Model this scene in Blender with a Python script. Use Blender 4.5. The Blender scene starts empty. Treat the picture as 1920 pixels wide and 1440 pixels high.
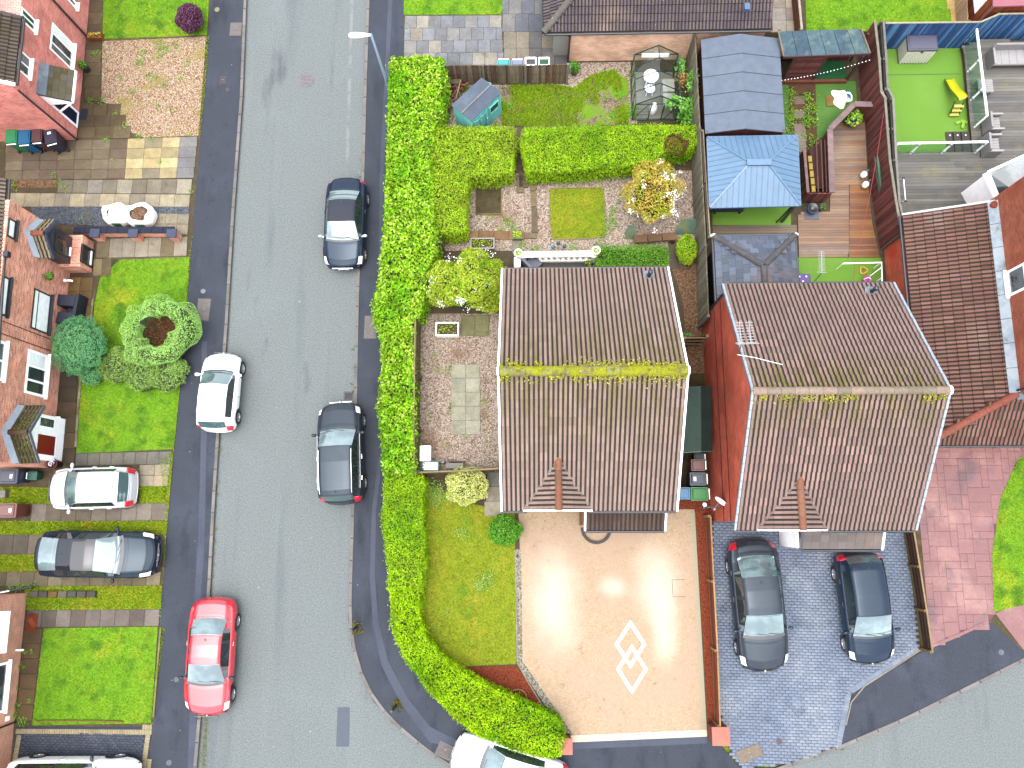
import bpy, math, random
import numpy as np
from mathutils import Vector, Matrix
from mathutils.geometry import tessellate_polygon
PI = math.pi
rd = random.Random(11)
npr = np.random.default_rng(5)
scene = bpy.context.scene
COL = scene.collection

# ---------------------------------------------------------------- camera
FOC, CAMH, NAD = 1450.0, 33.0, (1000.0, 980.0)
_d = np.array([(NAD[0]-960)/FOC, -(NAD[1]-720)/FOC, -1.0]); _d /= np.linalg.norm(_d)
_U = -_d
_ex = np.array([1.0, 0, 0]); _ex = _ex-_ex.dot(_U)*_U; _ex /= np.linalg.norm(_ex)
_ey = np.cross(_U, _ex)
RC = np.array([_ex, _ey, _U])                       # camera axes -> world axes
cam = bpy.data.cameras.new('camera'); cam.sensor_width = 36.0; cam.lens = FOC/1920*36.0
cam.clip_start = 0.5; cam.clip_end = 2000
camo = bpy.data.objects.new('camera', cam); COL.objects.link(camo)
_m = Matrix([list(r) for r in RC]).to_4x4(); _m.translation = (0, 0, CAMH); camo.matrix_world = _m
scene.camera = camo

# ---------------------------------------------------------------- sky, sun, exposure
SUN_EL, SUN_AZ = math.radians(80), math.radians(215)
world = bpy.data.worlds.new('World'); scene.world = world; world.use_nodes = True
wn, wl = world.node_tree.nodes, world.node_tree.links
for n in list(wn): wn.remove(n)
sky = wn.new('ShaderNodeTexSky'); sky.sky_type = 'NISHITA'; sky.sun_disc = False
sky.sun_elevation = SUN_EL; sky.sun_rotation = SUN_AZ; sky.air_density = 1.0; sky.dust_density = 3.0; sky.ozone_density = 1.0
hs = wn.new('ShaderNodeHueSaturation'); hs.inputs['Saturation'].default_value = 0.30
bg = wn.new('ShaderNodeBackground'); bg.inputs['Strength'].default_value = 0.15
wo = wn.new('ShaderNodeOutputWorld')
wl.new(sky.outputs[0], hs.inputs['Color']); wl.new(hs.outputs[0], bg.inputs['Color']); wl.new(bg.outputs[0], wo.inputs['Surface'])
sun = bpy.data.lights.new('sun', 'SUN'); sun.energy = 0.8; sun.angle = math.radians(75); sun.color = (1.0, 0.96, 0.9)
suno = bpy.data.objects.new('sun', sun); COL.objects.link(suno)
suno.rotation_euler = Vector((-math.sin(SUN_AZ)*math.cos(SUN_EL), -math.cos(SUN_AZ)*math.cos(SUN_EL), -math.sin(SUN_EL))).to_track_quat('-Z', 'Y').to_euler()
suno.location = (0, 0, 60)
scene.view_settings.view_transform = 'Standard'; scene.view_settings.look = 'None'
scene.view_settings.gamma = 1.0; scene.view_settings.use_curve_mapping = False
scene.view_settings.exposure = 2.32
scene.cycles.max_bounces = 6; scene.cycles.diffuse_bounces = 3; scene.cycles.glossy_bounces = 2
scene.cycles.transmission_bounces = 4; scene.cycles.transparent_max_bounces = 8
scene.cycles.caustics_reflective = False; scene.cycles.caustics_refractive = False

# ---------------------------------------------------------------- photograph pixels -> places
G = 0.12                                            # level of the gardens
def ray(px, py):
    return RC @ np.array([(px-960)/FOC, -(py-720)/FOC, -1.0])
def P(px, py, z=G):
    r = ray(px, py); t = (CAMH-z)/-r[2]
    return Vector((r[0]*t, r[1]*t, z))
def PP(px, py, o, n):
    r = Vector(ray(px, py)); c = Vector((0, 0, CAMH)); n = Vector(n)
    return c+r*((Vector(o)-c).dot(n)/r.dot(n))
def Ps(pts, z=G): return [P(x, y, z) for x, y in pts]
def lin(c):
    c = c/255.0
    return c/12.92 if c <= 0.04045 else ((c+0.055)/1.055)**2.4
KX = 4.7
def C(r, g, b, k=1.0): return (lin(r)/KX*k, lin(g)/KX*k, lin(b)/KX*k)

# ---------------------------------------------------------------- materials
class NB:
    def __init__(s, name):
        s.m = bpy.data.materials.new(name); s.m.use_nodes = True
        s.n, s.l = s.m.node_tree.nodes, s.m.node_tree.links
        s.b = s.n.get('Principled BSDF'); s.out = s.n.get('Material Output')
        s._pos = None
    def new(s, t, **kw):
        n = s.n.new(t)
        for k, v in kw.items(): setattr(n, k, v)
        return n
    def pos(s):
        if s._pos is None: s._pos = s.new('ShaderNodeNewGeometry').outputs['Position']
        return s._pos
    def put(s, sock, v):
        if isinstance(v, bpy.types.NodeSocket): s.l.new(v, sock)
        else: sock.default_value = (*v, 1.0) if isinstance(v, tuple) and len(v) == 3 and sock.type == 'RGBA' else v
    def mix(s, f, a, b, blend='MIX'):
        n = s.new('ShaderNodeMix', data_type='RGBA', blend_type=blend)
        s.put(n.inputs[0], f); s.put(n.inputs[6], a); s.put(n.inputs[7], b)
        return n.outputs[2]
    def math(s, op, a, b=0.0, c=None):
        n = s.new('ShaderNodeMath', operation=op); s.put(n.inputs[0], a); s.put(n.inputs[1], b)
        if c is not None: s.put(n.inputs[2], c)
        return n.outputs[0]
    def rng(s, v, lo, hi, a=0.0, b=1.0):
        n = s.new('ShaderNodeMapRange', interpolation_type='SMOOTHSTEP')
        s.put(n.inputs[0], v); n.inputs[1].default_value = lo; n.inputs[2].default_value = hi
        n.inputs[3].default_value = a; n.inputs[4].default_value = b
        return n.outputs[0]
    def coord(s, vs=None, co=None):
        co = co or s.pos()
        if vs is None: return co
        n = s.new('ShaderNodeMapping'); s.l.new(co, n.inputs[0]); n.inputs['Scale'].default_value = vs
        return n.outputs[0]
    def noise(s, scale, detail=4.0, vs=None, co=None, rough=0.6):
        n = s.new('ShaderNodeTexNoise'); s.l.new(s.coord(vs, co), n.inputs['Vector'])
        n.inputs['Scale'].default_value = scale; n.inputs['Detail'].default_value = detail; n.inputs['Roughness'].default_value = rough
        return n.outputs['Fac']
    def rand(s):
        o = s.new('ShaderNodeObjectInfo').outputs['Random']
        g = s.new('ShaderNodeNewGeometry').outputs['Random Per Island']
        return s.math('FRACT', s.math('ADD', o, g))

def mk(name, base, rough=0.85, layers=(), bump=None, var=0.0, spec=0.3, metal=0.0, coat=0.0, uv=False, pre=None):
    """base: a colour, or 'obj' for each object's own colour. layers: ('n', scale, colour, lo, hi[, stretch]) noise patches,
    ('m', scale, amount[, stretch]) brightness grain, ('v', scale, colour, radius) scattered dots."""
    b = NB(name); co = None
    if uv: co = b.new('ShaderNodeUVMap').outputs[0]
    col = b.new('ShaderNodeObjectInfo').outputs['Color'] if base == 'obj' else base
    if pre: col = pre(b, col)
    for L in layers:
        vs = None
        if L[0] == 'n':
            vs = L[5] if len(L) > 5 else None
            col = b.mix(b.rng(b.noise(L[1], 5, vs, co), L[3], L[4]), col, L[2])
        elif L[0] == 'm':
            vs = L[3] if len(L) > 3 else None
            f = b.rng(b.noise(L[1], 3, vs, co), 0.3, 0.7, 1-L[2], 1+L[2])
            h = b.new('ShaderNodeHueSaturation'); b.put(h.inputs['Color'], col); b.put(h.inputs['Value'], f); col = h.outputs[0]
        elif L[0] == 'v':
            v = b.new('ShaderNodeTexVoronoi'); b.l.new(b.coord(None, co), v.inputs['Vector']); v.inputs['Scale'].default_value = L[1]
            v.inputs['Randomness'].default_value = 1.0
            sep = b.new('ShaderNodeSeparateColor'); b.l.new(v.outputs['Color'], sep.inputs[0])
            keep = b.math('GREATER_THAN', sep.outputs[0], L[4] if len(L) > 4 else 0.6)
            dot = b.rng(v.outputs['Distance'], L[3]*0.6, L[3], 1, 0)
            col = b.mix(b.math('MULTIPLY', keep, dot), col, L[2])
    if var:
        h = b.new('ShaderNodeHueSaturation'); b.put(h.inputs['Color'], col)
        b.put(h.inputs['Value'], b.math('MULTIPLY_ADD', b.rand(), 2*var, 1-var)); col = h.outputs[0]
    b.put(b.b.inputs['Base Color'], col)
    b.b.inputs['Roughness'].default_value = rough; b.b.inputs['Specular IOR Level'].default_value = spec
    b.b.inputs['Metallic'].default_value = metal; b.b.inputs['Coat Weight'].default_value = coat
    b.b.inputs['Coat Roughness'].default_value = 0.06
    if bump:
        n = b.new('ShaderNodeBump'); n.inputs['Strength'].default_value = bump[1]; n.inputs['Distance'].default_value = bump[2]
        b.l.new(b.noise(bump[0], 4, bump[3] if len(bump) > 3 else None, co), n.inputs['Height']); b.l.new(n.outputs[0], b.b.inputs['Normal'])
    return b.m

def mk_brick(name, c1, c2, mortar, bw=0.225, bh=0.075, ms=0.011, rough=0.9, layers=()):
    b = NB(name); uv = b.new('ShaderNodeUVMap').outputs[0]
    t = b.new('ShaderNodeTexBrick'); b.l.new(uv, t.inputs['Vector'])
    t.inputs['Scale'].default_value = 1.0; t.inputs['Brick Width'].default_value = bw; t.inputs['Row Height'].default_value = bh
    t.inputs['Mortar Size'].default_value = ms; t.inputs['Mortar Smooth'].default_value = 0.2; t.inputs['Bias'].default_value = -0.1
    b.put(t.inputs['Color1'], c1); b.put(t.inputs['Color2'], c2); b.put(t.inputs['Mortar'], mortar)
    f = b.rng(b.noise(1.3, 4), 0.35, 0.7, 0.8, 1.15)
    h = b.new('ShaderNodeHueSaturation'); b.l.new(t.outputs['Color'], h.inputs['Color']); b.l.new(f, h.inputs['Value'])
    col = h.outputs[0]
    for L in layers: col = b.mix(b.rng(b.noise(L[1], 5, L[5] if len(L) > 5 else None), L[3], L[4]), col, L[2])
    b.put(b.b.inputs['Base Color'], col); b.b.inputs['Roughness'].default_value = rough; b.b.inputs['Specular IOR Level'].default_value = 0.2
    n = b.new('ShaderNodeBump'); n.inputs['Strength'].default_value = 0.5; n.inputs['Distance'].default_value = 0.01; n.invert = True
    b.l.new(t.outputs['Fac'], n.inputs['Height']); b.l.new(n.outputs[0], b.b.inputs['Normal'])
    return b.m

LK = 2.25
def mk_leaf(name, cols, patch=None, rough=0.7, trans=0.35, deep=False):
    """leaf by leaf colour between the given ones; patch: (scale, colour, lo, hi)"""
    b = NB(name)
    r = b.new('ShaderNodeNewGeometry').outputs['Random Per Island']
    cr = b.new('ShaderNodeValToRGB'); e = cr.color_ramp.elements
    while len(e) < len(cols): e.new(0.5)
    for i, c in enumerate(cols):
        e[i].position = i/(len(cols)-1); e[i].color = (*[min(.75, v*LK) for v in c], 1)
    b.l.new(r, cr.inputs[0]); col = cr.outputs[0]
    if patch: col = b.mix(b.rng(b.noise(patch[0], 3), patch[2], patch[3], 0.0, 0.75), col, tuple(v*LK for v in patch[1]))
    if deep:
        h = b.new('ShaderNodeHueSaturation'); b.put(h.inputs['Color'], col); b.put(h.inputs['Value'], b.rng(b.noise(2.2, 4), 0.34, 0.62, 0.66, 1.0)); col = h.outputs[0]
    b.put(b.b.inputs['Base Color'], col); b.b.inputs['Roughness'].default_value = rough; b.b.inputs['Specular IOR Level'].default_value = 0.08
    tr = b.new('ShaderNodeBsdfTranslucent'); b.put(tr.inputs[0], col)
    ms = b.new('ShaderNodeMixShader'); ms.inputs[0].default_value = trans
    b.l.new(b.b.outputs[0], ms.inputs[1]); b.l.new(tr.outputs[0], ms.inputs[2]); b.l.new(ms.outputs[0], b.out.inputs['Surface'])
    return b.m

def mk_glass(name, tint, refl=0.06):
    b = NB(name)
    t = b.new('ShaderNodeBsdfTransparent'); t.inputs[0].default_value = (*tint, 1)
    g = b.new('ShaderNodeBsdfGlossy'); g.inputs[0].default_value = (1, 1, 1, 1); g.inputs['Roughness'].default_value = 0.02
    lw = b.new('ShaderNodeLayerWeight')
    f = b.math('MULTIPLY_ADD', b.math('POWER', lw.outputs['Facing'], 4.0), 0.5, refl)
    ms = b.new('ShaderNodeMixShader'); b.l.new(f, ms.inputs[0]); b.l.new(t.outputs[0], ms.inputs[1]); b.l.new(g.outputs[0], ms.inputs[2])
    b.l.new(ms.outputs[0], b.out.inputs['Surface'])
    return b.m

# ---------------------------------------------------------------- objects
def Wm(o):
    m = Matrix.Identity(4)
    while o is not None:
        m = o.matrix_basis @ m; o = o.parent
    return m
def link(name, data, parent=None):
    o = bpy.data.objects.new(name, data); COL.objects.link(o)
    if parent is not None: o.parent = parent
    return o
def tag(o, label, cat, group=None):
    o['label'] = label; o['category'] = cat
    if group: o['group'] = group
    return o
def kind(o, k): o['kind'] = k; return o
def thing(name, label, cat, loc=(0, 0, 0), rz=0.0, group=None, rx=0.0):
    o = link(name, None); o.location = loc; o.rotation_euler = (rx, 0, rz); o.empty_display_size = 0.2
    return tag(o, label, cat, group)
def struct_empty(name, loc=(0, 0, 0)):
    o = link(name, None); o.location = loc; o['kind'] = 'structure'; return o

class MB:
    def __init__(s): s.v, s.f, s.mi, s.sm = [], [], [], []
    def poly(s, pts, m=0, sm=False):
        n = len(s.v); s.v += [Vector(p) for p in pts]; s.f.append(tuple(range(n, n+len(pts)))); s.mi.append(m); s.sm.append(sm); return s
    def ngon(s, pts, m=0):
        """a flat outline of any shape, facing up"""
        n = len(s.v); pts = [Vector(p) for p in pts]; s.v += pts
        ar = sum(pts[i-1].x*pts[i].y-pts[i].x*pts[i-1].y for i in range(len(pts)))
        for t in tessellate_polygon([[Vector((p.x, p.y, 0)) for p in pts]]):
            a, b, c = [pts[i] for i in t]
            if (b-a).cross(c-a).z < 0: t = (t[0], t[2], t[1])
            s.f.append(tuple(n+i for i in t)); s.mi.append(m); s.sm.append(False)
        return s
    def grid(s, rows, m=0, sm=True, closed=False, flip=False):
        n = len(s.v); nc = len(rows[0])
        for r in rows: s.v += [Vector(p) for p in r]
        for i in range(len(rows)-1):
            for j in range(nc if closed else nc-1):
                k = (j+1) % nc
                q = (n+i*nc+j, n+i*nc+k, n+(i+1)*nc+k, n+(i+1)*nc+j)
                s.f.append(q[::-1] if flip else q); s.mi.append(m); s.sm.append(sm)
        return s
    def hexa(s, b, t, m=0):
        """b, t: four bottom and four top corners, anticlockwise from above"""
        n = len(s.v); s.v += [Vector(p) for p in b]+[Vector(p) for p in t]
        for q in ((3, 2, 1, 0), (4, 5, 6, 7), (0, 1, 5, 4), (1, 2, 6, 5), (2, 3, 7, 6), (3, 0, 4, 7)):
            s.f.append(tuple(n+i for i in q)); s.mi.append(m); s.sm.append(False)
        return s
    def box(s, c, d, rz=0.0, m=0, taper=1.0):
        c = Vector(c); hx, hy, hz = d[0]/2, d[1]/2, d[2]/2; R = Matrix.Rotation(rz, 3, 'Z')
        b = [c+R @ Vector((x*hx*taper, y*hy*taper, -hz)) for x, y in ((-1, -1), (1, -1), (1, 1), (-1, 1))]
        t = [c+R @ Vector((x*hx, y*hy, hz)) for x, y in ((-1, -1), (1, -1), (1, 1), (-1, 1))]
        return s.hexa(b, t, m)
    def bar(s, a, b, w, h, m=0, up=(0, 0, 1)):
        """a beam from a to b, w wide (level), h deep, centred on the line"""
        a, b = Vector(a), Vector(b); d = (b-a).normalized(); up = Vector(up)
        x = d.cross(up)
        if x.length < 1e-4: x = d.cross(Vector((1, 0, 0)))
        x.normalize(); y = x.cross(d)
        c = [(-1, -1), (1, -1), (1, 1), (-1, 1)]
        A = [a+x*(w/2*i)+y*(h/2*j) for i, j in c]; B = [b+x*(w/2*i)+y*(h/2*j) for i, j in c]
        return s.hexa(A, B, m)
    def prism(s, pts, z0, z1, m=0, ms=None):
        pts = [Vector((p[0], p[1], 0)) for p in pts]
        if sum(pts[i-1].x*pts[i].y-pts[i].x*pts[i-1].y for i in range(len(pts))) < 0: pts = pts[::-1]
        s.ngon([(p.x, p.y, z1) for p in pts], m)
        for i in range(len(pts)):
            a, b = pts[i-1], pts[i]
            s.poly([(a.x, a.y, z0), (b.x, b.y, z0), (b.x, b.y, z1), (a.x, a.y, z1)], m if ms is None else ms)
        return s
    def tube(s, pts, r, n=8, m=0, cap=True, sm=True):
        pts = [Vector(p) for p in pts]; rows = []
        rr = r if isinstance(r, (list, tuple)) else [r]*len(pts)
        for i, p in enumerate(pts):
            d = (pts[min(i+1, len(pts)-1)]-pts[max(i-1, 0)]).normalized()
            x = d.cross(Vector((0, 0, 1)))
            if x.length < 1e-3: x = Vector((1, 0, 0))
            x.normalize(); y = d.cross(x)
            rows.append([p+(x*math.cos(2*PI*k/n)+y*math.sin(2*PI*k/n))*rr[i] for k in range(n)])
        s.grid(rows, m, sm, True)
        if cap: s.poly(rows[0][::-1], m); s.poly(rows[-1], m)
        return s
    def lathe(s, prof, c=(0, 0, 0), n=20, m=0, axis='Z', sm=True):
        c = Vector(c); rows = []
        for r, z in prof:
            ring = []
            for k in range(n):
                a = 2*PI*k/n; x, y = r*math.cos(a), r*math.sin(a)
                ring.append(c+(Vector((x, y, z)) if axis == 'Z' else Vector((x, z, y)) if axis == 'Y' else Vector((z, x, y))))
            rows.append(ring)
        return s.grid(rows, m, sm, True, flip=(axis == 'Y'))
    def ball(s, c, r, m=0, n=12, k=8, sz=1.0):
        return s.lathe([(max(1e-4, r*math.sin(PI*i/k)), -r*sz*math.cos(PI*i/k)) for i in range(k+1)], c, n, m)
    def build(s, name, mats, parent=None, world=True, uv=True):
        me = bpy.data.meshes.new(name)
        if world and parent is not None:
            im = Wm(parent).inverted(); vs = [im @ v for v in s.v]
        else: vs = s.v
        me.from_pydata([tuple(v) for v in vs], [], s.f)
        for m in (mats if isinstance(mats, (list, tuple)) else [mats]): me.materials.append(m)
        me.polygons.foreach_set('material_index', s.mi); me.polygons.foreach_set('use_smooth', s.sm)
        if uv and len(s.f) < 60000:
            ul = me.uv_layers.new(name='UVMap'); dat = np.zeros(len(me.loops)*2)
            k = 0
            for f in s.f:
                p = [s.v[i] for i in f]; nn = Vector((0, 0, 0))
                for i in range(len(p)): nn += p[i-1].cross(p[i])
                if nn.length > 1e-12: nn.normalize()
                if abs(nn.z) < 0.75:
                    h = Vector((-nn.y, nn.x, 0)).normalized()
                    for q in p: dat[k] = q.dot(h); dat[k+1] = q.z; k += 2
                else:
                    for q in p: dat[k] = q.x; dat[k+1] = q.y; k += 2
            ul.data.foreach_set('uv', dat)
        me.update()
        return link(name, me, parent)

_ub = {}
def ubox(mat, bev=False):
    key = (mat.name, bev)
    if key not in _ub:
        b = MB()
        if bev:
            e = 0.46
            b.hexa([(x*.5, y*.5, -.5) for x, y in ((-1, -1), (1, -1), (1, 1), (-1, 1))], [(x*.5, y*.5, .3) for x, y in ((-1, -1), (1, -1), (1, 1), (-1, 1))])
            b.f.pop(1); b.mi.pop(1); b.sm.pop(1)
            t = [(x*.5, y*.5, .3) for x, y in ((-1, -1), (1, -1), (1, 1), (-1, 1))]; u = [(x*e, y*e, .5) for x, y in ((-1, -1), (1, -1), (1, 1), (-1, 1))]
            for i in range(4): b.poly([t[i], t[(i+1) % 4], u[(i+1) % 4], u[i]])
            b.poly(u)
        else: b.box((0, 0, 0), (1, 1, 1))
        o = b.build('piece', mat); me = o.data; bpy.data.objects.remove(o); _ub[key] = me
    return _ub[key]
def piece(name, parent, mat, c, d, rz=0.0, col=None, bev=False, M=None):
    """a box of the shared unit mesh, placed in the world under its parent"""
    o = link(name, ubox(mat, bev), parent)
    m = Matrix.Translation(c) @ (M.to_4x4() if M is not None else Matrix.Rotation(rz, 4, 'Z')) @ Matrix.Diagonal((*d, 1))
    if parent is not None: m = Wm(parent).inverted() @ m
    o.matrix_basis = m
    if col: o.color = (*col, 1)
    return o
def beam(name, parent, mat, a, b, w, h, col=None, up=(0, 0, 1)):
    a, b = Vector(a), Vector(b); d = (b-a); L = d.length; d.normalize(); x = Vector(up).cross(d)
    if x.length < 1e-4: x = Vector((1, 0, 0)).cross(d)
    x.normalize(); z = d.cross(x)
    M = Matrix((d, x, z)).transposed()
    return piece(name, parent, mat, (a+b)/2, (L, w, h), M=M, col=col)

def raw_mesh(name, verts, faces, mat, parent=None, smooth=False):
    """verts (n,3), faces (m,k) numpy arrays, in the world"""
    me = bpy.data.meshes.new(name); n, (m, k) = len(verts), faces.shape
    if parent is not None:
        im = np.array(Wm(parent).inverted()); verts = verts @ im[:3, :3].T+im[:3, 3]
    me.vertices.add(n); me.vertices.foreach_set('co', verts.astype(np.float32).ravel())
    me.loops.add(m*k); me.loops.foreach_set('vertex_index', faces.astype(np.int32).ravel())
    me.polygons.add(m); me.polygons.foreach_set('loop_start', np.arange(0, m*k, k, dtype=np.int32))
    me.update(calc_edges=True); me.materials.append(mat)
    if smooth: me.polygons.foreach_set('use_smooth', np.ones(m, dtype=bool))
    return link(name, me, parent)

# ---------------------------------------------------------------- plants
def unit(a): return a/np.maximum(np.linalg.norm(a, axis=1, keepdims=True), 1e-9)
def leaves(name, c, nrm, size, mat, parent=None, asp=0.55, jit=0.7, fold=0.25, up=None):
    """one folded four-point leaf at each of the places c, facing roughly along nrm"""
    n = len(c); N = unit(nrm+jit*npr.normal(size=(n, 3)))
    t = npr.normal(size=(n, 3)) if up is None else up+0.5*npr.normal(size=(n, 3))
    D = unit(t-(t*N).sum(1, keepdims=True)*N); S = np.cross(N, D)
    sz = size*npr.uniform(0.6, 1.3, (n, 1)); w = sz*asp*0.5
    v = np.empty((n, 4, 3))
    v[:, 0] = c-D*sz*0.5; v[:, 1] = c+S*w+N*w*fold; v[:, 2] = c+D*sz*0.5-N*sz*0.08; v[:, 3] = c-S*w+N*w*fold
    i = np.arange(n)[:, None]*4
    f = np.concatenate([i+np.array([[0, 1, 2]]), i+np.array([[0, 2, 3]])])
    return raw_mesh(name, v.reshape(-1, 3), f, mat, parent)
def in_poly(pts, poly):
    x, y = pts[:, 0], pts[:, 1]; r = np.zeros(len(pts), bool); q = np.array([(p[0], p[1]) for p in poly])
    for i in range(len(q)):
        x0, y0 = q[i-1]; x1, y1 = q[i]
        if y0 == y1: continue
        r ^= ((y0 > y) != (y1 > y)) & (x < (x1-x0)*(y-y0)/(y1-y0)+x0)
    return r
def scatter(poly, dens):
    q = np.array([(p[0], p[1]) for p in poly]); lo, hi = q.min(0), q.max(0)
    n = int((hi-lo).prod()*dens); p = npr.uniform(lo, hi, (n, 2))
    return p[in_poly(p, poly)]
def wob(p, seed, sc=1.0):
    r = np.random.default_rng(seed); o = np.zeros(len(p))
    for i in range(7):
        k = r.normal(size=p.shape[1])*sc*(0.6+0.5*i); o += np.sin(p @ k+r.uniform(0, 6.28))/(1+0.5*i)
    return o/3.0
def edge_points(poly, dens, z0, z1):
    q = [Vector((p[0], p[1], 0)) for p in poly]
    if sum(q[i-1].x*q[i].y-q[i].x*q[i-1].y for i in range(len(q))) < 0: q = q[::-1]
    C_, N_ = [], []
    for i in range(len(q)):
        a, b = q[i-1], q[i]; L = (b-a).length; n = int(L*(z1-z0)*dens)
        if n == 0: continue
        t = npr.uniform(0, 1, n); z = npr.uniform(z0, z1, n)
        C_.append(np.stack([a.x+(b.x-a.x)*t, a.y+(b.y-a.y)*t, z], 1)); d = (b-a).normalized()
        N_.append(np.tile([d.y, -d.x, 0.25], (n, 1)))
    return np.concatenate(C_), np.concatenate(N_)
def inset(poly, d):
    q = [Vector((p[0], p[1], 0)) for p in poly]
    if sum(q[i-1].x*q[i].y-q[i].x*q[i-1].y for i in range(len(q))) < 0: q = q[::-1]
    out = []
    for i in range(len(q)):
        a, b, c = q[i-1], q[i], q[(i+1) % len(q)]
        u, w = (b-a).normalized(), (c-b).normalized(); n = Vector((-u.y-w.y, u.x+w.x, 0))
        out.append(b+n.normalized()*d if n.length > 1e-6 else b)
    return out
def hedge(name, label, px, zt, mat, core, size=0.10, dens=260, asp=0.55, group=None, seed=1, rough=0.10, jit=0.75, up=None, z0=G):
    poly = Ps(px, zt); c0 = sum(poly, Vector())/len(poly)
    t = thing(name, label, 'hedge', (c0.x, c0.y, z0), group=group)
    top = scatter(poly, dens*1.5); h = wob(top, seed, 1.6)*rough+wob(top, seed+9, 6.0)*rough*0.6
    ct = np.column_stack([top, zt+h-np.abs(npr.normal(0, 0.10, len(top)))]); nt = np.tile([0, 0, 1.0], (len(ct), 1))
    ce, ne = edge_points(poly, dens*0.9, z0+0.05, zt)
    ce[:, :2] += ne[:, :2]*(wob(ce, seed+3, 2.0)*rough+npr.normal(0, 0.05, len(ce)))[:, None]
    leaves('foliage', np.concatenate([ct, ce]), np.concatenate([nt, ne]), size, mat, t, asp, jit)
    MB().prism(inset(poly, 0.10), z0-0.02, zt-0.30).build('branches', core, t)
    return t
def dome(n, lo=-0.25, seed=3, lumps=26, amp=0.22, sig=0.30, thick=0.22):
    """places and facings over a lumpy round crown of radius one"""
    r = np.random.default_rng(seed); d = unit(r.normal(size=(n*2, 3))); d = d[d[:, 2] > lo][:n]
    L = unit(r.normal(size=(lumps, 3))); L[:, 2] = np.abs(L[:, 2]); q = ((d[:, None, :]-L[None])**2).sum(2)
    b = np.exp(-q/(2*sig*sig)).max(1)
    rad = (1-amp)+amp*b-np.abs(r.normal(0, thick*0.35, len(d)))
    near = L[q.argmin(1)]
    return d*rad[:, None], unit(d+0.55*(d-near)), b
def shrub(name, label, cat, px, rx, ry, h, mat, core, n=5000, size=0.09, asp=0.5, zc=0.45, seed=3, amp=0.22, sig=0.3, jit=0.6,
          flowers=None, stem=True, lo=-0.25, z0=G, group=None, ctr=None, lumps=26):
    """px: where the middle of the crown stands in the photograph; rx, ry in metres"""
    zm = z0+h*zc; c = P(px[0], px[1], zm) if ctr is None else Vector(ctr)
    t = thing(name, label, cat, (c.x, c.y, z0), group=group)
    d, nn, b = dome(n, lo, seed, lumps, amp, sig)
    sc = np.array([rx, ry, h*(1-zc)]); scl = np.array([rx, ry, h*zc]); k = np.where(d[:, 2:3] > 0, sc, scl)
    leaves('foliage', np.array([c.x, c.y, zm])+d*k, nn, size, mat, t, asp, jit)
    m = MB(); m.ball((c.x, c.y, zm), 1.0, n=18, k=10)
    ce = Vector((c.x, c.y, zm)); f = 0.80-amp*0.5
    m.v = [ce+Vector(((v.x-c.x)*rx*f, (v.y-c.y)*ry*f, (v.z-zm)*(h*(1-zc) if v.z > zm else h*zc)*f)) for v in m.v]
    m.sm = [True]*len(m.f); m.build('branches', core, t)
    if stem:
        s = MB()
        for i in range(4):
            a = i*1.6+seed; s.tube([(c.x+0.08*math.cos(a), c.y+0.08*math.sin(a), z0-0.05), (c.x+rx*0.3*math.cos(a), c.y+ry*0.3*math.sin(a), zm)], [0.035, 0.02], 6)
        s.build('stem', M_['bark'], t)
    if flowers:
        nf, fm, fs = flowers; d2, n2, _ = dome(nf*2, 0.0, seed+50, lumps, amp, sig, 0.02)
        cl = d2[npr.integers(0, len(d2), max(4, nf//14))]; pick = cl[npr.integers(0, len(cl), nf)]+npr.normal(0, 0.045, (nf, 3))
        k = np.where(pick[:, 2:3] > 0, sc, scl)
        leaves('blossom', np.array([c.x, c.y, zm])+pick*k*1.03, unit(pick+np.array([0, 0, .6])), fs, fm, t, 0.9, 0.5)
    return t
def turf(name, poly, dens, h, mat, z, w=0.022):
    """short separate blades; one object"""
    p = scatter(poly, dens); n = len(p)
    if n == 0: return None
    a = npr.uniform(0, 2*PI, n); l = npr.uniform(0.2, 0.9, n); hh = h*npr.uniform(0.5, 1.3, n)
    b = np.column_stack([p, np.full(n, z)]); s = np.column_stack([np.cos(a), np.sin(a), np.zeros(n)])*w*0.5
    o = np.column_stack([-np.sin(a)*l, np.cos(a)*l, np.ones(n)])*hh[:, None]
    v = np.stack([b-s, b+s, b+o], 1); f = np.arange(n*3).reshape(n, 3)
    return kind(raw_mesh(name, v.reshape(-1, 3), f, mat), 'stuff')
def weeds(name, spots, mat, z=G, size=0.09, n=26):
    """low leafy weeds at (px, py, radius m)"""
    cs = []
    for x, y, r in spots:
        c = P(x, y, z); k = int(n*max(1, (r/0.12)**1.6)); q = npr.normal(0, r*0.5, (k, 2))
        cs.append(np.column_stack([q+np.array([c.x, c.y]), z+0.02+npr.uniform(0, 0.10, k)*np.exp(-(q**2).sum(1)/(r*r))]))
    c = np.concatenate(cs)
    return kind(leaves(name, c, np.tile([0, 0, 1.0], (len(c), 1)), size, mat, None, 0.45, 0.8), 'stuff')
def sheet(name, px, z, mat, k='structure', parent=None, pts=None):
    o = MB().ngon(pts or Ps(px, z)).build(name, mat, parent)
    if parent is None and k: o['kind'] = k
    return o
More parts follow.
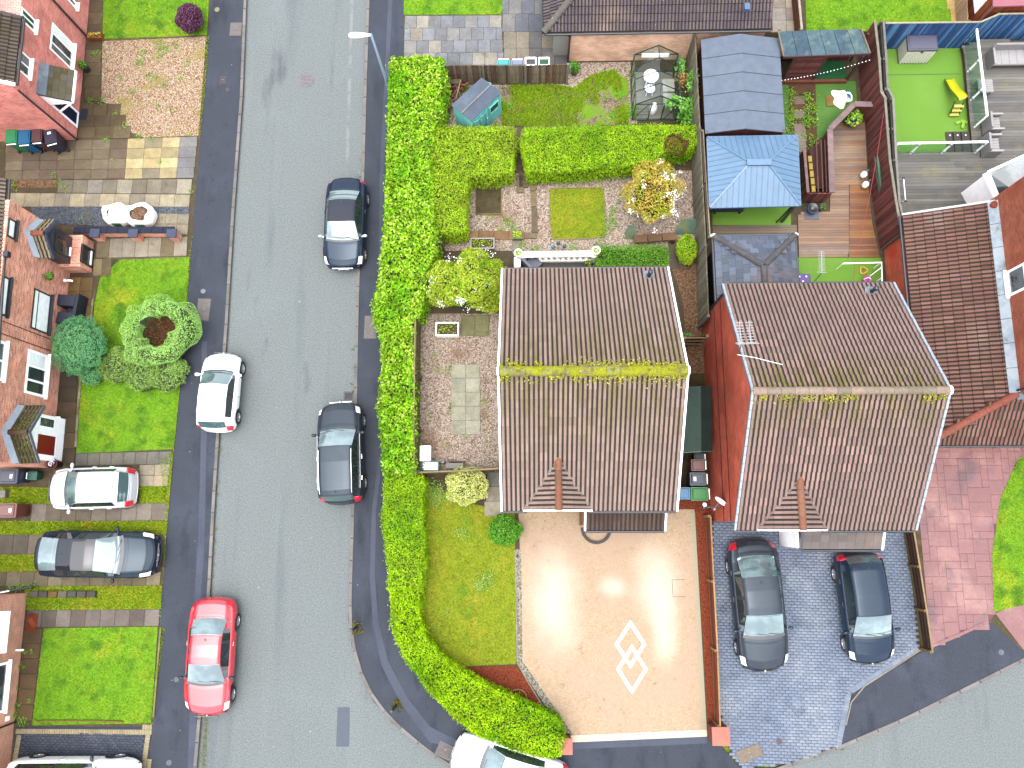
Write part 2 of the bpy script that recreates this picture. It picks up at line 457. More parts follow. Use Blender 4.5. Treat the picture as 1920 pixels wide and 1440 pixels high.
# ---------------------------------------------------------------- the palette
M_ = {}
M_['asphalt'] = mk('asphalt', C(162, 171, 171), 0.9, [('n', 0.35, C(168, 178, 180), 0.50, 0.80), ('n', 0.9, C(138, 148, 154), 0.52, 0.8, (1.0, 0.07, 1)), ('n', 1.6, C(170, 178, 178), 0.55, 0.85, (1.0, 0.05, 1)),
    ('n', 2.2, C(172, 180, 178), 0.60, 0.85), ('n', 5.0, C(136, 144, 148), 0.62, 0.85), ('n', 0.7, C(132, 140, 146), 0.60, 0.74, (1.0, 0.3, 1)), ('m', 14.0, 0.14), ('m', 32.0, 0.34), ('m', 90.0, 0.25), ('v', 0.9, C(232, 235, 235), 0.035, 0.5)], (70.0, 0.5, 0.01))
M_['tarmac'] = mk('tarmac', C(78, 86, 102), 0.85, [('n', 0.5, C(90, 99, 118), 0.45, 0.70), ('n', 3.5, C(62, 70, 88), 0.55, 0.8), ('n', 1.3, C(52, 59, 76), 0.5, 0.75, (1, 0.3, 1)), ('m', 30.0, 0.36), ('m', 90.0, 0.25),
    ('v', 1.7, C(205, 212, 220), 0.045, 0.45), ('v', 3.0, C(160, 168, 178), 0.04, 0.7)], (80.0, 0.5, 0.01))
M_['tarmac_patch'] = mk('tarmac_patch', C(104, 113, 134), 0.85, [('n', 0.8, C(92, 100, 122), 0.4, 0.7), ('m', 40.0, 0.14), ('m', 100.0, 0.2)], (80.0, 0.4, 0.01))
M_['tarmac_dark'] = mk('tarmac_dark', C(122, 132, 148), 0.85, [('m', 40.0, 0.14), ('m', 100.0, 0.2), ('n', 3.0, C(118, 128, 140), 0.5, 0.75)], (80.0, 0.4, 0.01))
M_['kerb'] = mk('kerb', C(178, 172, 168), 0.9, [('n', 1.2, C(150, 146, 140), 0.4, 0.7), ('m', 25.0, 0.15)], (40.0, 0.4, 0.01), var=0.10)
M_['concrete'] = mk('concrete', 'obj', 0.9, [('m', 6.0, 0.12), ('m', 40.0, 0.14)], (40.0, 0.4, 0.008))
M_['slab'] = mk('slab', 'obj', 0.85, [('m', 2.2, 0.14), ('m', 12.0, 0.12), ('n', 1.6, C(96, 92, 66), 0.60, 0.85), ('m', 60.0, 0.12)], (35.0, 0.4, 0.01), var=0.10)
M_['soil'] = mk('soil', C(110, 94, 68), 0.95, [('n', 3.0, C(134, 118, 80), 0.45, 0.7), ('n', 1.2, C(92, 104, 40), 0.55, 0.8), ('m', 40.0, 0.3)], (30.0, 0.8, 0.02))
M_['wet_path'] = mk('wet_path', C(104, 84, 58), 0.55, [('n', 1.0, C(134, 116, 84), 0.45, 0.7), ('n', 2.0, C(78, 62, 44), 0.5, 0.75), ('m', 50.0, 0.14)], (30.0, 0.3, 0.01))
M_['lawn'] = mk('lawn', C(122, 176, 16, 1.6), 0.95, [('n', 0.45, C(180, 192, 34, 1.5), 0.50, 0.74), ('n', 1.5, C(84, 142, 10, 1.4), 0.48, 0.68), ('n', 4.0, C(150, 150, 60, 1.3), 0.66, 0.80), ('m', 12.0, 0.2), ('m', 45.0, 0.3)], (40.0, 0.8, 0.03))
M_['lawn_moss'] = mk('lawn_moss', C(160, 176, 28, 1.4), 0.95, [('n', 0.5, C(190, 184, 40, 1.4), 0.45, 0.66), ('n', 0.9, C(112, 158, 18, 1.4), 0.52, 0.70), ('n', 2.6, C(150, 128, 60, 1.3), 0.60, 0.78), ('m', 14.0, 0.2), ('m', 45.0, 0.3)], (40.0, 0.8, 0.03))
M_['fake_grass'] = mk('fake_grass', C(150, 212, 70), 0.9, [('n', 0.6, C(158, 216, 84), 0.45, 0.7), ('m', 40.0, 0.15), ('m', 120.0, 0.22)], (90.0, 0.7, 0.01))
M_['fake_grass_dull'] = mk('fake_grass_dull', C(104, 162, 62), 0.9, [('n', 0.9, C(122, 178, 78), 0.45, 0.7), ('m', 60.0, 0.15)], (90.0, 0.6, 0.01))
M_['green_mat'] = mk('green_mat', C(26, 128, 64), 0.9, [('m', 8.0, 0.12), ('m', 60.0, 0.12)], (90.0, 0.5, 0.01))
def gravel(name, cols, sc=24.0, moss=None):
    b = NB(name); v = b.new('ShaderNodeTexVoronoi'); b.l.new(b.pos(), v.inputs['Vector']); v.inputs['Scale'].default_value = sc
    s = b.new('ShaderNodeSeparateColor'); b.l.new(v.outputs['Color'], s.inputs[0])
    cr = b.new('ShaderNodeValToRGB'); e = cr.color_ramp.elements
    while len(e) < len(cols): e.new(0.5)
    for i, c in enumerate(cols): e[i].position = i/(len(cols)-1); e[i].color = (*c, 1)
    b.l.new(s.outputs[0], cr.inputs[0]); col = cr.outputs[0]
    gap = b.rng(v.outputs['Distance'], 0.35, 0.75, 1.0, 0.55)
    h = b.new('ShaderNodeHueSaturation'); b.l.new(col, h.inputs['Color']); b.l.new(gap, h.inputs['Value']); col = h.outputs[0]
    for L in moss or (): col = b.mix(b.rng(b.noise(L[0], 5), L[2], L[3]), col, L[1])
    b.put(b.b.inputs['Base Color'], col); b.b.inputs['Roughness'].default_value = 0.9; b.b.inputs['Specular IOR Level'].default_value = 0.2
    n = b.new('ShaderNodeBump'); n.inputs['Strength'].default_value = 0.9; n.inputs['Distance'].default_value = 0.02; n.invert = True
    b.l.new(v.outputs['Distance'], n.inputs['Height']); b.l.new(n.outputs[0], b.b.inputs['Normal'])
    return b.m
M_['gravel_gold'] = gravel('gravel_gold', [C(160, 116, 80), C(236, 192, 148, 1.2), C(248, 222, 192, 1.3), C(206, 154, 112), C(250, 236, 214, 1.4)], 20, [(0.7, C(190, 176, 90, 1.1), 0.52, 0.74), (1.6, C(150, 180, 60, 1.1), 0.62, 0.76)])
M_['gravel_pink'] = gravel('gravel_pink', [C(140, 112, 98, 1.1), C(206, 180, 160, 1.5), C(230, 214, 198, 1.7), C(186, 158, 136, 1.4), C(224, 210, 188, 1.6)], 20, [(0.8, C(160, 156, 74), 0.56, 0.78), (0.5, C(176, 132, 100), .5, .8)])
M_['gravel_brown'] = gravel('gravel_brown', [C(120, 80, 52), C(182, 130, 92), C(214, 176, 140), C(150, 104, 70)], 24, [(1.2, C(122, 112, 40), 0.62, 0.8)])
M_['gravel_blue'] = gravel('gravel_blue', [C(88, 98, 116), C(132, 142, 156), C(168, 176, 184), C(108, 116, 130)], 26, [(0.9, C(140, 136, 80), 0.58, 0.75)])
M_['chip_red'] = gravel('chip_red', [C(150, 52, 24), C(196, 84, 44), C(214, 112, 70), C(166, 64, 34)], 30)
M_['pebble'] = gravel('pebble', [C(170, 160, 130), C(226, 216, 192), C(240, 234, 216), C(120, 112, 88)], 18)
def resin():
    b = NB('resin_bound'); v = b.new('ShaderNodeTexVoronoi'); b.l.new(b.pos(), v.inputs['Vector']); v.inputs['Scale'].default_value = 45.0
    s = b.new('ShaderNodeSeparateColor'); b.l.new(v.outputs['Color'], s.inputs[0])
    col = b.mix(s.outputs[0], C(208, 172, 134, 1.15), C(242, 216, 182, 1.3))
    col = b.mix(b.rng(b.noise(0.40, 4), 0.42, 0.66, 0, .6), col, C(228, 194, 168, 1.25))
    col = b.mix(b.rng(b.noise(3.5, 6), 0.58, 0.85), col, C(176, 140, 92))
    # two worn pale wheel patches
    for px, py, rx, ry in ((1040, 1125, 1.15, 2.3), (1232, 1092, 1.0, 1.7), (1244, 1180, 0.6, 1.4), (1150, 1100, .6, .5)):
        c = P(px, py); m = b.new('ShaderNodeMapping'); b.l.new(b.pos(), m.inputs[0])
        m.inputs['Scale'].default_value = (1/rx, 1/ry, 0); m.inputs['Location'].default_value = (-c.x/rx, -c.y/ry, 0)
        ln = b.new('ShaderNodeVectorMath', operation='LENGTH'); b.l.new(m.outputs[0], ln.inputs[0])
        d = b.math('ADD', ln.outputs['Value'], b.math('MULTIPLY_ADD', b.noise(0.8, 5), 1.0, -0.5))
        col = b.mix(b.rng(d, 0.05, 1.35, 0.85, 0.0), col, (0.29, 0.25, 0.20))
    b.put(b.b.inputs['Base Color'], col); b.b.inputs['Roughness'].default_value = 0.85; b.b.inputs['Specular IOR Level'].default_value = 0.25
    n = b.new('ShaderNodeBump'); n.inputs['Strength'].default_value = 0.4; n.inputs['Distance'].default_value = 0.01; b.l.new(v.outputs['Distance'], n.inputs['Height']); b.l.new(n.outputs[0], b.b.inputs['Normal'])
    return b.m
M_['resin'] = resin()
M_['resin_white'] = mk('resin_white', (0.55, 0.53, 0.48), 0.85, [('m', 30.0, 0.12), ('n', 1.2, (0.42, 0.38, 0.31), 0.5, 0.8)], (60.0, 0.4, 0.008))
M_['paver_blue'] = mk('paver_blue', C(146, 163, 190), 0.62, [('n', 0.5, C(178, 190, 208), 0.45, 0.68), ('n', 1.1, C(112, 130, 160), 0.52, 0.75), ('m', 30.0, 0.14), ('v', 1.2, C(224, 228, 236), 0.08, 0.7)], (40.0, 0.3, 0.006), var=0.14, spec=0.4)
M_['paver_dark'] = mk('paver_dark', C(84, 92, 112), 0.7, [('n', 0.6, C(104, 112, 130), 0.45, 0.7), ('m', 30.0, 0.14)], (40.0, 0.3, 0.006), var=0.22)
M_['paver_cream'] = mk('paver_cream', C(222, 204, 160), 0.8, [('n', 1.2, C(196, 178, 132), 0.45, 0.7), ('m', 30.0, 0.1)], (40.0, 0.3, 0.006), var=0.10)
M_['paver_red'] = mk('paver_red', C(190, 130, 130), 0.6, [('n', 0.5, C(222, 166, 158), 0.48, 0.68), ('n', 0.7, C(150, 114, 122), 0.52, 0.72), ('m', 20.0, 0.12), ('v', 2.0, C(80, 60, 66), 0.06, 0.6)], (25.0, 0.5, 0.01), var=0.08, spec=0.4)
M_['joint'] = mk('joint', C(72, 84, 106), 0.95, [('m', 20.0, 0.2)])
M_['joint_red'] = mk('joint_red', C(160, 104, 112), 0.95)
M_['joint_moss'] = mk('joint_moss', C(104, 106, 52), 0.95, [('n', 1.5, C(84, 76, 56), 0.45, 0.65), ('m', 30.0, 0.25)])
M_['paint'] = mk('paint', 'obj', 0.55, [('m', 3.0, 0.06), ('m', 30.0, 0.05)], spec=0.4)
M_['plastic'] = mk('plastic', 'obj', 0.38, [('m', 5.0, 0.06)], spec=0.5)
M_['white'] = mk('white_upvc', (0.78, 0.79, 0.8), 0.35, [('m', 4.0, 0.05)], spec=0.5)
M_['black'] = mk('black_plastic', (0.014, 0.016, 0.02), 0.4, [('m', 6.0, 0.15)], spec=0.5)
M_['rubber'] = mk('rubber', (0.016, 0.016, 0.018), 0.8)
M_['alloy'] = mk('alloy', (0.5, 0.51, 0.53), 0.3, metal=0.8)
M_['wood'] = mk('wood', 'obj', 0.85, [('m', 8.0, 0.18, (1, 1, 0.15)), ('m', 30.0, 0.15), ('n', 2.0, C(90, 92, 66), 0.58, 0.82)], (30.0, 0.4, 0.006), var=0.16)
M_['timber'] = mk('timber', 'obj', 0.8, [('m', 4.0, 0.15), ('m', 40.0, 0.15)], (40.0, 0.35, 0.006), var=0.14)
M_['bark'] = mk('bark', C(104, 82, 60), 0.95, [('m', 20.0, 0.25)], (30.0, 0.6, 0.01))
M_['twig'] = mk('twig', (0.018, 0.026, 0.008), 0.95, [('m', 8.0, 0.4)])
M_['twig_brown'] = mk('twig_brown', C(70, 44, 28), 0.95, [('m', 10.0, 0.4)], (20.0, 1.0, 0.05))
M_['metal'] = mk('metal', 'obj', 0.4, [('m', 5.0, 0.06)], spec=0.5, metal=0.3)
M_['felt'] = mk('felt', 'obj', 0.85, [('n', 0.8, C(150, 164, 182), 0.5, 0.8), ('m', 3.0, 0.08), ('m', 60.0, 0.12)], (60.0, 0.3, 0.006))
M_['glass_pane'] = mk('glass_pane', (0.02, 0.028, 0.032), 0.04, [('n', 0.9, (0.09, 0.11, 0.12), 0.45, 0.62)], spec=0.9)
M_['blind_pane'] = mk('blind_pane', (0.62, 0.66, 0.66), 0.15, [('m', 22.0, 0.10, (0.2, 0.2, 1))], spec=0.6)
M_['clear'] = mk_glass('clear_glass', (0.90, 0.96, 0.94), 0.04)
M_['green_clear'] = mk_glass('green_glass', (0.80, 0.92, 0.88), 0.03)
M_['grass'] = mk_leaf('grass_blade', [C(92, 150, 10, 1.25), C(132, 190, 20, 1.25), C(172, 206, 44, 1.25)], (0.5, C(190, 190, 56, 1.1), 0.48, 0.70), trans=0.3, deep=True)
M_['grass_moss'] = mk_leaf('grass_moss', [C(120, 160, 16, 1.2), C(160, 190, 30, 1.2), C(196, 204, 64, 1.2)], (0.5, C(196, 184, 60, 1.2), 0.46, 0.7), trans=0.3, deep=True)
M_['grass_rough'] = mk_leaf('grass_rough', [C(98, 150, 14, 1.2), C(142, 184, 24, 1.2), C(190, 200, 60, 1.2)], (1.2, C(176, 170, 60, 1.2), 0.5, 0.75), trans=0.3)
M_['weed'] = mk_leaf('weed_leaf', [C(96, 158, 40, 1.2), C(132, 190, 60, 1.2), C(170, 206, 96, 1.2)])

# ---------------------------------------------------------------- the ground, road, pavements
sheet('ground', None, -0.02, M_['lawn_moss'], pts=[(-400, -400, -0.02), (400, -400, -0.02), (400, 400, -0.02), (-400, 400, -0.02)])
KL = [(470, -140), (463, 0), (456, 180), (440, 400), (427, 620), (413, 800), (404, 940), (395, 1110), (378, 1340), (368, 1460), (356, 1620)]
KR = [(692, -140), (688, 0), (683, 150), (678, 330), (669, 520), (666, 640), (664, 760), (659, 950), (655, 1080), (653, 1160), (659, 1210), (675, 1265), (700, 1315), (735, 1355), (775, 1390), (825, 1428), (880, 1462), (960, 1490), (1060, 1505), (1200, 1506), (1330, 1490), (1470, 1441), (1575, 1404), (1700, 1350), (1800, 1300), (1920, 1240), (2080, 1150)]
sheet('road', KL[::-1]+KR+[(2300, 1700), (356, 1700)], 0.0, M_['asphalt'])
LE = [(402, -140), (394, 0), (385, 150), (372, 300), (362, 420), (352, 560), (335, 740), (325, 850), (312, 1000), (300, 1150), (290, 1280), (281, 1440), (268, 1620)]
sheet('pavement', KL+LE[::-1], 0.10, M_['tarmac'])
sheet('pavement', KR[:14]+[(825, 1428), (880, 1462), (960, 1490), (1060, 1505), (1200, 1506), (1330, 1490), (1470, 1441), (1388, 1440), (1350, 1395), (1325, 1381), (1068, 1391), (1040, 1380), (900, 1345), (820, 1270), (780, 1180), (770, 1090), (765, 700), (770, 300), (757, 100), (757, -140)], 0.10, M_['tarmac'])
sheet('pavement', [(1470, 1441), (1575, 1404), (1700, 1350), (1800, 1300), (1920, 1240), (2080, 1150), (2080, 1120), (1960, 1260), (1920, 1222), (1855, 1163), (1735, 1218), (1600, 1298), (1574, 1403)], 0.104, M_['tarmac'])
sheet('pavement_patch', [(378, 640), (388, 640), (388, 800), (384, 1000), (372, 1200), (366, 1440), (352, 1440), (360, 1200), (372, 1000), (377, 800)], 0.106, M_['tarmac_patch'])
sheet('pavement_patch', [(728, 0), (736, 0), (720, 330), (717, 560), (709, 560), (712, 330)], 0.106, M_['tarmac_patch'])
sheet('pavement_patch', [(709, 860), (717, 860), (705, 960), (703, 1080), (709, 1165), (728, 1240), (765, 1310), (806, 1362), (840, 1380), (870, 1392), (840, 1400), (806, 1392), (755, 1325), (716, 1250), (699, 1170), (693, 1080), (697, 960)], 0.106, M_['tarmac_patch'])
sheet('pavement_patch', [(1068, 1391), (1325, 1381), (1326, 1394), (1069, 1405)], 0.106, M_['tarmac_patch'])
sheet('road_patch', [(633, 1326), (656, 1326), (655, 1400), (630, 1400)], 0.004, M_['tarmac_dark'])
sheet('road_patch', [(657, 0), (663, 0), (653, 330), (647, 330)], 0.004, mk('faded_line', C(184, 190, 190), 0.9, [('n', 1.5, C(160, 170, 174), 0.45, 0.6), ('m', 60.0, 0.15)]))

def resample(pts, step):
    out = [pts[0].copy()]; rem = step
    for a, b in zip(pts, pts[1:]):
        L = (b-a).length; t = rem
        while t <= L: out.append(a.lerp(b, t/L)); t += step
        rem = t-L
    return out
def kerb(px, side, lo=-0.02, hi=0.125):
    e = struct_empty('kerb', P(*px[0], 0)); q = resample(Ps(px, 0.06), 0.915)
    for a, b in zip(q, q[1:]):
        d = (b-a); rz = math.atan2(d.y, d.x); n = Vector((-math.sin(rz), math.cos(rz), 0))*side*0.07
        c = (a+b)/2+n
        piece('kerb_stone', e, M_['kerb'], (c.x, c.y, (lo+hi)/2), (d.length-0.012, 0.14, hi-lo+rd.uniform(0, 0.006)), rz, bev=True)
kerb(KL, -1); kerb(KR, 1)

# ---------------------------------------------------------------- lids, gully, posts on the street
def lid(label, px, z=0.10, col=C(158, 150, 146), group='inspection covers in the pavements'):
    q = Ps(px, z); c = sum(q, Vector())/4; u = q[1]-q[0]; rz = math.atan2(u.y, u.x)
    w, h = u.length, (q[2]-q[1]).length
    t = thing('access_cover', label, 'access cover', c, group=group)
    piece('frame', t, M_['metal'], (c.x, c.y, z+0.004), (w, h, 0.012), rz, col=C(96, 94, 92))
    piece('lid', t, M_['concrete'], (c.x, c.y, z+0.011), (w-0.05, h-0.05, 0.014), rz, col=col, bev=True)
    R = Matrix.Rotation(rz, 3, 'Z')
    for s in (-1, 1):
        k = c+R @ Vector((0, s*h*0.08, 0)); piece('key_slot', t, M_['metal'], (k.x, k.y, z+0.019), (0.06, 0.02, 0.006), rz, col=C(214, 206, 200) if s > 0 else C(70, 66, 66))
lid('concrete cover in the tarmac beside the purple bush', [(430, 68), (453, 68), (454, 42), (432, 42)])
lid('long concrete cover in the tarmac across from the ring shaped conifer', [(367, 601), (392, 602), (396, 560), (371, 560)])
lid('long concrete cover in the pavement beside the tall laurel hedge', [(682, 635), (705, 635), (707, 592), (684, 592)])
lid('tilted concrete cover half under the white car at the corner', [(815, 1414), (842, 1427), (852, 1402), (826, 1388)], col=C(150, 142, 142))
lid('tilted stone cover in the blue block paving by the brick pillar', [(1389, 1433), (1433, 1416), (1422, 1393), (1377, 1409)], 0.128, C(176, 158, 138))
lid('small square rusty cover in the tarmac near the gravel bed', [(412, 158), (424, 158), (424, 143), (413, 143)], col=C(112, 104, 110))
def round_lid(name, label, px, r, z, col, group=None):
    c = P(*px, z); t = thing(name, label, 'cover', c, group=group); b = MB()
    b.lathe([(0.001, 0.01), (r*0.86, 0.01), (r*0.88, 0.014), (r, 0.014), (r, -0.02)], c, 22, sm=False); o = b.build('lid', M_['concrete'], t); o.color = (*col, 1)
    b = MB()
    for i in range(3): b.box((c.x, c.y+(i-1)*r*0.5, c.z+0.012), (r*1.1*(1-0.25*abs(i-1)), r*0.12, 0.006))
    b.build('grip_bar', M_['concrete'], t).color = (*[x*0.8 for x in col], 1)
round_lid('manhole_cover', 'faded reddish round manhole cover in the middle of the road', (575, 150), 0.36, 0.0, C(170, 160, 166))
round_lid('stopcock_cover', 'pale round stopcock cover near the top of the pavement', (407, 18), 0.12, 0.10, C(190, 196, 150), 'stopcock covers')
round_lid('stopcock_cover', 'tiny rusty round stopcock cover beside the small square cover', (427, 168), 0.10, 0.10, C(130, 118, 118), 'stopcock covers')
round_lid('stopcock_cover', 'pale grey round cover above the long concrete cover', (381, 546), 0.11, 0.10, C(178, 186, 198), 'stopcock covers')
round_lid('stopcock_cover', 'pale grey round cover beside the mirror of the red car', (331, 1274), 0.11, 0.10, C(150, 156, 172), 'stopcock covers')
round_lid('stopcock_cover', 'grey round cover near the bordered drive with the white car', (317, 1430), 0.11, 0.10, C(140, 146, 164), 'stopcock covers')
round_lid('stopcock_cover', 'grey round cover in the tarmac by the red printed drive', (1877, 1223), 0.11, 0.104, C(150, 158, 172), 'stopcock covers')
round_lid('stopcock_cover', 'brown ring cover in the blue block paving near the bottom', (1461, 1390), 0.12, 0.128, C(140, 122, 130), 'stopcock covers')
t = thing('gully_grating', 'iron drain grating against the kerb in front of the black estate car', 'drain', P(654, 743, 0))
c = P(654, 743, 0.0)
b = MB()
for s in (-1, 1): b.box((c.x, c.y+s*0.19, 0.008), (0.44, 0.04, 0.03)); b.box((c.x+s*0.2, c.y, 0.008), (0.04, 0.34, 0.03))
b.build('frame', M_['metal'], t).color = (*C(92, 92, 98), 1)
for i in range(7): piece('bar', t, M_['metal'], (c.x, c.y-0.15+i*0.05, 0.008), (0.36, 0.018, 0.022), col=C(74, 74, 82))
piece('pit', t, M_['rubber'], (c.x, c.y, -0.004), (0.36, 0.34, 0.012))
def bollard(px, label):
    c = P(*px, 0.10); t = thing('bollard', label, 'bollard', c, group='bollards on the corner')
    MB().lathe([(0.075, -0.05), (0.075, 0.05), (0.055, 0.08), (0.05, 0.9), (0.062, 0.91)], c, 14).build('post', M_['black'], t)
    o = MB().lathe([(0.062, 0.91), (0.066, 0.95), (0.05, 0.99), (0.001, 1.0)], c, 14).build('cap', M_['metal'], t); o.color = (*C(118, 148, 164), 1)
bollard((669, 1176), 'black bollard with pale cap in weeds where the kerb starts to bend')
bollard((742, 1323), 'black bollard with pale cap in weeds halfway round the bend')
weeds('weeds', [(668, 1172, .18), (676, 1184, .14), (664, 1186, .1), (744, 1318, .16), (752, 1328, .12), (736, 1328, .1)], mk_leaf('weed_olive', [C(110, 104, 24), C(142, 132, 40), C(96, 104, 30), C(176, 160, 70)]), 0.10, 0.09, 30)
kp = [(678, 300, .10), (672, 332, .12), (668, 648, .06), (664, 690, .08), (662, 655, .05), (662, 735, .06), (660, 720, .07)]
kp += [(416+6-(y-640)*0.06+rd.uniform(-2, 3), y, rd.uniform(.04, .12)) for y in list(range(645, 672, 7))+list(range(815, 900, 9))+list(range(905, 1120, 22))]
kp += [(384-(y-1340)*0.06+rd.uniform(-1, 5), y, rd.uniform(.06, .14)) for y in range(1345, 1440, 7)]
kp += [(736-1, 1352, .06), (762, 1376, .07), (1155, 1443, .05), (1580, 1404, .07), (1601, 1298, .08), (1740, 1217, .10), (1752, 1215, .09), (1858, 1166, .12), (1848, 1168, .1), (1870, 1168, .08), (1376, 1440, .06), (1366, 1415, .05)]
weeds('weeds', kp, mk_leaf('weed_kerb', [C(120, 124, 40), C(156, 156, 60), C(104, 130, 36), C(186, 170, 96)]), 0.03, 0.06, 20)

# the street lamp
c = P(735, 183, 0.10)
t = thing('street_lamp', 'tall grey street lamp with a white lantern reaching over the kerb', 'street lamp', c)
o = MB().lathe([(0.10, -0.05), (0.10, 1.1), (0.065, 1.2), (0.05, 4.75), (0.001, 4.76)], c, 16).build('pole', M_['metal'], t); o.color = (*C(170, 198, 220, 1.5), 1)
hd = P(676, 41, 4.85); b = MB(); a0 = Vector((c.x, c.y, 4.75))
rows = []
dd = Vector((hd.x-c.x, 0, 0)).normalized()
for k, (s, w, h) in enumerate(((0.02, .03, .03), (0.06, .055, .05), (.2, .07, .06), (.45, .11, .085), (.7, .125, .09), (.9, .115, .08), (.98, .07, .05), (1.0, .02, .02))):
    p = a0+dd*(s*0.92)+Vector((0, 0, .05)); rows.append([p+Vector((0, w*math.cos(2*PI*i/14), h*math.sin(2*PI*i/14))) for i in range(14)])
b.grid(rows, 0, True, True); b.poly(rows[-1]); b.build('lantern', M_['white'], t)
# ---------------------------------------------------------------- roofs of separate tiles
def tile_mat(name, moss=None, rough=0.85, lichen=0.75):
    """each tile's own colour; lichen dots; moss: (ridge y, reach, colour, strength)"""
    def pre(b, col):
        g = b.rand(); h = b.new('ShaderNodeHueSaturation'); b.put(h.inputs['Color'], col); b.put(h.inputs['Value'], b.math('MULTIPLY_ADD', g, 0.22, 0.89)); col = h.outputs[0]
        col = b.mix(b.rng(b.noise(0.5, 4), 0.50, 0.80), col, C(196, 166, 154, 1.1)); col = b.mix(b.rng(b.noise(0.8, 4), 0.60, 0.84, 0, .6), col, C(156, 142, 116))
        if moss:
            ry, reach, mc, st = moss
            sx = b.new('ShaderNodeSeparateXYZ'); b.l.new(b.pos(), sx.inputs[0])
            d = b.math('ABSOLUTE', b.math('SUBTRACT', sx.outputs[1], ry))
            near = b.rng(d, 0.15, reach, st, 0.0)
            k = b.math('MULTIPLY', near, b.rng(b.noise(1.0, 5, (3.2, 0.55, 1.0)), 0.38, 0.62))
            k = b.math('MAXIMUM', k, b.math('MULTIPLY', b.rng(d, 0.05, 0.42, 1.0, 0.0), b.rng(b.noise(6.0, 4), 0.35, 0.6)))
            col = b.mix(k, col, mc)
        return col
    return mk(name, 'obj', rough, [('m', 40.0, 0.10), ('v', 1.9, C(226, 222, 212), 0.055, lichen), ('v', 5.0, C(210, 206, 190), 0.11, 0.85)], (50.0, 0.3, 0.004), pre=pre, spec=0.25)
def tile_profile():
    x = [0, .075, .125, .18, .36, .415, .465]; z = [0, 0, .034, .046, .046, .034, 0]
    return x+[.5+a for a in x]+[1.0], z+z+[0]
def tile_mesh(mat, flat=False):
    x, z = ([0, .015, .985, 1.0], [0, .012, .012, 0]) if flat else tile_profile()
    b = MB(); n = len(x); th = 0.018 if flat else 0.042
    b.grid([[(x[i], 0.10, z[i]+th*.9) for i in range(n)], [(x[i], 1.12, z[i]) for i in range(n)]])
    b.grid([[(x[i], 0, -0.012) for i in range(n)], [(x[i], 0.10, z[i]+th*.9) for i in range(n)]], sm=False)
    b.sm = [False]*len(b.f)
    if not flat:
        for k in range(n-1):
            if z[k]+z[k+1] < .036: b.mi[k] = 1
            b.mi[n-1+k] = 1  # whole lower lip dark: shadow line between courses painted in
    o = b.build('roof_tile', [mat, GRIME_SHADE]); me = o.data; bpy.data.objects.remove(o); return me
GRIME_SHADE = mk('tile_grime_shade', C(90, 73, 64), 0.95, [('n', 1.4, C(130, 120, 48), 0.54, 0.74), ('n', 0.7, C(78, 64, 56), 0.45, 0.7), ('m', 20.0, 0.3)])  # dirt in the grooves; on the lips it stands for course shadow
class Roof:
    def __init__(s, house, mat, cols, flat=False):
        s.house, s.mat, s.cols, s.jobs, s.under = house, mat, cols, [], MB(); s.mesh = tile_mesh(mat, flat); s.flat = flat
    def slope(s, o, u, v, L, S, keep=None, w=0.33, h=0.345, poly=None, stagger=False):
        o, u, v = Vector(o), Vector(u).normalized(), Vector(v).normalized(); n = u.cross(v).normalized()
        nc, nr = max(1, round(L/w)), max(1, round(S/h)); w, h = L/nc, S/nr
        for r in range(nr):
            off = w/2 if (stagger and r % 2) else 0.0
            for c in range(nc+(1 if off else 0)):
                q = o+u*(c*w-off)+v*(r*h)
                if keep and not keep(q+u*w/2+v*h/2): continue
                a0 = max(0.0, off-c*w) if off else 0.0
                ww = min(w, L-(c*w-off))-a0
                if ww < 0.03: continue
                q = q+u*a0
                M = Matrix((u*ww, v*h, n)).transposed().to_4x4(); M.translation = q
                s.jobs.append(((q-Vector((0, 0, CAMH))).length, M))
        if poly is None: poly = [o, o+u*L, o+u*L+v*S, o+v*S]
        poly = [Vector(p) for p in poly]; lo = [p-n*0.012 for p in poly]; hi = lo; dn = [p-n*0.07 for p in poly]
        s.under.poly(hi); s.under.poly(dn[::-1])
        for i in range(len(lo)): s.under.poly([dn[i-1], dn[i], hi[i], hi[i-1]])
        return s
    def finish(s, limit=300, name='roof'):
        s.obj = s.under.build(name, M_['black'], s.house)
        s.jobs.sort(key=lambda j: j[0]); im = Wm(s.obj).inverted()
        for d, M in s.jobs[:limit]:
            o = link('roof_tile', s.mesh, s.obj); o.matrix_basis = im @ M; k = rd.choice(s.cols); o.color = (*k, 1)
        rest = s.jobs[limit:]
        if rest:
            me = s.mesh; nv = len(me.vertices); co = np.array([v.co[:] for v in me.vertices]); f = np.array([p.vertices[:] for p in me.polygons])
            V, F = [], []
            for i, (d, M) in enumerate(rest):
                m = np.array(M); V.append(co @ m[:3, :3].T+m[:3, 3]); F.append(f+i*nv)
            o = kind(raw_mesh('roof_tiles', np.concatenate(V), np.concatenate(F), s.mat, s.obj), 'stuff'); o.color = (*s.cols[0], 1)
            o.data.materials.append(GRIME_SHADE); o.data.polygons.foreach_set('material_index', np.tile(np.array([p.material_index for p in me.polygons]), len(rest)))
        return s.obj
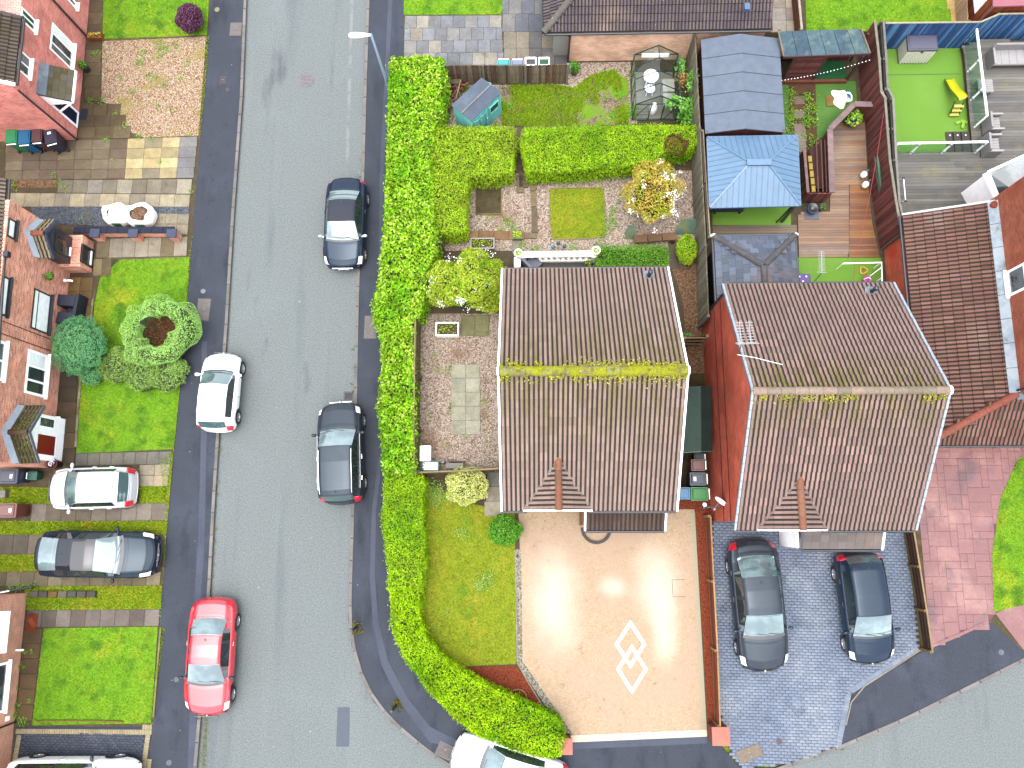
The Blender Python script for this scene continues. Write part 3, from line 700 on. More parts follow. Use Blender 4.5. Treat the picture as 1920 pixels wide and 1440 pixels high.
def ridge_run(roof, a, b, mat, col, r=0.12, step=0.42, name='ridge_tile'):
    a, b = Vector(a), Vector(b); d = (b-a); L = d.length; d.normalize(); n = max(1, round(L/step)); h = L/n
    x = d.cross(Vector((0, 0, 1))).normalized(); z = x.cross(d)
    key = ('ridge', mat.name)
    if key not in _ub:
        m = MB(); ring = [(math.cos(PI*k/8), math.sin(PI*k/8)) for k in range(9)]
        m.grid([[(0, c, s*0.92) for c, s in ring], [(1.0, c*0.97, s*0.88) for c, s in ring]], flip=True)
        m.grid([[(0, c*0.86, s*0.78) for c, s in ring], [(0, c, s*0.92) for c, s in ring]], sm=False, flip=True)
        o = m.build('ridge_tile', mat); _ub[key] = o.data; bpy.data.objects.remove(o)
    im = Wm(roof).inverted()
    for i in range(n):
        o = link(name, _ub[key], roof); M = Matrix((d*(h-0.006), x*r*rd.uniform(.97, 1.03), z*r)).transposed().to_4x4(); M.translation = a+d*(h*i)
        o.matrix_basis = im @ M; o.color = (*(rd.choice(col) if isinstance(col, list) else col), 1)
def gutter(t, a, b, mat, name='gutter', r=0.055):
    MB().tube([a, b], r, 8).build(name, mat, t)

# ---------------------------------------------------------------- windows and doors in walls
def wall_frame(A, B, out):
    """A, B: ground points of a wall; out: a point on its outer side"""
    u = (B-A); u.z = 0; u.normalize(); n = Vector((-u.y, u.x, 0))
    if n.dot(Vector(out)-A) < 0: n = -n
    return A, u, n
def on_wall(W, px, py):
    A, u, n = W; q = PP(px, py, A, n); return (q-A).dot(u), q.z
def window(t, W, sz, frame, pane, fw=0.07, vs=(), hz=(), sill=None, name='window', proud=0.03, panes=None):
    """sz: (s0, s1, z0, z1) on the wall; vs, hz: fractions where bars stand"""
    A, u, n = W; s0, s1, z0, z1 = sz
    if s0 > s1: s0, s1 = s1, s0
    q = lambda s, z, o=0.0: A+u*s+n*o+Vector((0, 0, z-A.z))
    b = MB(); d = 0.09; o = proud-d/2+0.0
    b.bar(q(s0, z0+fw/2, o), q(s1, z0+fw/2, o), d, fw); b.bar(q(s0, z1-fw/2, o), q(s1, z1-fw/2, o), d, fw)
    for s in (s0+fw/2, s1-fw/2): b.bar(q(s, z0+fw, o), q(s, z1-fw, o), fw, d, up=n)
    vv = [s0+fw]+[s0+(s1-s0)*k for k in vs]+[s1-fw]; hh = [z0+fw]+[z0+(z1-z0)*k for k in hz]+[z1-fw]
    for s in vv[1:-1]: b.bar(q(s, z0+fw, o), q(s, z1-fw, o), fw*0.8, d*0.9, up=n)
    for z in hh[1:-1]: b.bar(q(s0+fw, z, o), q(s1-fw, z, o), d*0.8, fw*0.8)
    w = b.build(name, frame, t); k = 0
    for i in range(len(vv)-1):
        for j in range(len(hh)-1):
            a = fw*0.4
            sa, sb = vv[i]+(a if i else 0), vv[i+1]-(a if i < len(vv)-2 else 0); za, zb = hh[j]+(a if j else 0), hh[j+1]-(a if j < len(hh)-2 else 0)
            pm = panes[k % len(panes)] if panes else pane; k += 1
            m = MB(); m.hexa([q(sa, za, 0.012), q(sb, za, 0.012), q(sb, za, -0.02), q(sa, za, -0.02)], [q(sa, zb, 0.012), q(sb, zb, 0.012), q(sb, zb, -0.02), q(sa, zb, -0.02)])
            m.build('pane', pm, w)
    if sill is not None:
        MB().bar(q(s0-0.06, z0-0.035, proud+0.03), q(s1+0.06, z0-0.035, proud+0.03), 0.14, 0.05).build('sill', sill, w)
    return w
WZ = [9.0]
def winpx(t, W, tl, br, frame, pane, **k):
    s0, z1 = on_wall(W, *tl); s1, z0 = on_wall(W, *br)
    if z0 > z1: z0, z1 = z1, z0
    z1 = min(z1, WZ[0])
    return window(t, W, (s0, s1, z0, z1), frame, pane, **k)
def wall_mesh(t, pts, z0, z1, mat, name='wall'):
    """an upright run of wall round a footprint, closed at the top"""
    return MB().prism(pts, z0, z1).build(name, mat, t)
def pipe(t, pts, r, mat, name='downpipe'):
    return MB().tube(pts, r, 8).build(name, mat, t)

BR_A = mk_brick('brick_buff', C(226, 160, 116), C(200, 132, 96), C(210, 190, 170))
BR_B = mk_brick('brick_red', C(206, 88, 62, 3.2), C(176, 66, 46, 3.0), C(190, 124, 104, 2.8), layers=[('n', 0.6, C(176, 64, 42, 3.0), 0.5, 0.75)])
BR_F = mk_brick('brick_orange', C(222, 146, 116, 3.9), C(164, 88, 70, 3.2), C(206, 180, 166, 3.4), layers=[('n', 0.9, C(210, 134, 106, 3.7), 0.5, 0.8)])
BR_E = mk_brick('brick_rose', C(220, 128, 114, 3.6), C(188, 96, 88, 3.3), C(212, 164, 154, 3.2))
BR_D = mk_brick('brick_pale', C(240, 190, 156, 3.0), C(222, 156, 122, 2.8), C(232, 206, 186, 2.8))
BR_P = mk_brick('brick_pillar', C(204, 96, 74), C(180, 78, 60), C(180, 130, 112))
MOSS = C(168, 170, 20)
PINK = [C(178, 153, 142, 1.4), C(186, 159, 147, 1.4), C(174, 150, 136, 1.4), C(180, 157, 145, 1.4)]
ROSE = [C(168, 140, 134, 1.45), C(176, 146, 138, 1.45), C(186, 152, 142, 1.45), C(164, 138, 130, 1.45)]
RIDGE = mk('ridge_clay', 'obj', 0.85, [('m', 12.0, 0.15), ('n', 3.0, C(170, 166, 40), 0.62, 0.78)], (30.0, 0.4, 0.006), var=0.08)
RIDGE_M = mk('ridge_mossy', 'obj', 0.95, [('n', 2.2, C(188, 192, 20, 1.3), 0.36, 0.55), ('n', 5.0, C(132, 142, 14, 1.1), 0.52, 0.7), ('v', 3.0, C(236, 232, 216), 0.11, 0.7), ('m', 30.0, 0.2)], (18.0, 1.0, 0.03))
LEAD = mk('lead_flashing', C(150, 166, 182), 0.6, [('n', 1.5, C(196, 210, 222), 0.45, 0.7), ('m', 14.0, 0.12)], (16.0, 0.3, 0.008))

def gable_home(t, x0, x1, y0, y1, ze, zr, ry, mat, cols, brick, verge):
    """tile edges x0..x1, y0..y1; ridge along x at ry, zr"""
    ov, vo = 0.30, 0.09; wx0, wx1, wy0, wy1 = x0+vo, x1-vo, y0+ov, y1-ov
    tf = (zr-ze)/(ry-y0); tb = (zr-ze)/(y1-ry); zf = ze+ov*tf-0.10; zb = ze+ov*tb-0.10; zt = zr-0.12
    b = MB()
    for x, s in ((wx0, -1), (wx1, 1)):
        q = [(x, wy0, 0), (x, wy1, 0), (x, wy1, zb), (x, ry, zt), (x, wy0, zf)]
        b.poly(q if s > 0 else q[::-1])
    b.poly([(wx0, wy0, 0), (wx1, wy0, 0), (wx1, wy0, zf), (wx0, wy0, zf)]); b.poly([(wx1, wy1, 0), (wx0, wy1, 0), (wx0, wy1, zb), (wx1, wy1, zb)])
    b.build('wall', brick, t)
    R_ = Roof(t, mat, cols)
    vf, vb = Vector((0, ry-y0, zr-ze)), Vector((0, ry-y1, zr-ze))
    return R_, vf, vb, (wx0, wx1, wy0, wy1)
def verge_strip(t, a, b, mat, w=0.09, h=0.10, name='verge_strip'):
    a, b = Vector(a), Vector(b); MB().bar(a, b, w, h).build(name, mat, t)
    # cap joints show as short clips along the strip
def verge_caps(t, a, b, col, step=0.345, w=0.11, name='verge_cap'):
    a, b = Vector(a), Vector(b); n = max(1, round((b-a).length/step)); d = (b-a)/n
    for i in range(n): beam(name, t, M_['paint'], a+d*i+Vector((0, 0, 0.018*(1-i % 2))), a+d*(i+1)-d*0.06, w, 0.07, col=col)

# ---- the middle house
t = thing('detached_house', 'detached house in the middle with a mossy yellow green ridge on its brown tiled roof', 'house', (2.03, 5.05, G))
TA = tile_mat('tile_mossy', (5.05, 3.4, C(150, 142, 40), 0.6))
ax0, ax1, ay0, ay1, aze, azr, ary = -1.13, 5.20, 0.44, 9.66, 4.3, 7.3, 5.05
R_, vf, vb, wa = gable_home(t, ax0, ax1, ay0, ay1, aze, azr, ary, TA, PINK, BR_A, None)
def pf(x, y): return Vector((x, y, aze+(y-ay0)*(azr-aze)/(ary-ay0)))
# the gablet in the front slope
gn = Vector((0, -(azr-aze), ary-ay0)).normalized()
gapex = PP(1046, 864, (0, ay0, aze), gn); gl = PP(983, 957, (0, ay0, aze), gn); gr = PP(1109, 957, (0, ay0, aze), gn)
gl = pf(gl.x, ay0+0.02); gr = pf(gr.x, ay0+0.02); gm = Vector(((gl.x+gr.x)/2, gl.y, gapex.z+0.02)); gapex.x = gm.x
def under_gab(q):
    k = (q.y-gl.y)/(gapex.y-gl.y); hw = (gr.x-gl.x)/2*(1-k)
    return not (0 <= k <= 1 and abs(q.x-gm.x) < hw-0.10)
R_.slope((ax0, ay0, aze), (1, 0, 0), vf, ax1-ax0, vf.length, keep=under_gab)
R_.slope((ax1, ay1, aze), (-1, 0, 0), vb, ax1-ax0, vb.length)
for e, s in ((gl, 1), (gr, -1)):
    v = gm-e; L = gapex.y-gm.y
    fr = (lambda q, s=s: (q.y-gm.y)/L < 1-abs(q.x-gm.x)/((gr.x-gl.x)/2)+0.08)
    if s > 0: R_.slope(Vector((e.x, gm.y+L, e.z)), (0, -1, 0), v, L, v.length, keep=fr, poly=[e, gm, gapex], w=0.33, h=0.36)
    else: R_.slope(e, (0, 1, 0), v, L, v.length, keep=fr, poly=[e, gapex, gm], w=0.33, h=0.36)
ro = R_.finish()
MB().poly([gl+Vector((0, -.01, 0)), gr+Vector((0, -.01, 0)), gm+Vector((0, -.01, 0))]).build('gable_panel', M_['white'], t)
for e in (gl, gr): MB().bar(e+Vector((0, -.03, .03)), gm+Vector((0, -.03, .03)), 0.06, 0.12).build('bargeboard', M_['white'], t)
for e, nm in ((gl, 0), (gr, 1)): MB().bar(e+Vector((0, 0, .03)), gapex+Vector((0, 0, .03)), 0.15, 0.03).build('valley', LEAD if nm == 0 else mk('lead_mossy', C(120, 132, 130), 0.7, [('n', 4.0, C(96, 110, 30), 0.45, 0.6)]), t)
ridge_run(ro, gm+Vector((0, -.03, .02)), gapex+Vector((0, .12, .03)), RIDGE, [C(176, 112, 84), C(170, 118, 92), C(184, 120, 90)], 0.13)
ridge_run(ro, (ax0-0.02, ary, azr+0.0), (ax1+0.02, ary, azr+0.0), RIDGE_M, [C(176, 164, 120), C(190, 184, 150), C(164, 156, 90)], 0.18, 0.45)
mz = np.column_stack([npr.uniform(ax0, ax1, 5200), ary+npr.normal(0, 0.17, 5200), np.zeros(5200)]); mz[:, 2] = azr+0.16-np.abs(mz[:, 1]-ary)*0.75-np.clip(np.abs(mz[:, 1]-ary)-.15, 0, 1)*.0
keepm = wob(mz[:, :2], 4, 2.5)+0.6*wob(mz[:, :2], 8, 7.0) > -0.25; mz = mz[keepm]
kind(leaves('moss', mz, np.tile([0, 0, 1.0], (len(mz), 1)), 0.06, mk_leaf('moss_tuft', [C(120, 128, 10, .8), C(176, 180, 14, .9), C(200, 200, 30, .9), C(224, 218, 120, .9)], trans=0.1), ro, 0.8, 0.9), 'stuff')
for y0_, y1_, sg in ((ay0, ary, 1), (ay1, ary, 1)):
    for x in (ax0-0.03, ax1+0.03):
        a, b = Vector((x, y0_, aze+0.0)), Vector((x, y1_, azr+0.0)); verge_strip(t, a, b, M_['white'], 0.07, 0.14)
for x in (ax0-0.05, ax1+0.05): MB().lathe([(0.001, -.03), (0.16, -.03), (0.16, .03), (0.001, .03)], (x, ary, azr+0.02), 12, axis='X').build('ridge_cap', M_['white'], t)
gutter(t, (ax0, ay0-.05, aze-.05), (gl.x+.1, ay0-.05, aze-.05), M_['black']); gutter(t, (gr.x-.1, ay0-.05, aze-.05), (ax1, ay0-.05, aze-.05), M_['black'])
gutter(t, (ax0, ay1+.05, aze-.05), (ax1, ay1+.05, aze-.05), M_['black'])
def flue(t, px, zt, z, d=(0.12, 0.35, .55)):
    c = P(*px, z); b = MB(); b.tube([c, c+Vector((0, 0, .5))], 0.065, 12); b.lathe([(.065, .42), (.095, .44), (.095, .56), (.04, .6), (.001, .6)], c, 12); b.build('flue', M_['black'], t)
    b = MB(); b.box(c+Vector((0, -.02, .03)), (.42, .46, .03)); b.lathe([(.15, .03), (.085, .12)], c, 12); b.build('flue_flashing', LEAD, t)
flue(t, (1216, 518), 0, 4.62)
# porch and garage lean-to of the middle house
lx0, lx1 = P(1098, 985, 2.25).x, P(1245, 985, 2.25).x; ly = P(1150, 994, 2.25).y
R2 = Roof(t, tile_mat('tile_lean', None), [C(118, 92, 82), C(126, 100, 90), C(110, 86, 76)]); vv = Vector((0, wa[2]-ly, 0.55))
R2.slope((lx0, ly, 2.25), (1, 0, 0), vv, lx1-lx0, vv.length).finish(name='lean_to_roof')
MB().box(((lx0+lx1)/2, (ly+.15+wa[2])/2, 1.15), (lx1-lx0-.2, wa[2]-ly-.15, 2.1)).build('lean_to_wall', BR_A, t)
for x in (lx0-.03, lx1+.03): MB().bar((x, ly, 2.27), (x, wa[2], 2.82), 0.07, 0.12).build('verge_strip', M_['white'], t)
gutter(t, (lx0, ly-.05, 2.2), (lx1, ly-.05, 2.2), M_['black'])
q = P(1092, 985, 0.9); piece('door_post', t, M_['timber'], (q.x, (q.y+wa[2])/2, 1.1), (0.14, max(.2, wa[2]-q.y), 2.0), col=C(216, 150, 90))
for hx, hz, hw_ in ((-.6, 2.75, 1.3), (1.55, 2.75, 1.5), (-.55, .95, 1.5)):
    window(t, (Vector((1.0, wa[2], 0)), Vector((1, 0, 0)), Vector((0, -1, 0))), (hx, hx+hw_, hz, hz+1.1), M_['white'], M_['glass_pane'], vs=(.5,), sill=M_['white'])
# ring doorstep
c = P(1118, 991, 0.15); b = MB(); rows = []
for r_, z_ in ((0.50, .1), (.50, .158), (.64, .158), (.64, .1)): rows.append([Vector((c.x+r_*math.cos(a), c.y+r_*math.sin(a), z_)) for a in np.linspace(PI*0.98, PI*2.02, 25)])
b.grid(rows, sm=False, flip=True); b.build('doorstep_edging', M_['concrete'], t).color = (*C(112, 104, 100), 1)

# ---- the house beside it
t = thing('detached_house', 'detached house with a bright red brick side wall and pinkish brown tiled roof', 'house', (10.5, 4.35, G))
TB = tile_mat('tile_rosy', (4.35, 1.9, C(150, 146, 40), 0.8))
bx0, bx1, by0, by1, bze, bzr, bry = 7.31, 13.70, -0.25, 8.97, 4.3, 7.5, 4.30
R_, vf, vb, wb = gable_home(t, bx0, bx1, by0, by1, bze, bzr, bry, TB, ROSE, BR_B, None)
gn = Vector((0, -(bzr-bze), bry-by0)).normalized()
gapex = PP(1497, 900, (0, by0, bze), gn); gl = PP(1420, 993, (0, by0, bze), gn); gr = PP(1548, 993, (0, by0, bze), gn)
for e in (gl, gr): e.y = by0+.02; e.z = bze+.01
gm = Vector(((gl.x+gr.x)/2, gl.y, gapex.z+0.02)); gapex.x = gm.x
R_.slope((bx0, by0, bze), (1, 0, 0), vf, bx1-bx0, vf.length, keep=under_gab)
R_.slope((bx1, by1, bze), (-1, 0, 0), vb, bx1-bx0, vb.length)
for e, s in ((gl, 1), (gr, -1)):
    v = gm-e; L = gapex.y-gm.y
    fr = (lambda q, s=s: (q.y-gm.y)/L < 1-abs(q.x-gm.x)/((gr.x-gl.x)/2)+0.08)
    if s > 0: R_.slope(Vector((e.x, gm.y+L, e.z)), (0, -1, 0), v, L, v.length, keep=fr, poly=[e, gm, gapex], w=0.33, h=0.36)
    else: R_.slope(e, (0, 1, 0), v, L, v.length, keep=fr, poly=[e, gapex, gm], w=0.33, h=0.36)
ro = R_.finish()
MB().poly([gl+Vector((0, -.01, 0)), gr+Vector((0, -.01, 0)), gm+Vector((0, -.01, 0))]).build('gable_panel', M_['white'], t)
for e in (gl, gr):
    MB().bar(e+Vector((0, -.03, .03)), gm+Vector((0, -.03, .03)), 0.06, 0.12).build('bargeboard', M_['white'], t)
    MB().bar(e+Vector((0, 0, .03)), gapex+Vector((0, 0, .03)), 0.13, 0.03).build('valley', LEAD, t)
ridge_run(ro, gm+Vector((0, -.03, .02)), gapex+Vector((0, .12, .03)), RIDGE, [C(190, 128, 98), C(182, 122, 96), C(194, 134, 104)], 0.13)
ridge_run(ro, (bx0-.02, bry, bzr), (bx1+.02, bry, bzr), RIDGE, [C(190, 170, 150), C(200, 176, 156), C(178, 164, 138), C(206, 176, 158)], 0.14, 0.45)
mz = np.column_stack([npr.uniform(bx0, bx1, 1500), bry-0.20+npr.normal(0, 0.10, 1500), np.zeros(1500)]); mz[:, 2] = bzr+0.10-np.abs(mz[:, 1]-bry)*0.6
mz = mz[wob(mz[:, :2], 14, 2.5)+0.6*wob(mz[:, :2], 18, 7.0) > 0.05]
kind(leaves('moss', mz, np.tile([0, 0, 1.0], (len(mz), 1)), 0.05, bpy.data.materials['moss_tuft'], ro, 0.8, 0.9), 'stuff')
for y0_ in (by0, by1):
    for x in (bx0-.03, bx1+.03):
        verge_strip(t, (x, y0_, bze), (x, bry, bzr), LEAD, 0.07, 0.14); verge_caps(t, (x, y0_, bze+.07), (x, bry, bzr+.07), C(206, 218, 232, 1.3), 0.345, 0.08)
MB().lathe([(0.001, -.03), (0.15, -.03), (0.15, .03), (0.001, .03)], (bx1+.05, bry, bzr+.02), 12, axis='X').build('ridge_cap', M_['white'], t)
gutter(t, (bx0, by0-.05, bze-.05), (gl.x+.1, by0-.05, bze-.05), M_['black']); gutter(t, (gr.x-.1, by0-.05, bze-.05), (bx1, by0-.05, bze-.05), M_['black'])
gutter(t, (bx0, by1+.05, bze-.05), (bx1, by1+.05, bze-.05), M_['black'])
flue(t, (1632, 548), 0, 4.62)
pipe(t, [(wb[0]+.06, wb[3]-.02, 4.2), (wb[0]-.05, wb[3]+.02, 3.9), (wb[0]-.05, wb[3]+.02, .15)], 0.045, M_['black'])
# soldier courses proud on the side wall
for z_ in (2.35, 3.4): MB().bar((wb[0]-.006, wb[2], z_), (wb[0]-.006, wb[3], z_), 0.03, 0.06).build('string_course', mk('brick_dark_course', C(120, 52, 38), 0.9, [('m', 20, .2)]), t)
lx0, lx1 = P(1502, 1010, 2.3).x, P(1650, 1010, 2.3).x; ly = P(1570, 1030, 2.3).y
R2 = Roof(t, tile_mat('tile_flat', None, lichen=0.95), [C(154, 142, 138), C(160, 148, 144), C(150, 138, 132)], flat=True); vv = Vector((0, wb[2]-ly, 0.5))
R2.slope((lx0, ly, 2.3), (1, 0, 0), vv, lx1-lx0, vv.length, h=0.30).finish(name='lean_to_roof')
for x, m in ((lx0-.04, M_['black']), (lx1+.04, M_['white'])): MB().bar((x, ly, 2.3), (x, wb[2], 2.8), 0.08, 0.12).build('verge_strip', m, t)
gutter(t, (lx0, ly-.05, 2.25), (lx1, ly-.05, 2.25), M_['black'])
MB().box((lx0-.12, (wb[2]+ly)/2+.05, 1.2), (0.10, wb[2]-ly, 2.1)).build('porch_side', M_['white'], t)
MB().box(((lx0+lx1)/2+.3, (wb[2]+ly)/2+.2, 1.2), (lx1-lx0-.7, wb[2]-ly-.4, 2.1)).build('lean_to_wall', BR_B, t)

for hx, hz, hw_ in ((8.1, 2.75, 1.5), (11.3, 2.75, 1.4), (8.75, .95, 1.5)):
    window(t, (Vector((0, wb[2], 0)), Vector((1, 0, 0)), Vector((0, -1, 0))), (hx, hx+hw_, hz, hz+1.1), M_['white'], M_['glass_pane'], vs=(.5,), sill=M_['white'])
# ---- aerials, dish and lamp
def aerial(label, feet, base, tip, n, el, mast_to=None, booms=1):
    a, b = Vector(base), Vector(tip); c0 = Vector(feet); t = thing('television_aerial', label, 'aerial', c0, group='television aerials')
    beam('mast', t, M_['metal'], c0, a, 0.03, 0.03, col=C(176, 180, 184))
    d = (b-a); x = d.cross(Vector((0, 0, 1))).normalized()
    for k in range(booms):
        o = x*(k*0.32)
        beam('boom', t, M_['metal'], a+o, b+o*1.0, 0.025, 0.025, col=C(226, 228, 230))
        for i in range(n):
            p = a+d*((i+.4)/n)+o; w = el*(1.0 if i else 1.5); beam('element', t, M_['metal'], p-x*w/2, p+x*w/2, 0.018, 0.018, col=C(230, 232, 234))
    if booms > 1: beam('cross_arm', t, M_['metal'], a-x*.15, a+x*.6, 0.03, 0.03, col=C(210, 212, 214))
    return t
aerial('twin comb television aerial standing at the verge above the red brick wall', P(1386, 662, 6.5), P(1390, 645, 7.7), P(1386, 602, 7.7), 8, 0.26, booms=2)
a_, b_ = P(1541, 512, 5.6), P(1540, 470, 5.6)
aerial('single white television aerial reaching over the artificial grass', P(1527, 527, 4.45), a_, b_, 11, 0.24)
t = thing('cable', 'pale cable drooping over the pinkish roof from the twin aerial', 'cable', P(1388, 660, 6.6))
pts = [PP(x, y, (0, by0, bze+.12), Vector((0, bzr-bze, by1-bry)).normalized()) if 0 else P(x, y, 7.3) for x, y in ((1388, 660), (1420, 667), (1470, 682), (1540, 704))]
for p, z_ in zip(pts, (6.9, 7.0, 7.15, 7.35)): p.z = z_
MB().tube(pts[:3], 0.008, 6).build('wire', M_['white'], t)
c = P(1354, 938, 2.6)
t = thing('satellite_dish', 'white satellite dish turned edge on at the corner of the red brick wall', 'satellite dish', c)
fdir = Vector((-0.62, -0.7, 0.12)).normalized(); rows = []
x_ = fdir.cross(Vector((0, 0, 1))).normalized(); y_ = x_.cross(fdir)
for r_ in (0.001, .08, .16, .22, .27): rows.append([c+fdir*(r_*r_*0.9)+(x_*math.cos(2*PI*k/20)+y_*math.sin(2*PI*k/20)*1.08)*r_ for k in range(20)])
b = MB(); b.grid(rows, closed=True); b.grid([[p-fdir*.012 for p in r] for r in rows], closed=True, flip=True); b.build('reflector', M_['white'], t)
beam('arm', t, M_['metal'], c-y_*.3, c+fdir*.42-y_*.12, .025, .025, col=C(200, 202, 206)); piece('receiver', t, M_['paint'], c+fdir*.45-y_*.11, (.07, .07, .12), 0.7, C(236, 236, 236))
beam('bracket', t, M_['metal'], c-fdir*.02, Vector((wb[0], c.y+.1, c.z-.05)), .04, .04, col=C(150, 152, 156))
c = P(1321, 951, 2.0)
t = thing('outdoor_lamp', 'white globe lamp on a dark bracket by the fence top', 'outdoor lamp', c)
MB().ball(c+Vector((0, .1, .05)), 0.085, sz=1.2).build('globe', M_['white'], t); MB().lathe([(.05, -.25), (.08, -.2), (.08, -.03), (.04, 0), (.001, 0)], c+Vector((0, .0, .0)), 12).build('lantern_base', M_['black'], t)
beam('bracket', t, M_['black'], c+Vector((0, 0, -.1)), Vector((wb[0], c.y, c.z-.1)), .05, .05)

# ---- lean-to roofs and wall of the house at the edge
t = thing('brick_house', 'red brick house with a low tiled side roof beside the grey deck', 'house', P(1888, 620, 0))
ex = P(1690, 402, 2.4).x; tx = P(1866, 395, 3.7).x; ny = P(1690, 405, 2.4).y; sy = P(1840, 834, 2.4).y; wy = P(1912, 738, 3.7).y
TC = tile_mat('tile_red', None, lichen=0.8); RED = [C(160, 112, 100, 1.1), C(170, 120, 106, 1.1), C(166, 122, 102, 1.1), C(178, 132, 118, 1.1), C(150, 108, 92, 1.1)]
R_ = Roof(t, TC, RED); vl = Vector((tx-ex, 0, 1.3)); dy = wy-sy
R_.slope((ex, ny, 2.4), (0, -1, 0), vl, ny-sy, vl.length, keep=lambda q: (q.y-sy)/dy > (q.x-ex)/(tx-ex)-0.05, poly=[(ex, ny, 2.4), (ex, sy, 2.4), (tx, wy, 3.7), (tx, ny, 3.7)], w=0.34, h=0.36)
vfc = Vector((0, dy, 1.3)); xe = P(2060, 834, 2.4).x
R_.slope((ex, sy, 2.4), (1, 0, 0), vfc, xe-ex, vfc.length, keep=lambda q: (q.y-sy)/dy < (q.x-ex)/(tx-ex)+0.05, poly=[(ex, sy, 2.4), (xe, sy, 2.4), (xe, wy, 3.7), (tx, wy, 3.7)], w=0.33, h=0.36)
ro = R_.finish()
ridge_run(ro, (ex, sy, 2.45), (tx, wy, 3.76), RIDGE, [C(190, 104, 84), C(182, 98, 80), C(196, 112, 90)], 0.15, 0.62, 'hip_tile')
MB().prism([(ex+.25, ny-.08), (ex+.25, sy+.25), (xe, sy+.25), (xe, ny-.08)], 0, 2.42).build('side_wall', BR_B, t)
MB().poly([(ex+.1, ny-.08, 2.36), (tx, ny-.08, 2.3), (tx, ny-.08, 3.6)]).build('gable_panel', BR_B, t)
verge_strip(t, (ex, ny+.04, 2.44), (tx, ny+.04, 3.74), M_['paint'], 0.08, 0.10, 'verge_strip'); t.children[-1].color = (*C(232, 230, 226, 1.6), 1)
BR_C = mk_brick('brick_rust', C(212, 112, 80, 1.9), C(180, 84, 58, 1.8), C(200, 148, 124, 1.8), layers=[('n', .5, C(170, 84, 56, 1.8), .5, .75)])
MB().prism([(tx, ny+.2), (tx, wy), (xe, wy), (xe, ny+.2)], 0, 5.98).build('wall', BR_C, t)
mq = [(tx-.06, wy-.2, 6.0), (xe, wy-.2, 6.0), (xe, ny+.3, 6.0), (tx-.06, ny+.3, 6.0)]; my = (wy+ny+.9)/2; m = MB(); m.poly([mq[0], mq[1], (xe, my, 8.0), (tx+2.5, my, 8.0)]); m.poly([mq[2], mq[3], (tx+2.5, my, 8.0), (xe, my, 8.0)]); m.poly([mq[3], mq[0], (tx+2.5, my, 8.0)]); m.build('main_roof', TC, t).color = (*RED[0], 1)
b = MB()
yy = np.linspace(ny, wy, 9)
for k in range(8):
    y1_, y2_ = yy[k], yy[k+1]+0.02; b.hexa([(tx-.28, y2_, 3.62+.07), (tx+.02, y2_, 3.70+.10), (tx+.02, y1_, 3.70+.10), (tx-.28, y1_, 3.62+.07)], [(tx-.28, y2_, 3.655+.07), (tx+.02, y2_, 3.86+.1), (tx+.02, y1_, 3.86+.1), (tx-.28, y1_, 3.655+.07)])
b.build('flashing', mk('flashing_pale', C(188, 206, 222, 1.2), 0.6, [('n', 2.0, C(150, 150, 128), 0.52, 0.72), ('n', 1.2, C(214, 228, 238, 1.3), 0.45, 0.6)], (14.0, 0.5, 0.01)), t)
MB().hexa([(tx, wy-.22, 3.66), (xe, wy-.22, 3.66), (xe, wy+.0, 3.78), (tx, wy+.0, 3.78)], [(tx, wy-.22, 3.70), (xe, wy-.22, 3.70), (xe, wy+.01, 3.9), (tx, wy+.01, 3.9)]).build('flashing', LEAD, t)
gutter(t, (ex-.06, ny, 2.36), (ex-.06, sy, 2.36), M_['black']); gutter(t, (ex, sy-.05, 2.36), (xe, sy-.05, 2.36), M_['black'])
W = wall_frame(Vector((tx, ny+.2, 0)), Vector((tx, wy, 0)), (0, 5, 0))
winpx(t, W, (1921, 492), (1894, 556), M_['white'], M_['glass_pane'], fw=0.09, sill=M_['white'])
pipe(t, [(tx-.08, wy+.1, 5.2), (tx-.08, wy+.1, 3.9), (tx+.3, wy-.1, 3.92), (tx+2, wy-.12, 3.92)], 0.04, M_['black'])
c = P(1866, 383, 3.9)
MB().lathe([(.13, -.4), (.15, .0), (.11, .03), (.001, .03)], c, 14).build('chimney_pot', RIDGE, t).color = (*C(190, 84, 70), 1)
# white conservatory corner behind that house
t = thing('conservatory', 'white framed conservatory corner with a glass roof at the edge of the grey deck', 'conservatory', P(1868, 372, G))
c = P(1872, 352, 2.3); z_ = 2.3
a, b_ = P(1852, 323, 2.5), P(1925, 290, 3.2); c_ = P(1872, 372, 2.3); d_ = P(1960, 392, 2.6)
beam('roof_bar', t, M_['white'], a, b_, 0.10, 0.10); beam('roof_bar', t, M_['white'], c_, P(1925, 380, 2.9), 0.22, 0.10)
beam('eave_beam', t, M_['white'], a, c_, 0.42, 0.12); beam('roof_bar', t, M_['white'], P(1866, 345, 2.42), P(1930, 330, 3.0), 0.06, 0.08)
MB().poly([a, c_, P(1930, 378, 3.0), b_]).build('roof_pane', M_['glass_pane'], t)
g0, g1 = P(1860, 325, 1.0), P(1872, 372, 1.0)
MB().hexa([(a.x, a.y, G), (a.x+.08, a.y, G), (c_.x+.08, c_.y, G), (c_.x, c_.y, G)], [(a.x, a.y, 2.4), (a.x+.08, a.y, 2.4), (c_.x+.08, c_.y, 2.25), (c_.x, c_.y, 2.25)]).build('frame_wall', M_['white'], t)
R2 = Roof(t, TC, RED); u_ = (P(1935, 405, 2.2)-P(1888, 342, 2.2)); o_ = P(1888, 342, 2.45)
v_ = Vector((-u_.y, u_.x, 0)).normalized()*1.0+Vector((0, 0, .5)); L_ = u_.length
R2.slope(o_, u_, v_ if u_.cross(v_).z > 0 else -v_, L_, 1.1).finish(name='tiled_edge')

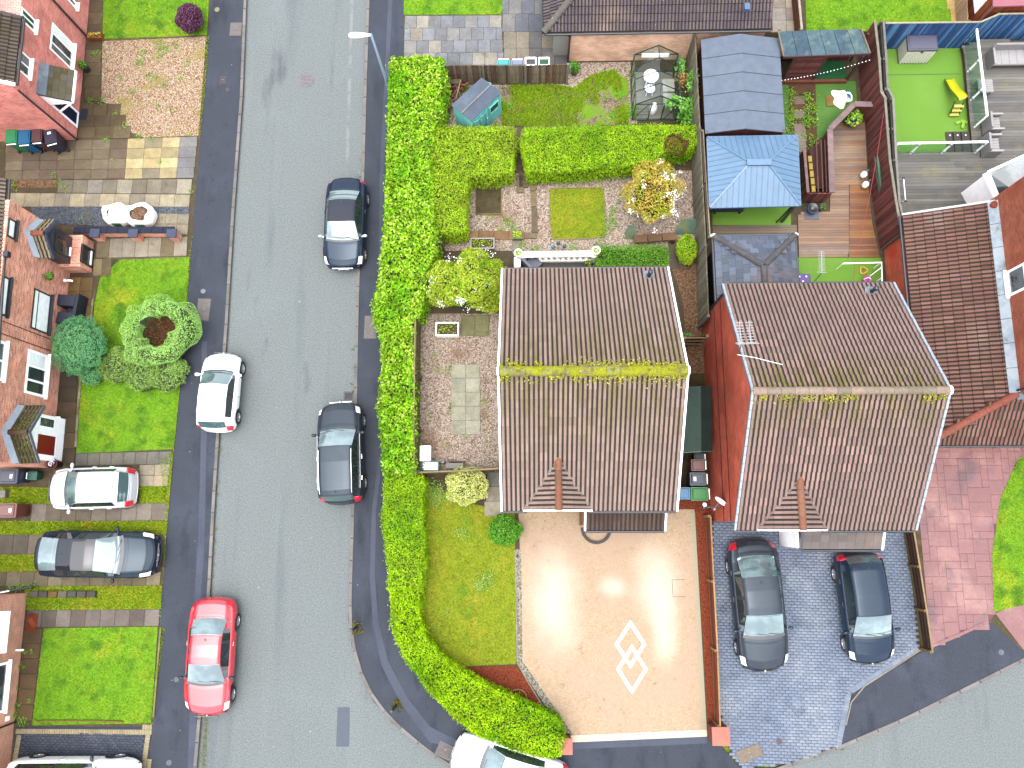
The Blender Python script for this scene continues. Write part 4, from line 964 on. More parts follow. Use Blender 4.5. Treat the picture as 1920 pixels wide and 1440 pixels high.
# ---- the bungalow roof at the top
t = thing('bungalow', 'pale brick bungalow with a dark hipped tile roof behind the back fence', 'house', P(1180, 60, G))
dx0, dy0 = P(1019, 58, 2.45).x, P(1200, 59, 2.45).y; dx1 = P(1446, 57, 2.45).x; hd = 3.6; tz = math.tan(math.radians(27))
TD = tile_mat('tile_dark', None, lichen=0.55); DK = [C(120, 108, 118, 1.1), C(128, 114, 124, 1.1), C(112, 102, 112, 1.1), C(132, 120, 120, 1.1)]
R_ = Roof(t, TD, DK); v_ = Vector((0, 1, tz))
R_.slope((dx0, dy0, 2.45), (1, 0, 0), v_, dx1-dx0, hd/math.cos(math.radians(27)), keep=lambda q: (q.x-dx0) > (q.y-dy0)-0.1, poly=[(dx0, dy0, 2.45), (dx1, dy0, 2.45), (dx1, dy0+hd, 2.45+hd*tz), (dx0+hd, dy0+hd, 2.45+hd*tz)], w=0.30, h=0.345)
R_.slope((dx0, dy0+7.2, 2.45), (0, -1, 0), (1, 0, tz), 7.2, hd/math.cos(math.radians(27)), keep=lambda q: (q.x-dx0) < min(q.y-dy0, dy0+7.2-q.y)+.1, poly=[(dx0, dy0+7.2, 2.45), (dx0, dy0, 2.45), (dx0+hd, dy0+3.6, 2.45+hd*tz)], w=0.30, h=0.345)
ro = R_.finish()
ridge_run(ro, (dx0, dy0, 2.5), (dx0+hd, dy0+hd, 2.5+hd*tz), mk('ridge_grey', 'obj', 0.9, [('n', 2.0, C(150, 146, 136), 0.4, 0.65), ('v', 3.0, C(226, 224, 214), 0.12, 0.6)], (30, .4, .006)), [C(126, 120, 116), C(136, 130, 124)], 0.15, 0.42, 'hip_tile')
wy_, wx_ = P(1100, 114, G).y, P(1064, 114, G).x
MB().prism([(wx_, wy_), (dx1-.1, wy_), (dx1-.1, wy_+6.5), (wx_, wy_+6.5)], 0, 2.42).build('wall', BR_D, t)
gutter(t, (dx0, dy0-.05, 2.4), (dx1, dy0-.05, 2.4), M_['black']); gutter(t, (dx0-.05, dy0, 2.4), (dx0-.05, dy0+7, 2.4), M_['black'])
MB().box(((dx0+wx_)/2, dy0+.35, 2.34), (wx_-dx0-.1, .5, .03)).build('soffit', M_['white'], t)
wxm = P(1036, 116, G).x
MB().box(((wxm+wx_)/2, wy_+.35, 1.15), (wx_-wxm-.02, .12, 2.1)).build('side_panel', mk('render_white', C(236, 234, 222, 1.1), 0.85, [('n', 1.0, C(206, 200, 180), 0.5, .75)]), t)
pipe(t, [(wx_-.3, dy0+.05, 2.38), (wx_+.02, wy_-.08, 2.1), (wx_+.02, wy_-.08, .15)], 0.045, M_['black'])
c = P(1400, 14, 3.3)
MB().box(c, (.22, .3, .2)).build('roof_vent', M_['metal'], t).color = (*C(126, 160, 214), 1)

# ---------------------------------------------------------------- the houses on the far side of the street
def facade_house(label, A, B, depth, zt, brick, loc_name='brick_house'):
    A, B = P(*A), P(*B); u = (B-A).normalized(); n = Vector((-u.y, u.x, 0))
    if n.x > 0: n = -n
    t = thing(loc_name, label, 'house', (A+B)/2)
    q = [A, B, B+n*depth, A+n*depth]
    MB().prism([(p.x, p.y) for p in q], 0, zt).build('wall', brick, t)
    return t, wall_frame(A, B, A-n*5), n, q
# E: rose brick, top corner
WZ[0] = 4.62
t, W, nE, qE = facade_house('rose brick house with a mossy tiled door canopy across from the gravel bed', (166, 30), (143, 262), 8.0, 4.66, BR_E)
nA = P(173, -60); MB().prism([(p.x, p.y) for p in (nA, qE[0], qE[3], nA+nE*8)], 0, 4.66).build('wall', BR_E, t)
u_ = W[1]; e0 = P(42, 33, 4.68); e1 = P(28, 158, 4.68); L_ = (e1-e0).length
TE = tile_mat('tile_ochre', None, lichen=.85); R_ = Roof(t, TE, [C(120, 106, 92), C(128, 114, 100), C(116, 104, 78), C(110, 98, 88)]); ud = (e1-e0).normalized()
vE = nE*3.6+Vector((0, 0, 2.0)); R_.slope(e0, -ud if (-ud).cross(vE).z > 0 else ud, vE, L_, vE.length) if 0 else None
s_ = ud if ud.cross(vE).z > 0 else -ud; o_ = e0 if ud.cross(vE).z > 0 else e1
a_ = nA+Vector((0, 0, 4.74-nA.z)); b_ = Vector((qE[0].x, qE[0].y, 4.74)).lerp(Vector((nA.x, nA.y, 4.74)), -.02); u2 = (b_-a_); R_.slope(a_ if u2.cross(vE).z > 0 else b_, u2 if u2.cross(vE).z > 0 else -u2, vE, u2.length, vE.length)
ro = R_.slope(o_, s_, vE, L_, vE.length).finish()
gutter(t, e0-nE*.05+Vector((0, 0, -.06)), e1-nE*.05+Vector((0, 0, -.06)), M_['black'])
verge_strip(t, e1+Vector((0, 0, -.02)), e1+vE, M_['white'], 0.10, 0.14)
verge_strip(t, e0+Vector((0, 0, -.0)), e0+vE, M_['black'], 0.10, 0.10)
winpx(t, W, (98, 42), (133, 131), M_['white'], M_['glass_pane'], fw=0.08, vs=(.36, .70), sill=M_['white'], panes=[M_['blind_pane'], M_['glass_pane'], M_['glass_pane']])
winpx(t, W, (28, 0), (64, 62), M_['white'], M_['glass_pane'], fw=0.08, vs=(.5,), sill=M_['white'])
winpx(t, W, (34, 90), (53, 148), M_['white'], M_['glass_pane'], fw=0.07, vs=(.5,), sill=M_['white'])
winpx(t, (nA, (qE[0]-nA).normalized(), -nE), (118, -20), (140, 18), M_['white'], M_['glass_pane'], fw=0.09, sill=M_['white'])
for (x0, y0_), (x1, y1_) in (((161, 69), (95, -6)), ((142, 262), (22, 161))):
    s0, z0 = on_wall(W, x0, y0_); s1, z1 = on_wall(W, x1, y1_); s = s0
    pipe(t, [W[0]+W[1]*s+W[2]*.06+Vector((0, 0, z)) for z in (.05, 4.2)], 0.045, M_['black'])
# canopy
s0, zz = on_wall(W, 80, 113); s1, _ = on_wall(W, 72, 172)
q_ = lambda s, o, z: W[0]+W[1]*s+W[2]*o+Vector((0, 0, z))
s0, _z = on_wall(W, 70, 112); s1, _z = on_wall(W, 62, 170)
R2 = Roof(t, tile_mat('tile_canopy', None), [C(124, 118, 92), C(132, 126, 112), C(112, 104, 56)], flat=True)
va = q_(0, 0, 2.95)-q_(0, 1.15, 2.35)
oo = q_(s1, 1.15, 2.35); uu = q_(s0, 1.15, 2.35)-oo
if uu.cross(va).z < 0: oo, uu = q_(s0, 1.15, 2.35), -uu
R2.slope(oo, uu, va, abs(s1-s0), va.length, w=.27, h=.26).finish(name='canopy_roof')
MB().hexa([q_(s1, .0, 2.93), q_(s1, .3, 2.80), q_(s0, .3, 2.80), q_(s0, .0, 2.93)], [q_(s1, .0, 3.06), q_(s1, .3, 2.85), q_(s0, .3, 2.85), q_(s0, .0, 3.06)]).build('flashing', LEAD, t)
MB().bar(q_(s1, 1.17, 2.32), q_(s0, 1.17, 2.32), 0.05, 0.12).build('fascia', M_['white'], t)
for s in (s1, s0):
    MB().poly([q_(s, .02, 2.85), q_(s, 1.14, 2.3), q_(s, 1.14, 2.18), q_(s, .02, 2.1)]).build('canopy_cheek', M_['white'], t)
    MB().bar(q_(s, .06, 1.5), q_(s, 1.0, 2.2), 0.07, 0.07).build('bracket', M_['white'], t)
sm = s1*.62+s0*.38
window(t, W, (s1-.03*(1 if s1 > s0 else -1), s1+(s0-s1)*.55, .15, 2.1), M_['white'], mk('door_navy', C(30, 44, 88), 0.4, spec=.5), fw=.1, name='door')

# F: orange brick pair in the middle
A_, B_ = (137, 448), (97, 877)
WZ[0] = 4.40
t, W, nF, qF = facade_house('orange brick semi detached pair with two tiled porches facing the street', A_, B_, 8.0, 4.45, BR_F)
s_end, _ = on_wall(W, 97, 877)
e0, e1 = P(14, 335, 4.4), P(-22, 880, 4.4)
nb = P(14, 352, 4.4)
R_ = Roof(t, TE, [C(150, 140, 120), C(140, 128, 108), C(132, 118, 96)]); vF = nF*3.2+Vector((0, 0, 1.8)); ud = (e1-e0).normalized()
s_ = ud if ud.cross(vF).z > 0 else -ud; o_ = e0 if ud.cross(vF).z > 0 else e1
R_.slope(o_, s_, vF, (e1-e0).length, vF.length).finish(limit=120)
gutter(t, e0-nF*.05+Vector((0, 0, -.06)), e1-nF*.05+Vector((0, 0, -.06)), M_['black'])
BP = [M_['blind_pane']]
winpx(t, W, (0, 398), (26, 450), M_['black'], M_['blind_pane'], fw=.07, sill=M_['black'])
winpx(t, W, (-30, 500), (10, 594), M_['black'], M_['blind_pane'], fw=.07, sill=M_['black'])
winpx(t, W, (64, 540), (88, 627), M_['black'], M_['blind_pane'], fw=.06, vs=(), hz=(.72,), sill=M_['black'])
winpx(t, W, (53, 654), (82, 746), M_['white'], M_['glass_pane'], fw=.11, vs=(.36, .68), sill=M_['white'], panes=[M_['blind_pane'], M_['glass_pane'], M_['glass_pane']])
winpx(t, W, (-24, 630), (3, 715), M_['white'], M_['glass_pane'], fw=.11, vs=(.5,), sill=M_['white'])
for y_ in (598, 634):
    s, z = on_wall(W, 40, y_+18); MB().bar(q_(s, 0, 0), q_(s, 0, 0)+Vector((0, 0, 1)), .01, .01) if 0 else None
q_ = lambda s, o, z: W[0]+W[1]*s+W[2]*o+Vector((0, 0, z-G))
for (px, py) in ((104, 640), (100, 660)):
    s, z = on_wall(W, px, py); pipe(t, [q_(s, .02, .2), q_(s, .02, 4.3)], 0.015, mk('cable_brown', C(110, 70, 56), 0.8), 'cable')
for y0_, zq in ((560, 2.42), (690, 2.42)): pass
def porch(t, W, c_s, half, proj, ze, zr, cols, mossy, ridge_col, front, cheek):
    """gabled porch: c_s along the wall"""
    R2 = Roof(t, mossy, cols)
    a0, a1 = q_(c_s-half, -.0, ze), q_(c_s-half, proj, ze); b0, b1 = q_(c_s+half, 0, ze), q_(c_s+half, proj, ze); r0, r1 = q_(c_s, 0, zr), q_(c_s, proj, zr)
    for e_in, e_out in ((a0, a1), (b0, b1)):
        v = r0-e_in; u = (e_out-e_in)
        if u.cross(v).z > 0: R2.slope(e_in, u, v, u.length, v.length, w=.30, h=.36)
        else: R2.slope(e_out, -u, v, u.length, v.length, w=.30, h=.36)
    ro = R2.finish(name='porch_roof')
    ridge_run(ro, r0+Vector((0, 0, .0)), r1, RIDGE, ridge_col, .12, .45)
    for e_in, e_out in ((a0, a1), (b0, b1)):
        MB().bar(e_out-Vector((0, 0, .05)), r1-Vector((0, 0, .05))+Vector((0, 0, .0)), .07, .14).build('bargeboard', front, t)
        MB().hexa(*( [e_in+W[2]*.16+Vector((0, 0, .03)), r0+W[2]*.16+Vector((0, 0, .05)), r0+Vector((0, 0, .05)), e_in+Vector((0, 0, .03))], [e_in+W[2]*.16+Vector((0, 0, .06)), r0+W[2]*.16+Vector((0, 0, .08)), r0+Vector((0, 0, .30)), e_in+Vector((0, 0, .28))])).build('flashing', mk('flashing_white', C(206, 220, 236, 1.6), .5, [('m', 6, .1)]), t)
    return ro
cs, _ = on_wall(W, 135, 484)
sc0, _ = on_wall(W, 134, 484)
A0 = W[0]
# front plane of the first porch: 45 px out at the ground
pr1 = (P(174, 484)-P(134, 484)).length
hf1 = (P(150, 457)-P(150, 514)).length/2
porch(t, W, cs, hf1+.12, pr1-.32, 2.42, 3.12, [C(196, 182, 140), C(206, 192, 152), C(188, 172, 128)], tile_mat('tile_cream', None, lichen=.95), [C(200, 116, 84), C(206, 124, 92)], mk('barge_slate', C(92, 112, 150), .5, [('m', 6, .1)]), None)
# porch body: brick base, dark upper front with door
body = [q_(cs-hf1, 0, G), q_(cs+hf1, 0, G), q_(cs+hf1, pr1, G), q_(cs-hf1, pr1, G)]
MB().prism([(p.x, p.y) for p in body], 0, 1.0).build('porch_wall', BR_F, t)
inner = [q_(cs-hf1+.12, 0, G), q_(cs+hf1-.12, 0, G), q_(cs+hf1-.12, pr1-.45, G), q_(cs-hf1+.12, pr1-.45, G)]
MB().prism([(p.x, p.y) for p in inner], 1.0, 2.45).build('porch_frame', M_['black'], t)
fr = [q_(cs-hf1+.1, pr1-.40, 2.44), q_(cs+hf1-.1, pr1-.40, 2.44), q_(cs, pr1-.40, 3.06)]
MB().poly(fr if (fr[1]-fr[0]).cross(fr[2]-fr[0]).dot(W[2]) > 0 else fr[::-1]).build('porch_gable', M_['black'], t)
for k in range(5):
    z = 2.5+k*.1; h = hf1*(1-k*.19)-.12
    MB().bar(q_(cs-h, pr1-.38, z), q_(cs+h, pr1-.38, z), .03, .02).build('gable_board', mk('board_line', C(120, 128, 140), .6) if k == 0 else bpy.data.materials['board_line'], t)
Wp = (q_(cs, pr1-.45, G), W[1], W[2])
window(t, Wp, (-hf1*.55, hf1*.55, 1.25, 2.2), M_['black'], mk('pane_dark_green', C(60, 74, 70), .08, [('m', 3, .3)], spec=.8), fw=.08, vs=(.12,), name='porch_window')
Wq = (q_(cs, pr1, G), W[1], W[2])
window(t, Wq, (-hf1*.45, hf1*.72, .1, 1.0), M_['black'], mk('door_black', (.012, .013, .015), .25, spec=.6), fw=.08, name='door', proud=.05)
MB().bar(q_(cs-hf1*.3, pr1+.05, .32), q_(cs+hf1*.6, pr1+.05, .32), .04, .10).build('door_panel_strip', M_['white'], t)
MB().bar(q_(cs-hf1*.1, pr1-.36, 1.22), q_(cs+hf1*.45, pr1-.36, 1.22), .06, .05).build('letter_rail', M_['white'], t)
cs2, _ = on_wall(W, 102, 826)
q2 = P(100, 826)
pr2 = .55; hf2 = 1.02
porch(t, W, cs2, hf2+.15, pr2+.35, 2.45, 3.25, [C(112, 104, 62), C(104, 96, 60), C(120, 112, 70)], tile_mat('tile_mossy_porch', None, lichen=.97), [C(120, 96, 66), C(128, 84, 72)], mk('barge_grey', C(150, 156, 166), .5), None)
for p_ in t.children:
    if p_.name.startswith('porch_roof'): lastp = p_
mm = np.column_stack([npr.uniform(-1, 1, 1500), npr.uniform(0, 1, 1500)]); pts_ = []
for a, o in mm: pts_.append(q_(cs2+a*(hf2+.1), .12+o*(pr2+.2), 3.25-.8*abs(a)+.05))
pts_ = np.array([p[:] for p in pts_]); pts_ = pts_[wob(pts_[:, :2], 31, 4.0) > -.15]
kind(leaves('moss', pts_, np.tile([0, 0, 1.0], (len(pts_), 1)), .05, bpy.data.materials['moss_tuft'], lastp, .8, .9), 'stuff')
Wd = (q_(cs2, pr2-.1, G), W[1], W[2])
MB().prism([(p.x, p.y) for p in (q_(cs2-hf2+.1, 0, 0), q_(cs2+hf2-.1, 0, 0), q_(cs2+hf2-.1, pr2-.12, 0), q_(cs2-hf2+.1, pr2-.12, 0))], 0, 2.45).build('porch_frame', M_['white'], t)
fr = [q_(cs2-hf2, pr2-.08, 2.44), q_(cs2+hf2, pr2-.08, 2.44), q_(cs2, pr2-.08, 3.2)]
MB().poly(fr if (fr[1]-fr[0]).cross(fr[2]-fr[0]).dot(W[2]) > 0 else fr[::-1]).build('porch_gable', M_['white'], t)
sgn = 1 if on_wall(W, 80, 850)[0] > on_wall(W, 80, 800)[0] else -1
window(t, Wd, (-.15*sgn, .8*sgn, .7, 2.05), M_['white'], mk('door_red', C(200, 12, 40), .35, spec=.5), fw=.07, name='door')
window(t, Wd, (-.85*sgn, -.35*sgn, .9, 2.0), M_['white'], M_['glass_pane'], fw=.08, name='porch_window')
# small wall fittings
def hang(name, label, cat, px, W, mat, kind_):
    s, z = on_wall(W, *px); c = q_(s, .22, z)
    return thing(name, label, cat, c), c
t, c = hang('hanging_basket', 'round green hanging basket on the orange brick wall beside the porch', 'hanging basket', (84, 518), W, None, 0)
MB().lathe([(.001, -.16), (.12, -.12), (.19, 0), (.17, 0)], c, 14).build('bowl', M_['black'], t); d, n_, _b = dome(260, 0, 7)
leaves('foliage', np.array(c)+d*.17, n_, .07, M_['weed'], t); beam('bracket', t, M_['black'], c+Vector((0, 0, .02)), c-W[2]*.24+Vector((0, 0, .22)), .02, .02)
t, c = hang('wall_lamp', 'dark box lamp on the orange brick wall near the frame edge', 'wall lamp', (7, 477), W, None, 0)
piece('housing', t, M_['paint'], c-W[2]*.1, (.2, .22, .2), math.atan2(W[2].y, W[2].x), C(50, 62, 92)); piece('mounting', t, M_['black'], c-W[2]*.2, (.05, .12, .12), math.atan2(W[2].y, W[2].x))
for px, lb in (((120, 526), 'white outlet pipe low on the orange brick wall beside the black porch'), ((96, 783), 'white outlet pipe low on the orange brick wall above the red door porch')):
    t, c = hang('outlet_pipe', lb, 'pipe', px, W, None, 0)
    MB().tube([c-W[2]*.22, c+W[2]*.05, c+W[2]*.12+Vector((0, 0, -.08))], .05, 10).build('pipe', M_['white'], t); piece('collar', t, M_['white'], c-W[2]*.19, (.03, .14, .14), math.atan2(W[2].y, W[2].x))

# G: pale brick, bottom corner
WZ[0] = 9.0
t, W, nG, qG = facade_house('pale pinkish brick house with a white door hood at the bottom corner', (50, 1112), (12, 1500), 8.0, 4.4, mk_brick('brick_sand', C(222, 158, 128, 2.9), C(206, 140, 112, 2.8), C(220, 184, 162, 2.8)))
q_ = lambda s, o, z: W[0]+W[1]*s+W[2]*o+Vector((0, 0, z-G))
winpx(t, W, (-16, 1248), (6, 1335), M_['white'], M_['glass_pane'], fw=.1, sill=M_['white'])
s0, _z = on_wall(W, 22, 1140); s1, _z = on_wall(W, 14, 1215)
MB().hexa([q_(s0, 0, 2.3), q_(s0, .75, 2.15), q_(s1, .75, 2.15), q_(s1, 0, 2.3)], [q_(s0, 0, 2.45), q_(s0, .75, 2.2), q_(s1, .75, 2.2), q_(s1, 0, 2.45)]).build('door_hood', M_['white'], t)
R2 = Roof(t, tile_mat('tile_hood', None), [C(96, 90, 84), C(110, 102, 94)]); v_ = q_(0, -.5, 2.95)-q_(0, .42, 2.42); u_ = q_(s0, .42, 2.42)-q_(s1, .42, 2.42); o_ = q_(s1, .42, 2.42)
if u_.cross(v_).z < 0: o_, u_ = q_(s0, .42, 2.42), -u_
R2.slope(o_, u_, v_, abs(s1-s0), v_.length).finish(name='hood_roof')
s, z = on_wall(W, 28, 1353); pipe(t, [q_(s, .06, .1), q_(s, .06, 4.3)], .035, mk('pipe_brown', C(70, 44, 36), .6))
s, z = on_wall(W, 13, 1347); piece('vent_cover', t, M_['white'], q_(s, .02, z), (.08, .18, .18), math.atan2(W[2].y, W[2].x))
s, z = on_wall(W, 30, 1219); pipe(t, [q_(s, 0, z), q_(s, .3, z-.02)], .04, M_['white'], 'outlet')
# ---------------------------------------------------------------- beds, lawns and paving of the gardens
sheet('earth', [(p[0], p[1]) for p in LE]+[(-300, 1620), (-300, -140)], 0.104, M_['soil'])
sheet('earth', [(757, -140), (757, 100), (770, 300), (765, 700), (770, 1090), (780, 1180), (820, 1270), (900, 1345), (1040, 1380), (1325, 1381), (1350, 1392), (1735, 1218), (1855, 1163), (1920, 1222), (2080, 1300), (2300, 1200), (2300, -140)], 0.104, M_['soil'])
def slabs(name, quad, nc, nr, cols, z=0.118, gap=0.012, mat=None, joint=None, h=0.05, skip=None, stagger=0.0, parent=None, pname='paving_slab', lv=0.004):
    """a grid of separate slabs over four corners given as top-left, top-right, bottom-right, bottom-left"""
    q = Ps(quad, z)
    base = parent or kind(MB().ngon(q).build(name, joint or M_['joint_moss']), 'structure')
    def at(i, j):
        a, b = i/nc, j/nr
        return (q[0]*(1-a)+q[1]*a)*(1-b)+(q[3]*(1-a)+q[2]*a)*b
    for j in range(nr):
        off = stagger if j % 2 else 0.0
        i = -off
        while i < nc-1e-6:
            i0, i1 = max(0, i), min(nc, i+1)
            i += 1
            if i1-i0 < 0.08 or (skip and skip(int(i0), j)): continue
            a, b, c, d = at(i0, j), at(i1, j), at(i1, j+1), at(i0, j+1); u = ((b-a)+(c-d))/2; v = ((a-d)+(b-c))/2
            m = (a+b+c+d)/4
            col = cols(i0, j) if callable(cols) else rd.choice(cols)
            piece(pname, base, mat or M_['slab'], (m.x, m.y, z+h/2-0.02+rd.uniform(0, lv)), (u.length-gap, v.length-gap, h), math.atan2(u.y, u.x), col=tuple(q_*1.3 for q_ in col), bev=True)
    return base
def edging(label, px, z0, z1, w, mat, col, step=0.9, name='edging', pname='edging_stone', zz=None):
    """a row of edging pieces along a line"""
    q = resample(Ps(px, z1), step); c = q[0]
    t = thing(name, label, 'edging', (c.x, c.y, z0))
    for a, b in zip(q, q[1:]):
        d = b-a; m = (a+b)/2
        piece(pname, t, mat, (m.x, m.y, (z0+z1)/2), (d.length-0.008, w, z1-z0+rd.uniform(0, .006)), math.atan2(d.y, d.x), col=rd.choice(col) if isinstance(col, list) else col)
    return t
def lawn(px, mat, gm, dens=420, h=0.05, z=0.124, w=0.03):
    o = sheet('lawn', px, z, mat); turf('grass', Ps(px, z), dens, h, gm, z, w); return o

# --- first garden on the far side: lawn, gravel bed, mixed slab drive
lawn([(196, -100), (404, -100), (392, 0), (388, 66), (192, 73)], M_['lawn'], M_['grass'])
sheet('gravel_bed', [(192, 76), (386, 68), (383, 120), (378, 180), (372, 254), (270, 258), (222, 238), (216, 200), (190, 190)], 0.122, M_['gravel_gold'])
sheet('garden_path', [(163, -100), (196, -100), (190, 192), (222, 196), (262, 258), (140, 264), (150, 190), (160, 90)], 0.112, M_['wet_path'])
slabs('garden_path', [(163, 0), (193, 0), (188, 190), (158, 190)], 1, 8, [C(112, 92, 62), C(96, 80, 54), C(124, 104, 74)], 0.114)
slabs('garden_path', [(150, 196), (222, 196), (250, 258), (146, 260)], 3, 3, [C(118, 98, 66), C(130, 112, 80), C(106, 88, 60)], 0.114)
turf('grass', Ps([(386, 68), (393, 68), (384, 180), (376, 258), (371, 255), (378, 180)], .12), 900, 0.05, M_['grass_moss'], .12, .03)
edging('low stone edging between the purple bush lawn and the gravel bed', [(192, 75), (262, 72), (330, 69), (386, 67)], 0.1, 0.15, 0.06, M_['timber'], C(120, 110, 60))
weeds('weeds', [(300, 85, .35), (312, 92, .3), (268, 100, .2), (300, 104, .22), (290, 145, .22), (275, 143, .18), (352, 120, .18), (250, 172, .18), (262, 120, .25), (178, 103, .2), (185, 100, .15), (190, 190, .2), (219, 212, .15), (232, 236, .2), (170, 190, .18), (308, 160, .2), (340, 148, .16), (260, 258, .2), (200, 262, .2), (330, 84, .2), (226, 148, .14), (296, 200, .16), (320, 208, .14)], M_['weed'], .12, .07, 22)
def col_drive(i, j):
    k = i/11
    if (i, j) in ((9, 0), (9, 2), (7, 2), (10, 4)) : return C(224, 204, 150)
    if k > .85: return rd.choice([C(158, 154, 150), C(148, 146, 146)])
    if k > .55: return rd.choice([C(190, 174, 128), C(170, 158, 124), C(154, 144, 120), C(206, 186, 134)])
    return rd.choice([C(134, 118, 92), C(118, 100, 78), C(146, 130, 104), C(128, 108, 88)])
slabs('driveway', [(12, 268), (371, 256), (363, 334), (10, 338)], 11, 4, col_drive, 0.116)
slabs('driveway', [(110, 338), (362, 336), (357, 364), (108, 362)], 9, 1, [C(150, 140, 120), C(166, 158, 146), C(140, 130, 110), C(180, 172, 150)], 0.116)
slabs('driveway', [(20, 362), (357, 365), (355, 388), (18, 388)], 12, 1, [C(186, 174, 146), C(170, 160, 138), C(196, 182, 150), C(160, 150, 128)], 0.116)
slabs('driveway', [(290, 400), (355, 402), (352, 440), (288, 440)], 3, 2, [C(178, 166, 140), C(160, 150, 130)], 0.116)
sheet('gravel_strip', [(58, 384), (355, 388), (354, 404), (200, 424), (110, 420), (60, 404)], 0.12, M_['gravel_blue'])
sheet('gravel_bed', [(18, 336), (108, 338), (108, 352), (20, 352)], 0.118, M_['gravel_brown'])
weeds('weeds', [(24, 348, .25), (110, 342, .22), (122, 352, .2), (285, 258, .16), (100, 328, .1), (300, 304, .08), (358, 360, .14), (210, 300, .06), (270, 412, .15), (150, 412, .15), (240, 415, .12)], M_['weed'], .13, .07, 20)
sheet('garden_path', [(130, 440), (352, 440), (350, 486), (220, 488), (186, 520), (174, 575), (165, 640), (110, 640), (130, 520)], 0.112, M_['wet_path'])
slabs('garden_path', [(182, 448), (352, 444), (350, 480), (180, 484)], 7, 1, [C(172, 160, 140), C(150, 140, 118), C(184, 172, 150), C(140, 124, 92)], 0.116)
slabs('garden_path', [(176, 486), (222, 485), (196, 515), (174, 518)], 2, 1, [C(160, 140, 100), C(132, 112, 76)], 0.116)
slabs('garden_path', [(128, 520), (176, 520), (168, 600), (122, 600)], 2, 3, [C(150, 120, 66), C(132, 104, 60), C(142, 116, 72)], 0.116)
slabs('garden_path', [(110, 640), (146, 640), (140, 870), (103, 870)], 1, 8, [C(104, 84, 60), C(120, 98, 68), C(92, 76, 56)], 0.116)
lawn([(225, 487), (355, 482), (349, 580), (338, 720), (326, 842), (143, 850), (150, 700), (172, 640), (177, 570), (188, 520)], M_['lawn'], M_['grass'])
edging('mossy white edging stones between the brown path and the lawn with conifers', [(174, 560), (168, 620), (152, 700), (146, 760), (141, 850)], 0.1, 0.17, 0.10, M_['slab'], [C(196, 186, 150), C(150, 140, 90), C(176, 168, 120)], 0.35)
turf('grass', Ps([(355, 482), (361, 440), (352, 560), (336, 740), (326, 850), (318, 850), (330, 720), (345, 580)], .12), 900, .06, M_['grass_rough'], .11, .03)
slabs('garden_path', [(144, 850), (322, 846), (320, 870), (141, 874)], 8, 1, [C(128, 124, 112), C(140, 134, 120), C(118, 114, 104)], 0.116)
slabs('driveway', [(262, 872), (320, 870), (314, 912), (260, 912)], 2, 2, [C(190, 176, 150), C(206, 184, 152), C(170, 158, 136)], 0.116)
slabs('driveway', [(60, 945), (314, 943), (312, 976), (58, 978)], 9, 1, [C(140, 128, 112), C(150, 140, 126), C(128, 116, 98)], 0.116)
slabs('driveway', [(100, 880), (262, 878), (262, 912), (100, 914)], 5, 1, [C(132, 112, 84), C(120, 102, 78)], 0.116)
slabs('driveway', [(-60, 1002), (310, 1002), (308, 1040), (-60, 1040)], 13, 1, [C(116, 104, 88), C(128, 116, 98), C(104, 94, 80)], 0.116)
slabs('driveway', [(-40, 1072), (302, 1072), (300, 1098), (-40, 1100)], 13, 1, [C(132, 120, 92), C(148, 134, 108), C(118, 106, 80)], 0.116)
slabs('garden_path', [(50, 1144), (300, 1142), (298, 1174), (50, 1176)], 9, 1, [C(128, 116, 108), C(140, 128, 120), C(114, 102, 92)], 0.116)
slabs('garden_path', [(46, 1178), (80, 1178), (60, 1350), (30, 1350)], 1, 6, [C(108, 84, 52), C(96, 74, 48), C(122, 96, 58)], 0.116)
GR = [[(0, 913), (99, 914), (99, 944), (0, 946)], [(262, 912), (312, 910), (310, 942), (262, 944)], [(-40, 977), (312, 977), (311, 1003), (-40, 1003)], [(-40, 1040), (80, 1040), (80, 1071), (-40, 1072)], [(48, 1100), (304, 1098), (301, 1142), (50, 1144)], [(300, 860), (325, 850), (312, 1000), (302, 1140), (300, 1180), (308, 1040), (312, 960)]]
for q in GR:
    sheet('grass_strip', q, 0.117, M_['lawn_moss']); turf('grass', Ps(q, .12), 900, .09, M_['grass_rough'], .117, .035)
lawn([(82, 1178), (296, 1175), (283, 1356), (60, 1360)], M_['lawn'], M_['grass'])
edging('mossy edging strip between the bottom lawn and the pavement', [(301, 1176), (294, 1260), (286, 1358)], .1, .17, .07, M_['slab'], [C(168, 164, 80), C(150, 150, 60), C(186, 176, 110)], .5)
edging('rotten timber board along the bottom of the lawn by the bordered drive', [(66, 1352), (150, 1351), (256, 1354)], .1, .2, .04, M_['timber'], [C(176, 130, 60), C(150, 120, 50)], 1.2, pname='board')
turf('grass', Ps([(302, 1176), (310, 1176), (296, 1280), (286, 1358), (280, 1358), (292, 1260)], .12), 900, .06, M_['grass_rough'], .11, .03)
weeds('weeds', [(46, 1224, .12), (40, 1250, .14), (34, 1290, .1), (30, 1322, .2), (28, 1340, .2), (44, 1354, .2), (60, 1220, .1), (56, 1312, .1), (38, 1100, .2), (20, 1106, .2), (60, 1098, .15)], M_['weed'], .12, .09, 24)
t = thing('kerb_wall', 'short row of low old stone blocks between grass strips by the pale brick house', 'low wall', P(115, 1114, .1))
for k, x in enumerate(range(56, 178, 18)): piece('stone', t, M_['slab'], P(x+8, 1114, .18), (.38, .26, .16), rd.uniform(-.03, .03), C(*rd.choice([(120, 112, 98), (140, 130, 112), (104, 98, 90), (150, 116, 60)])), bev=True)
t = thing('door_mat', 'rust red patterned doormat on the path by the pale brick house', 'doormat', P(60, 1166, .12))
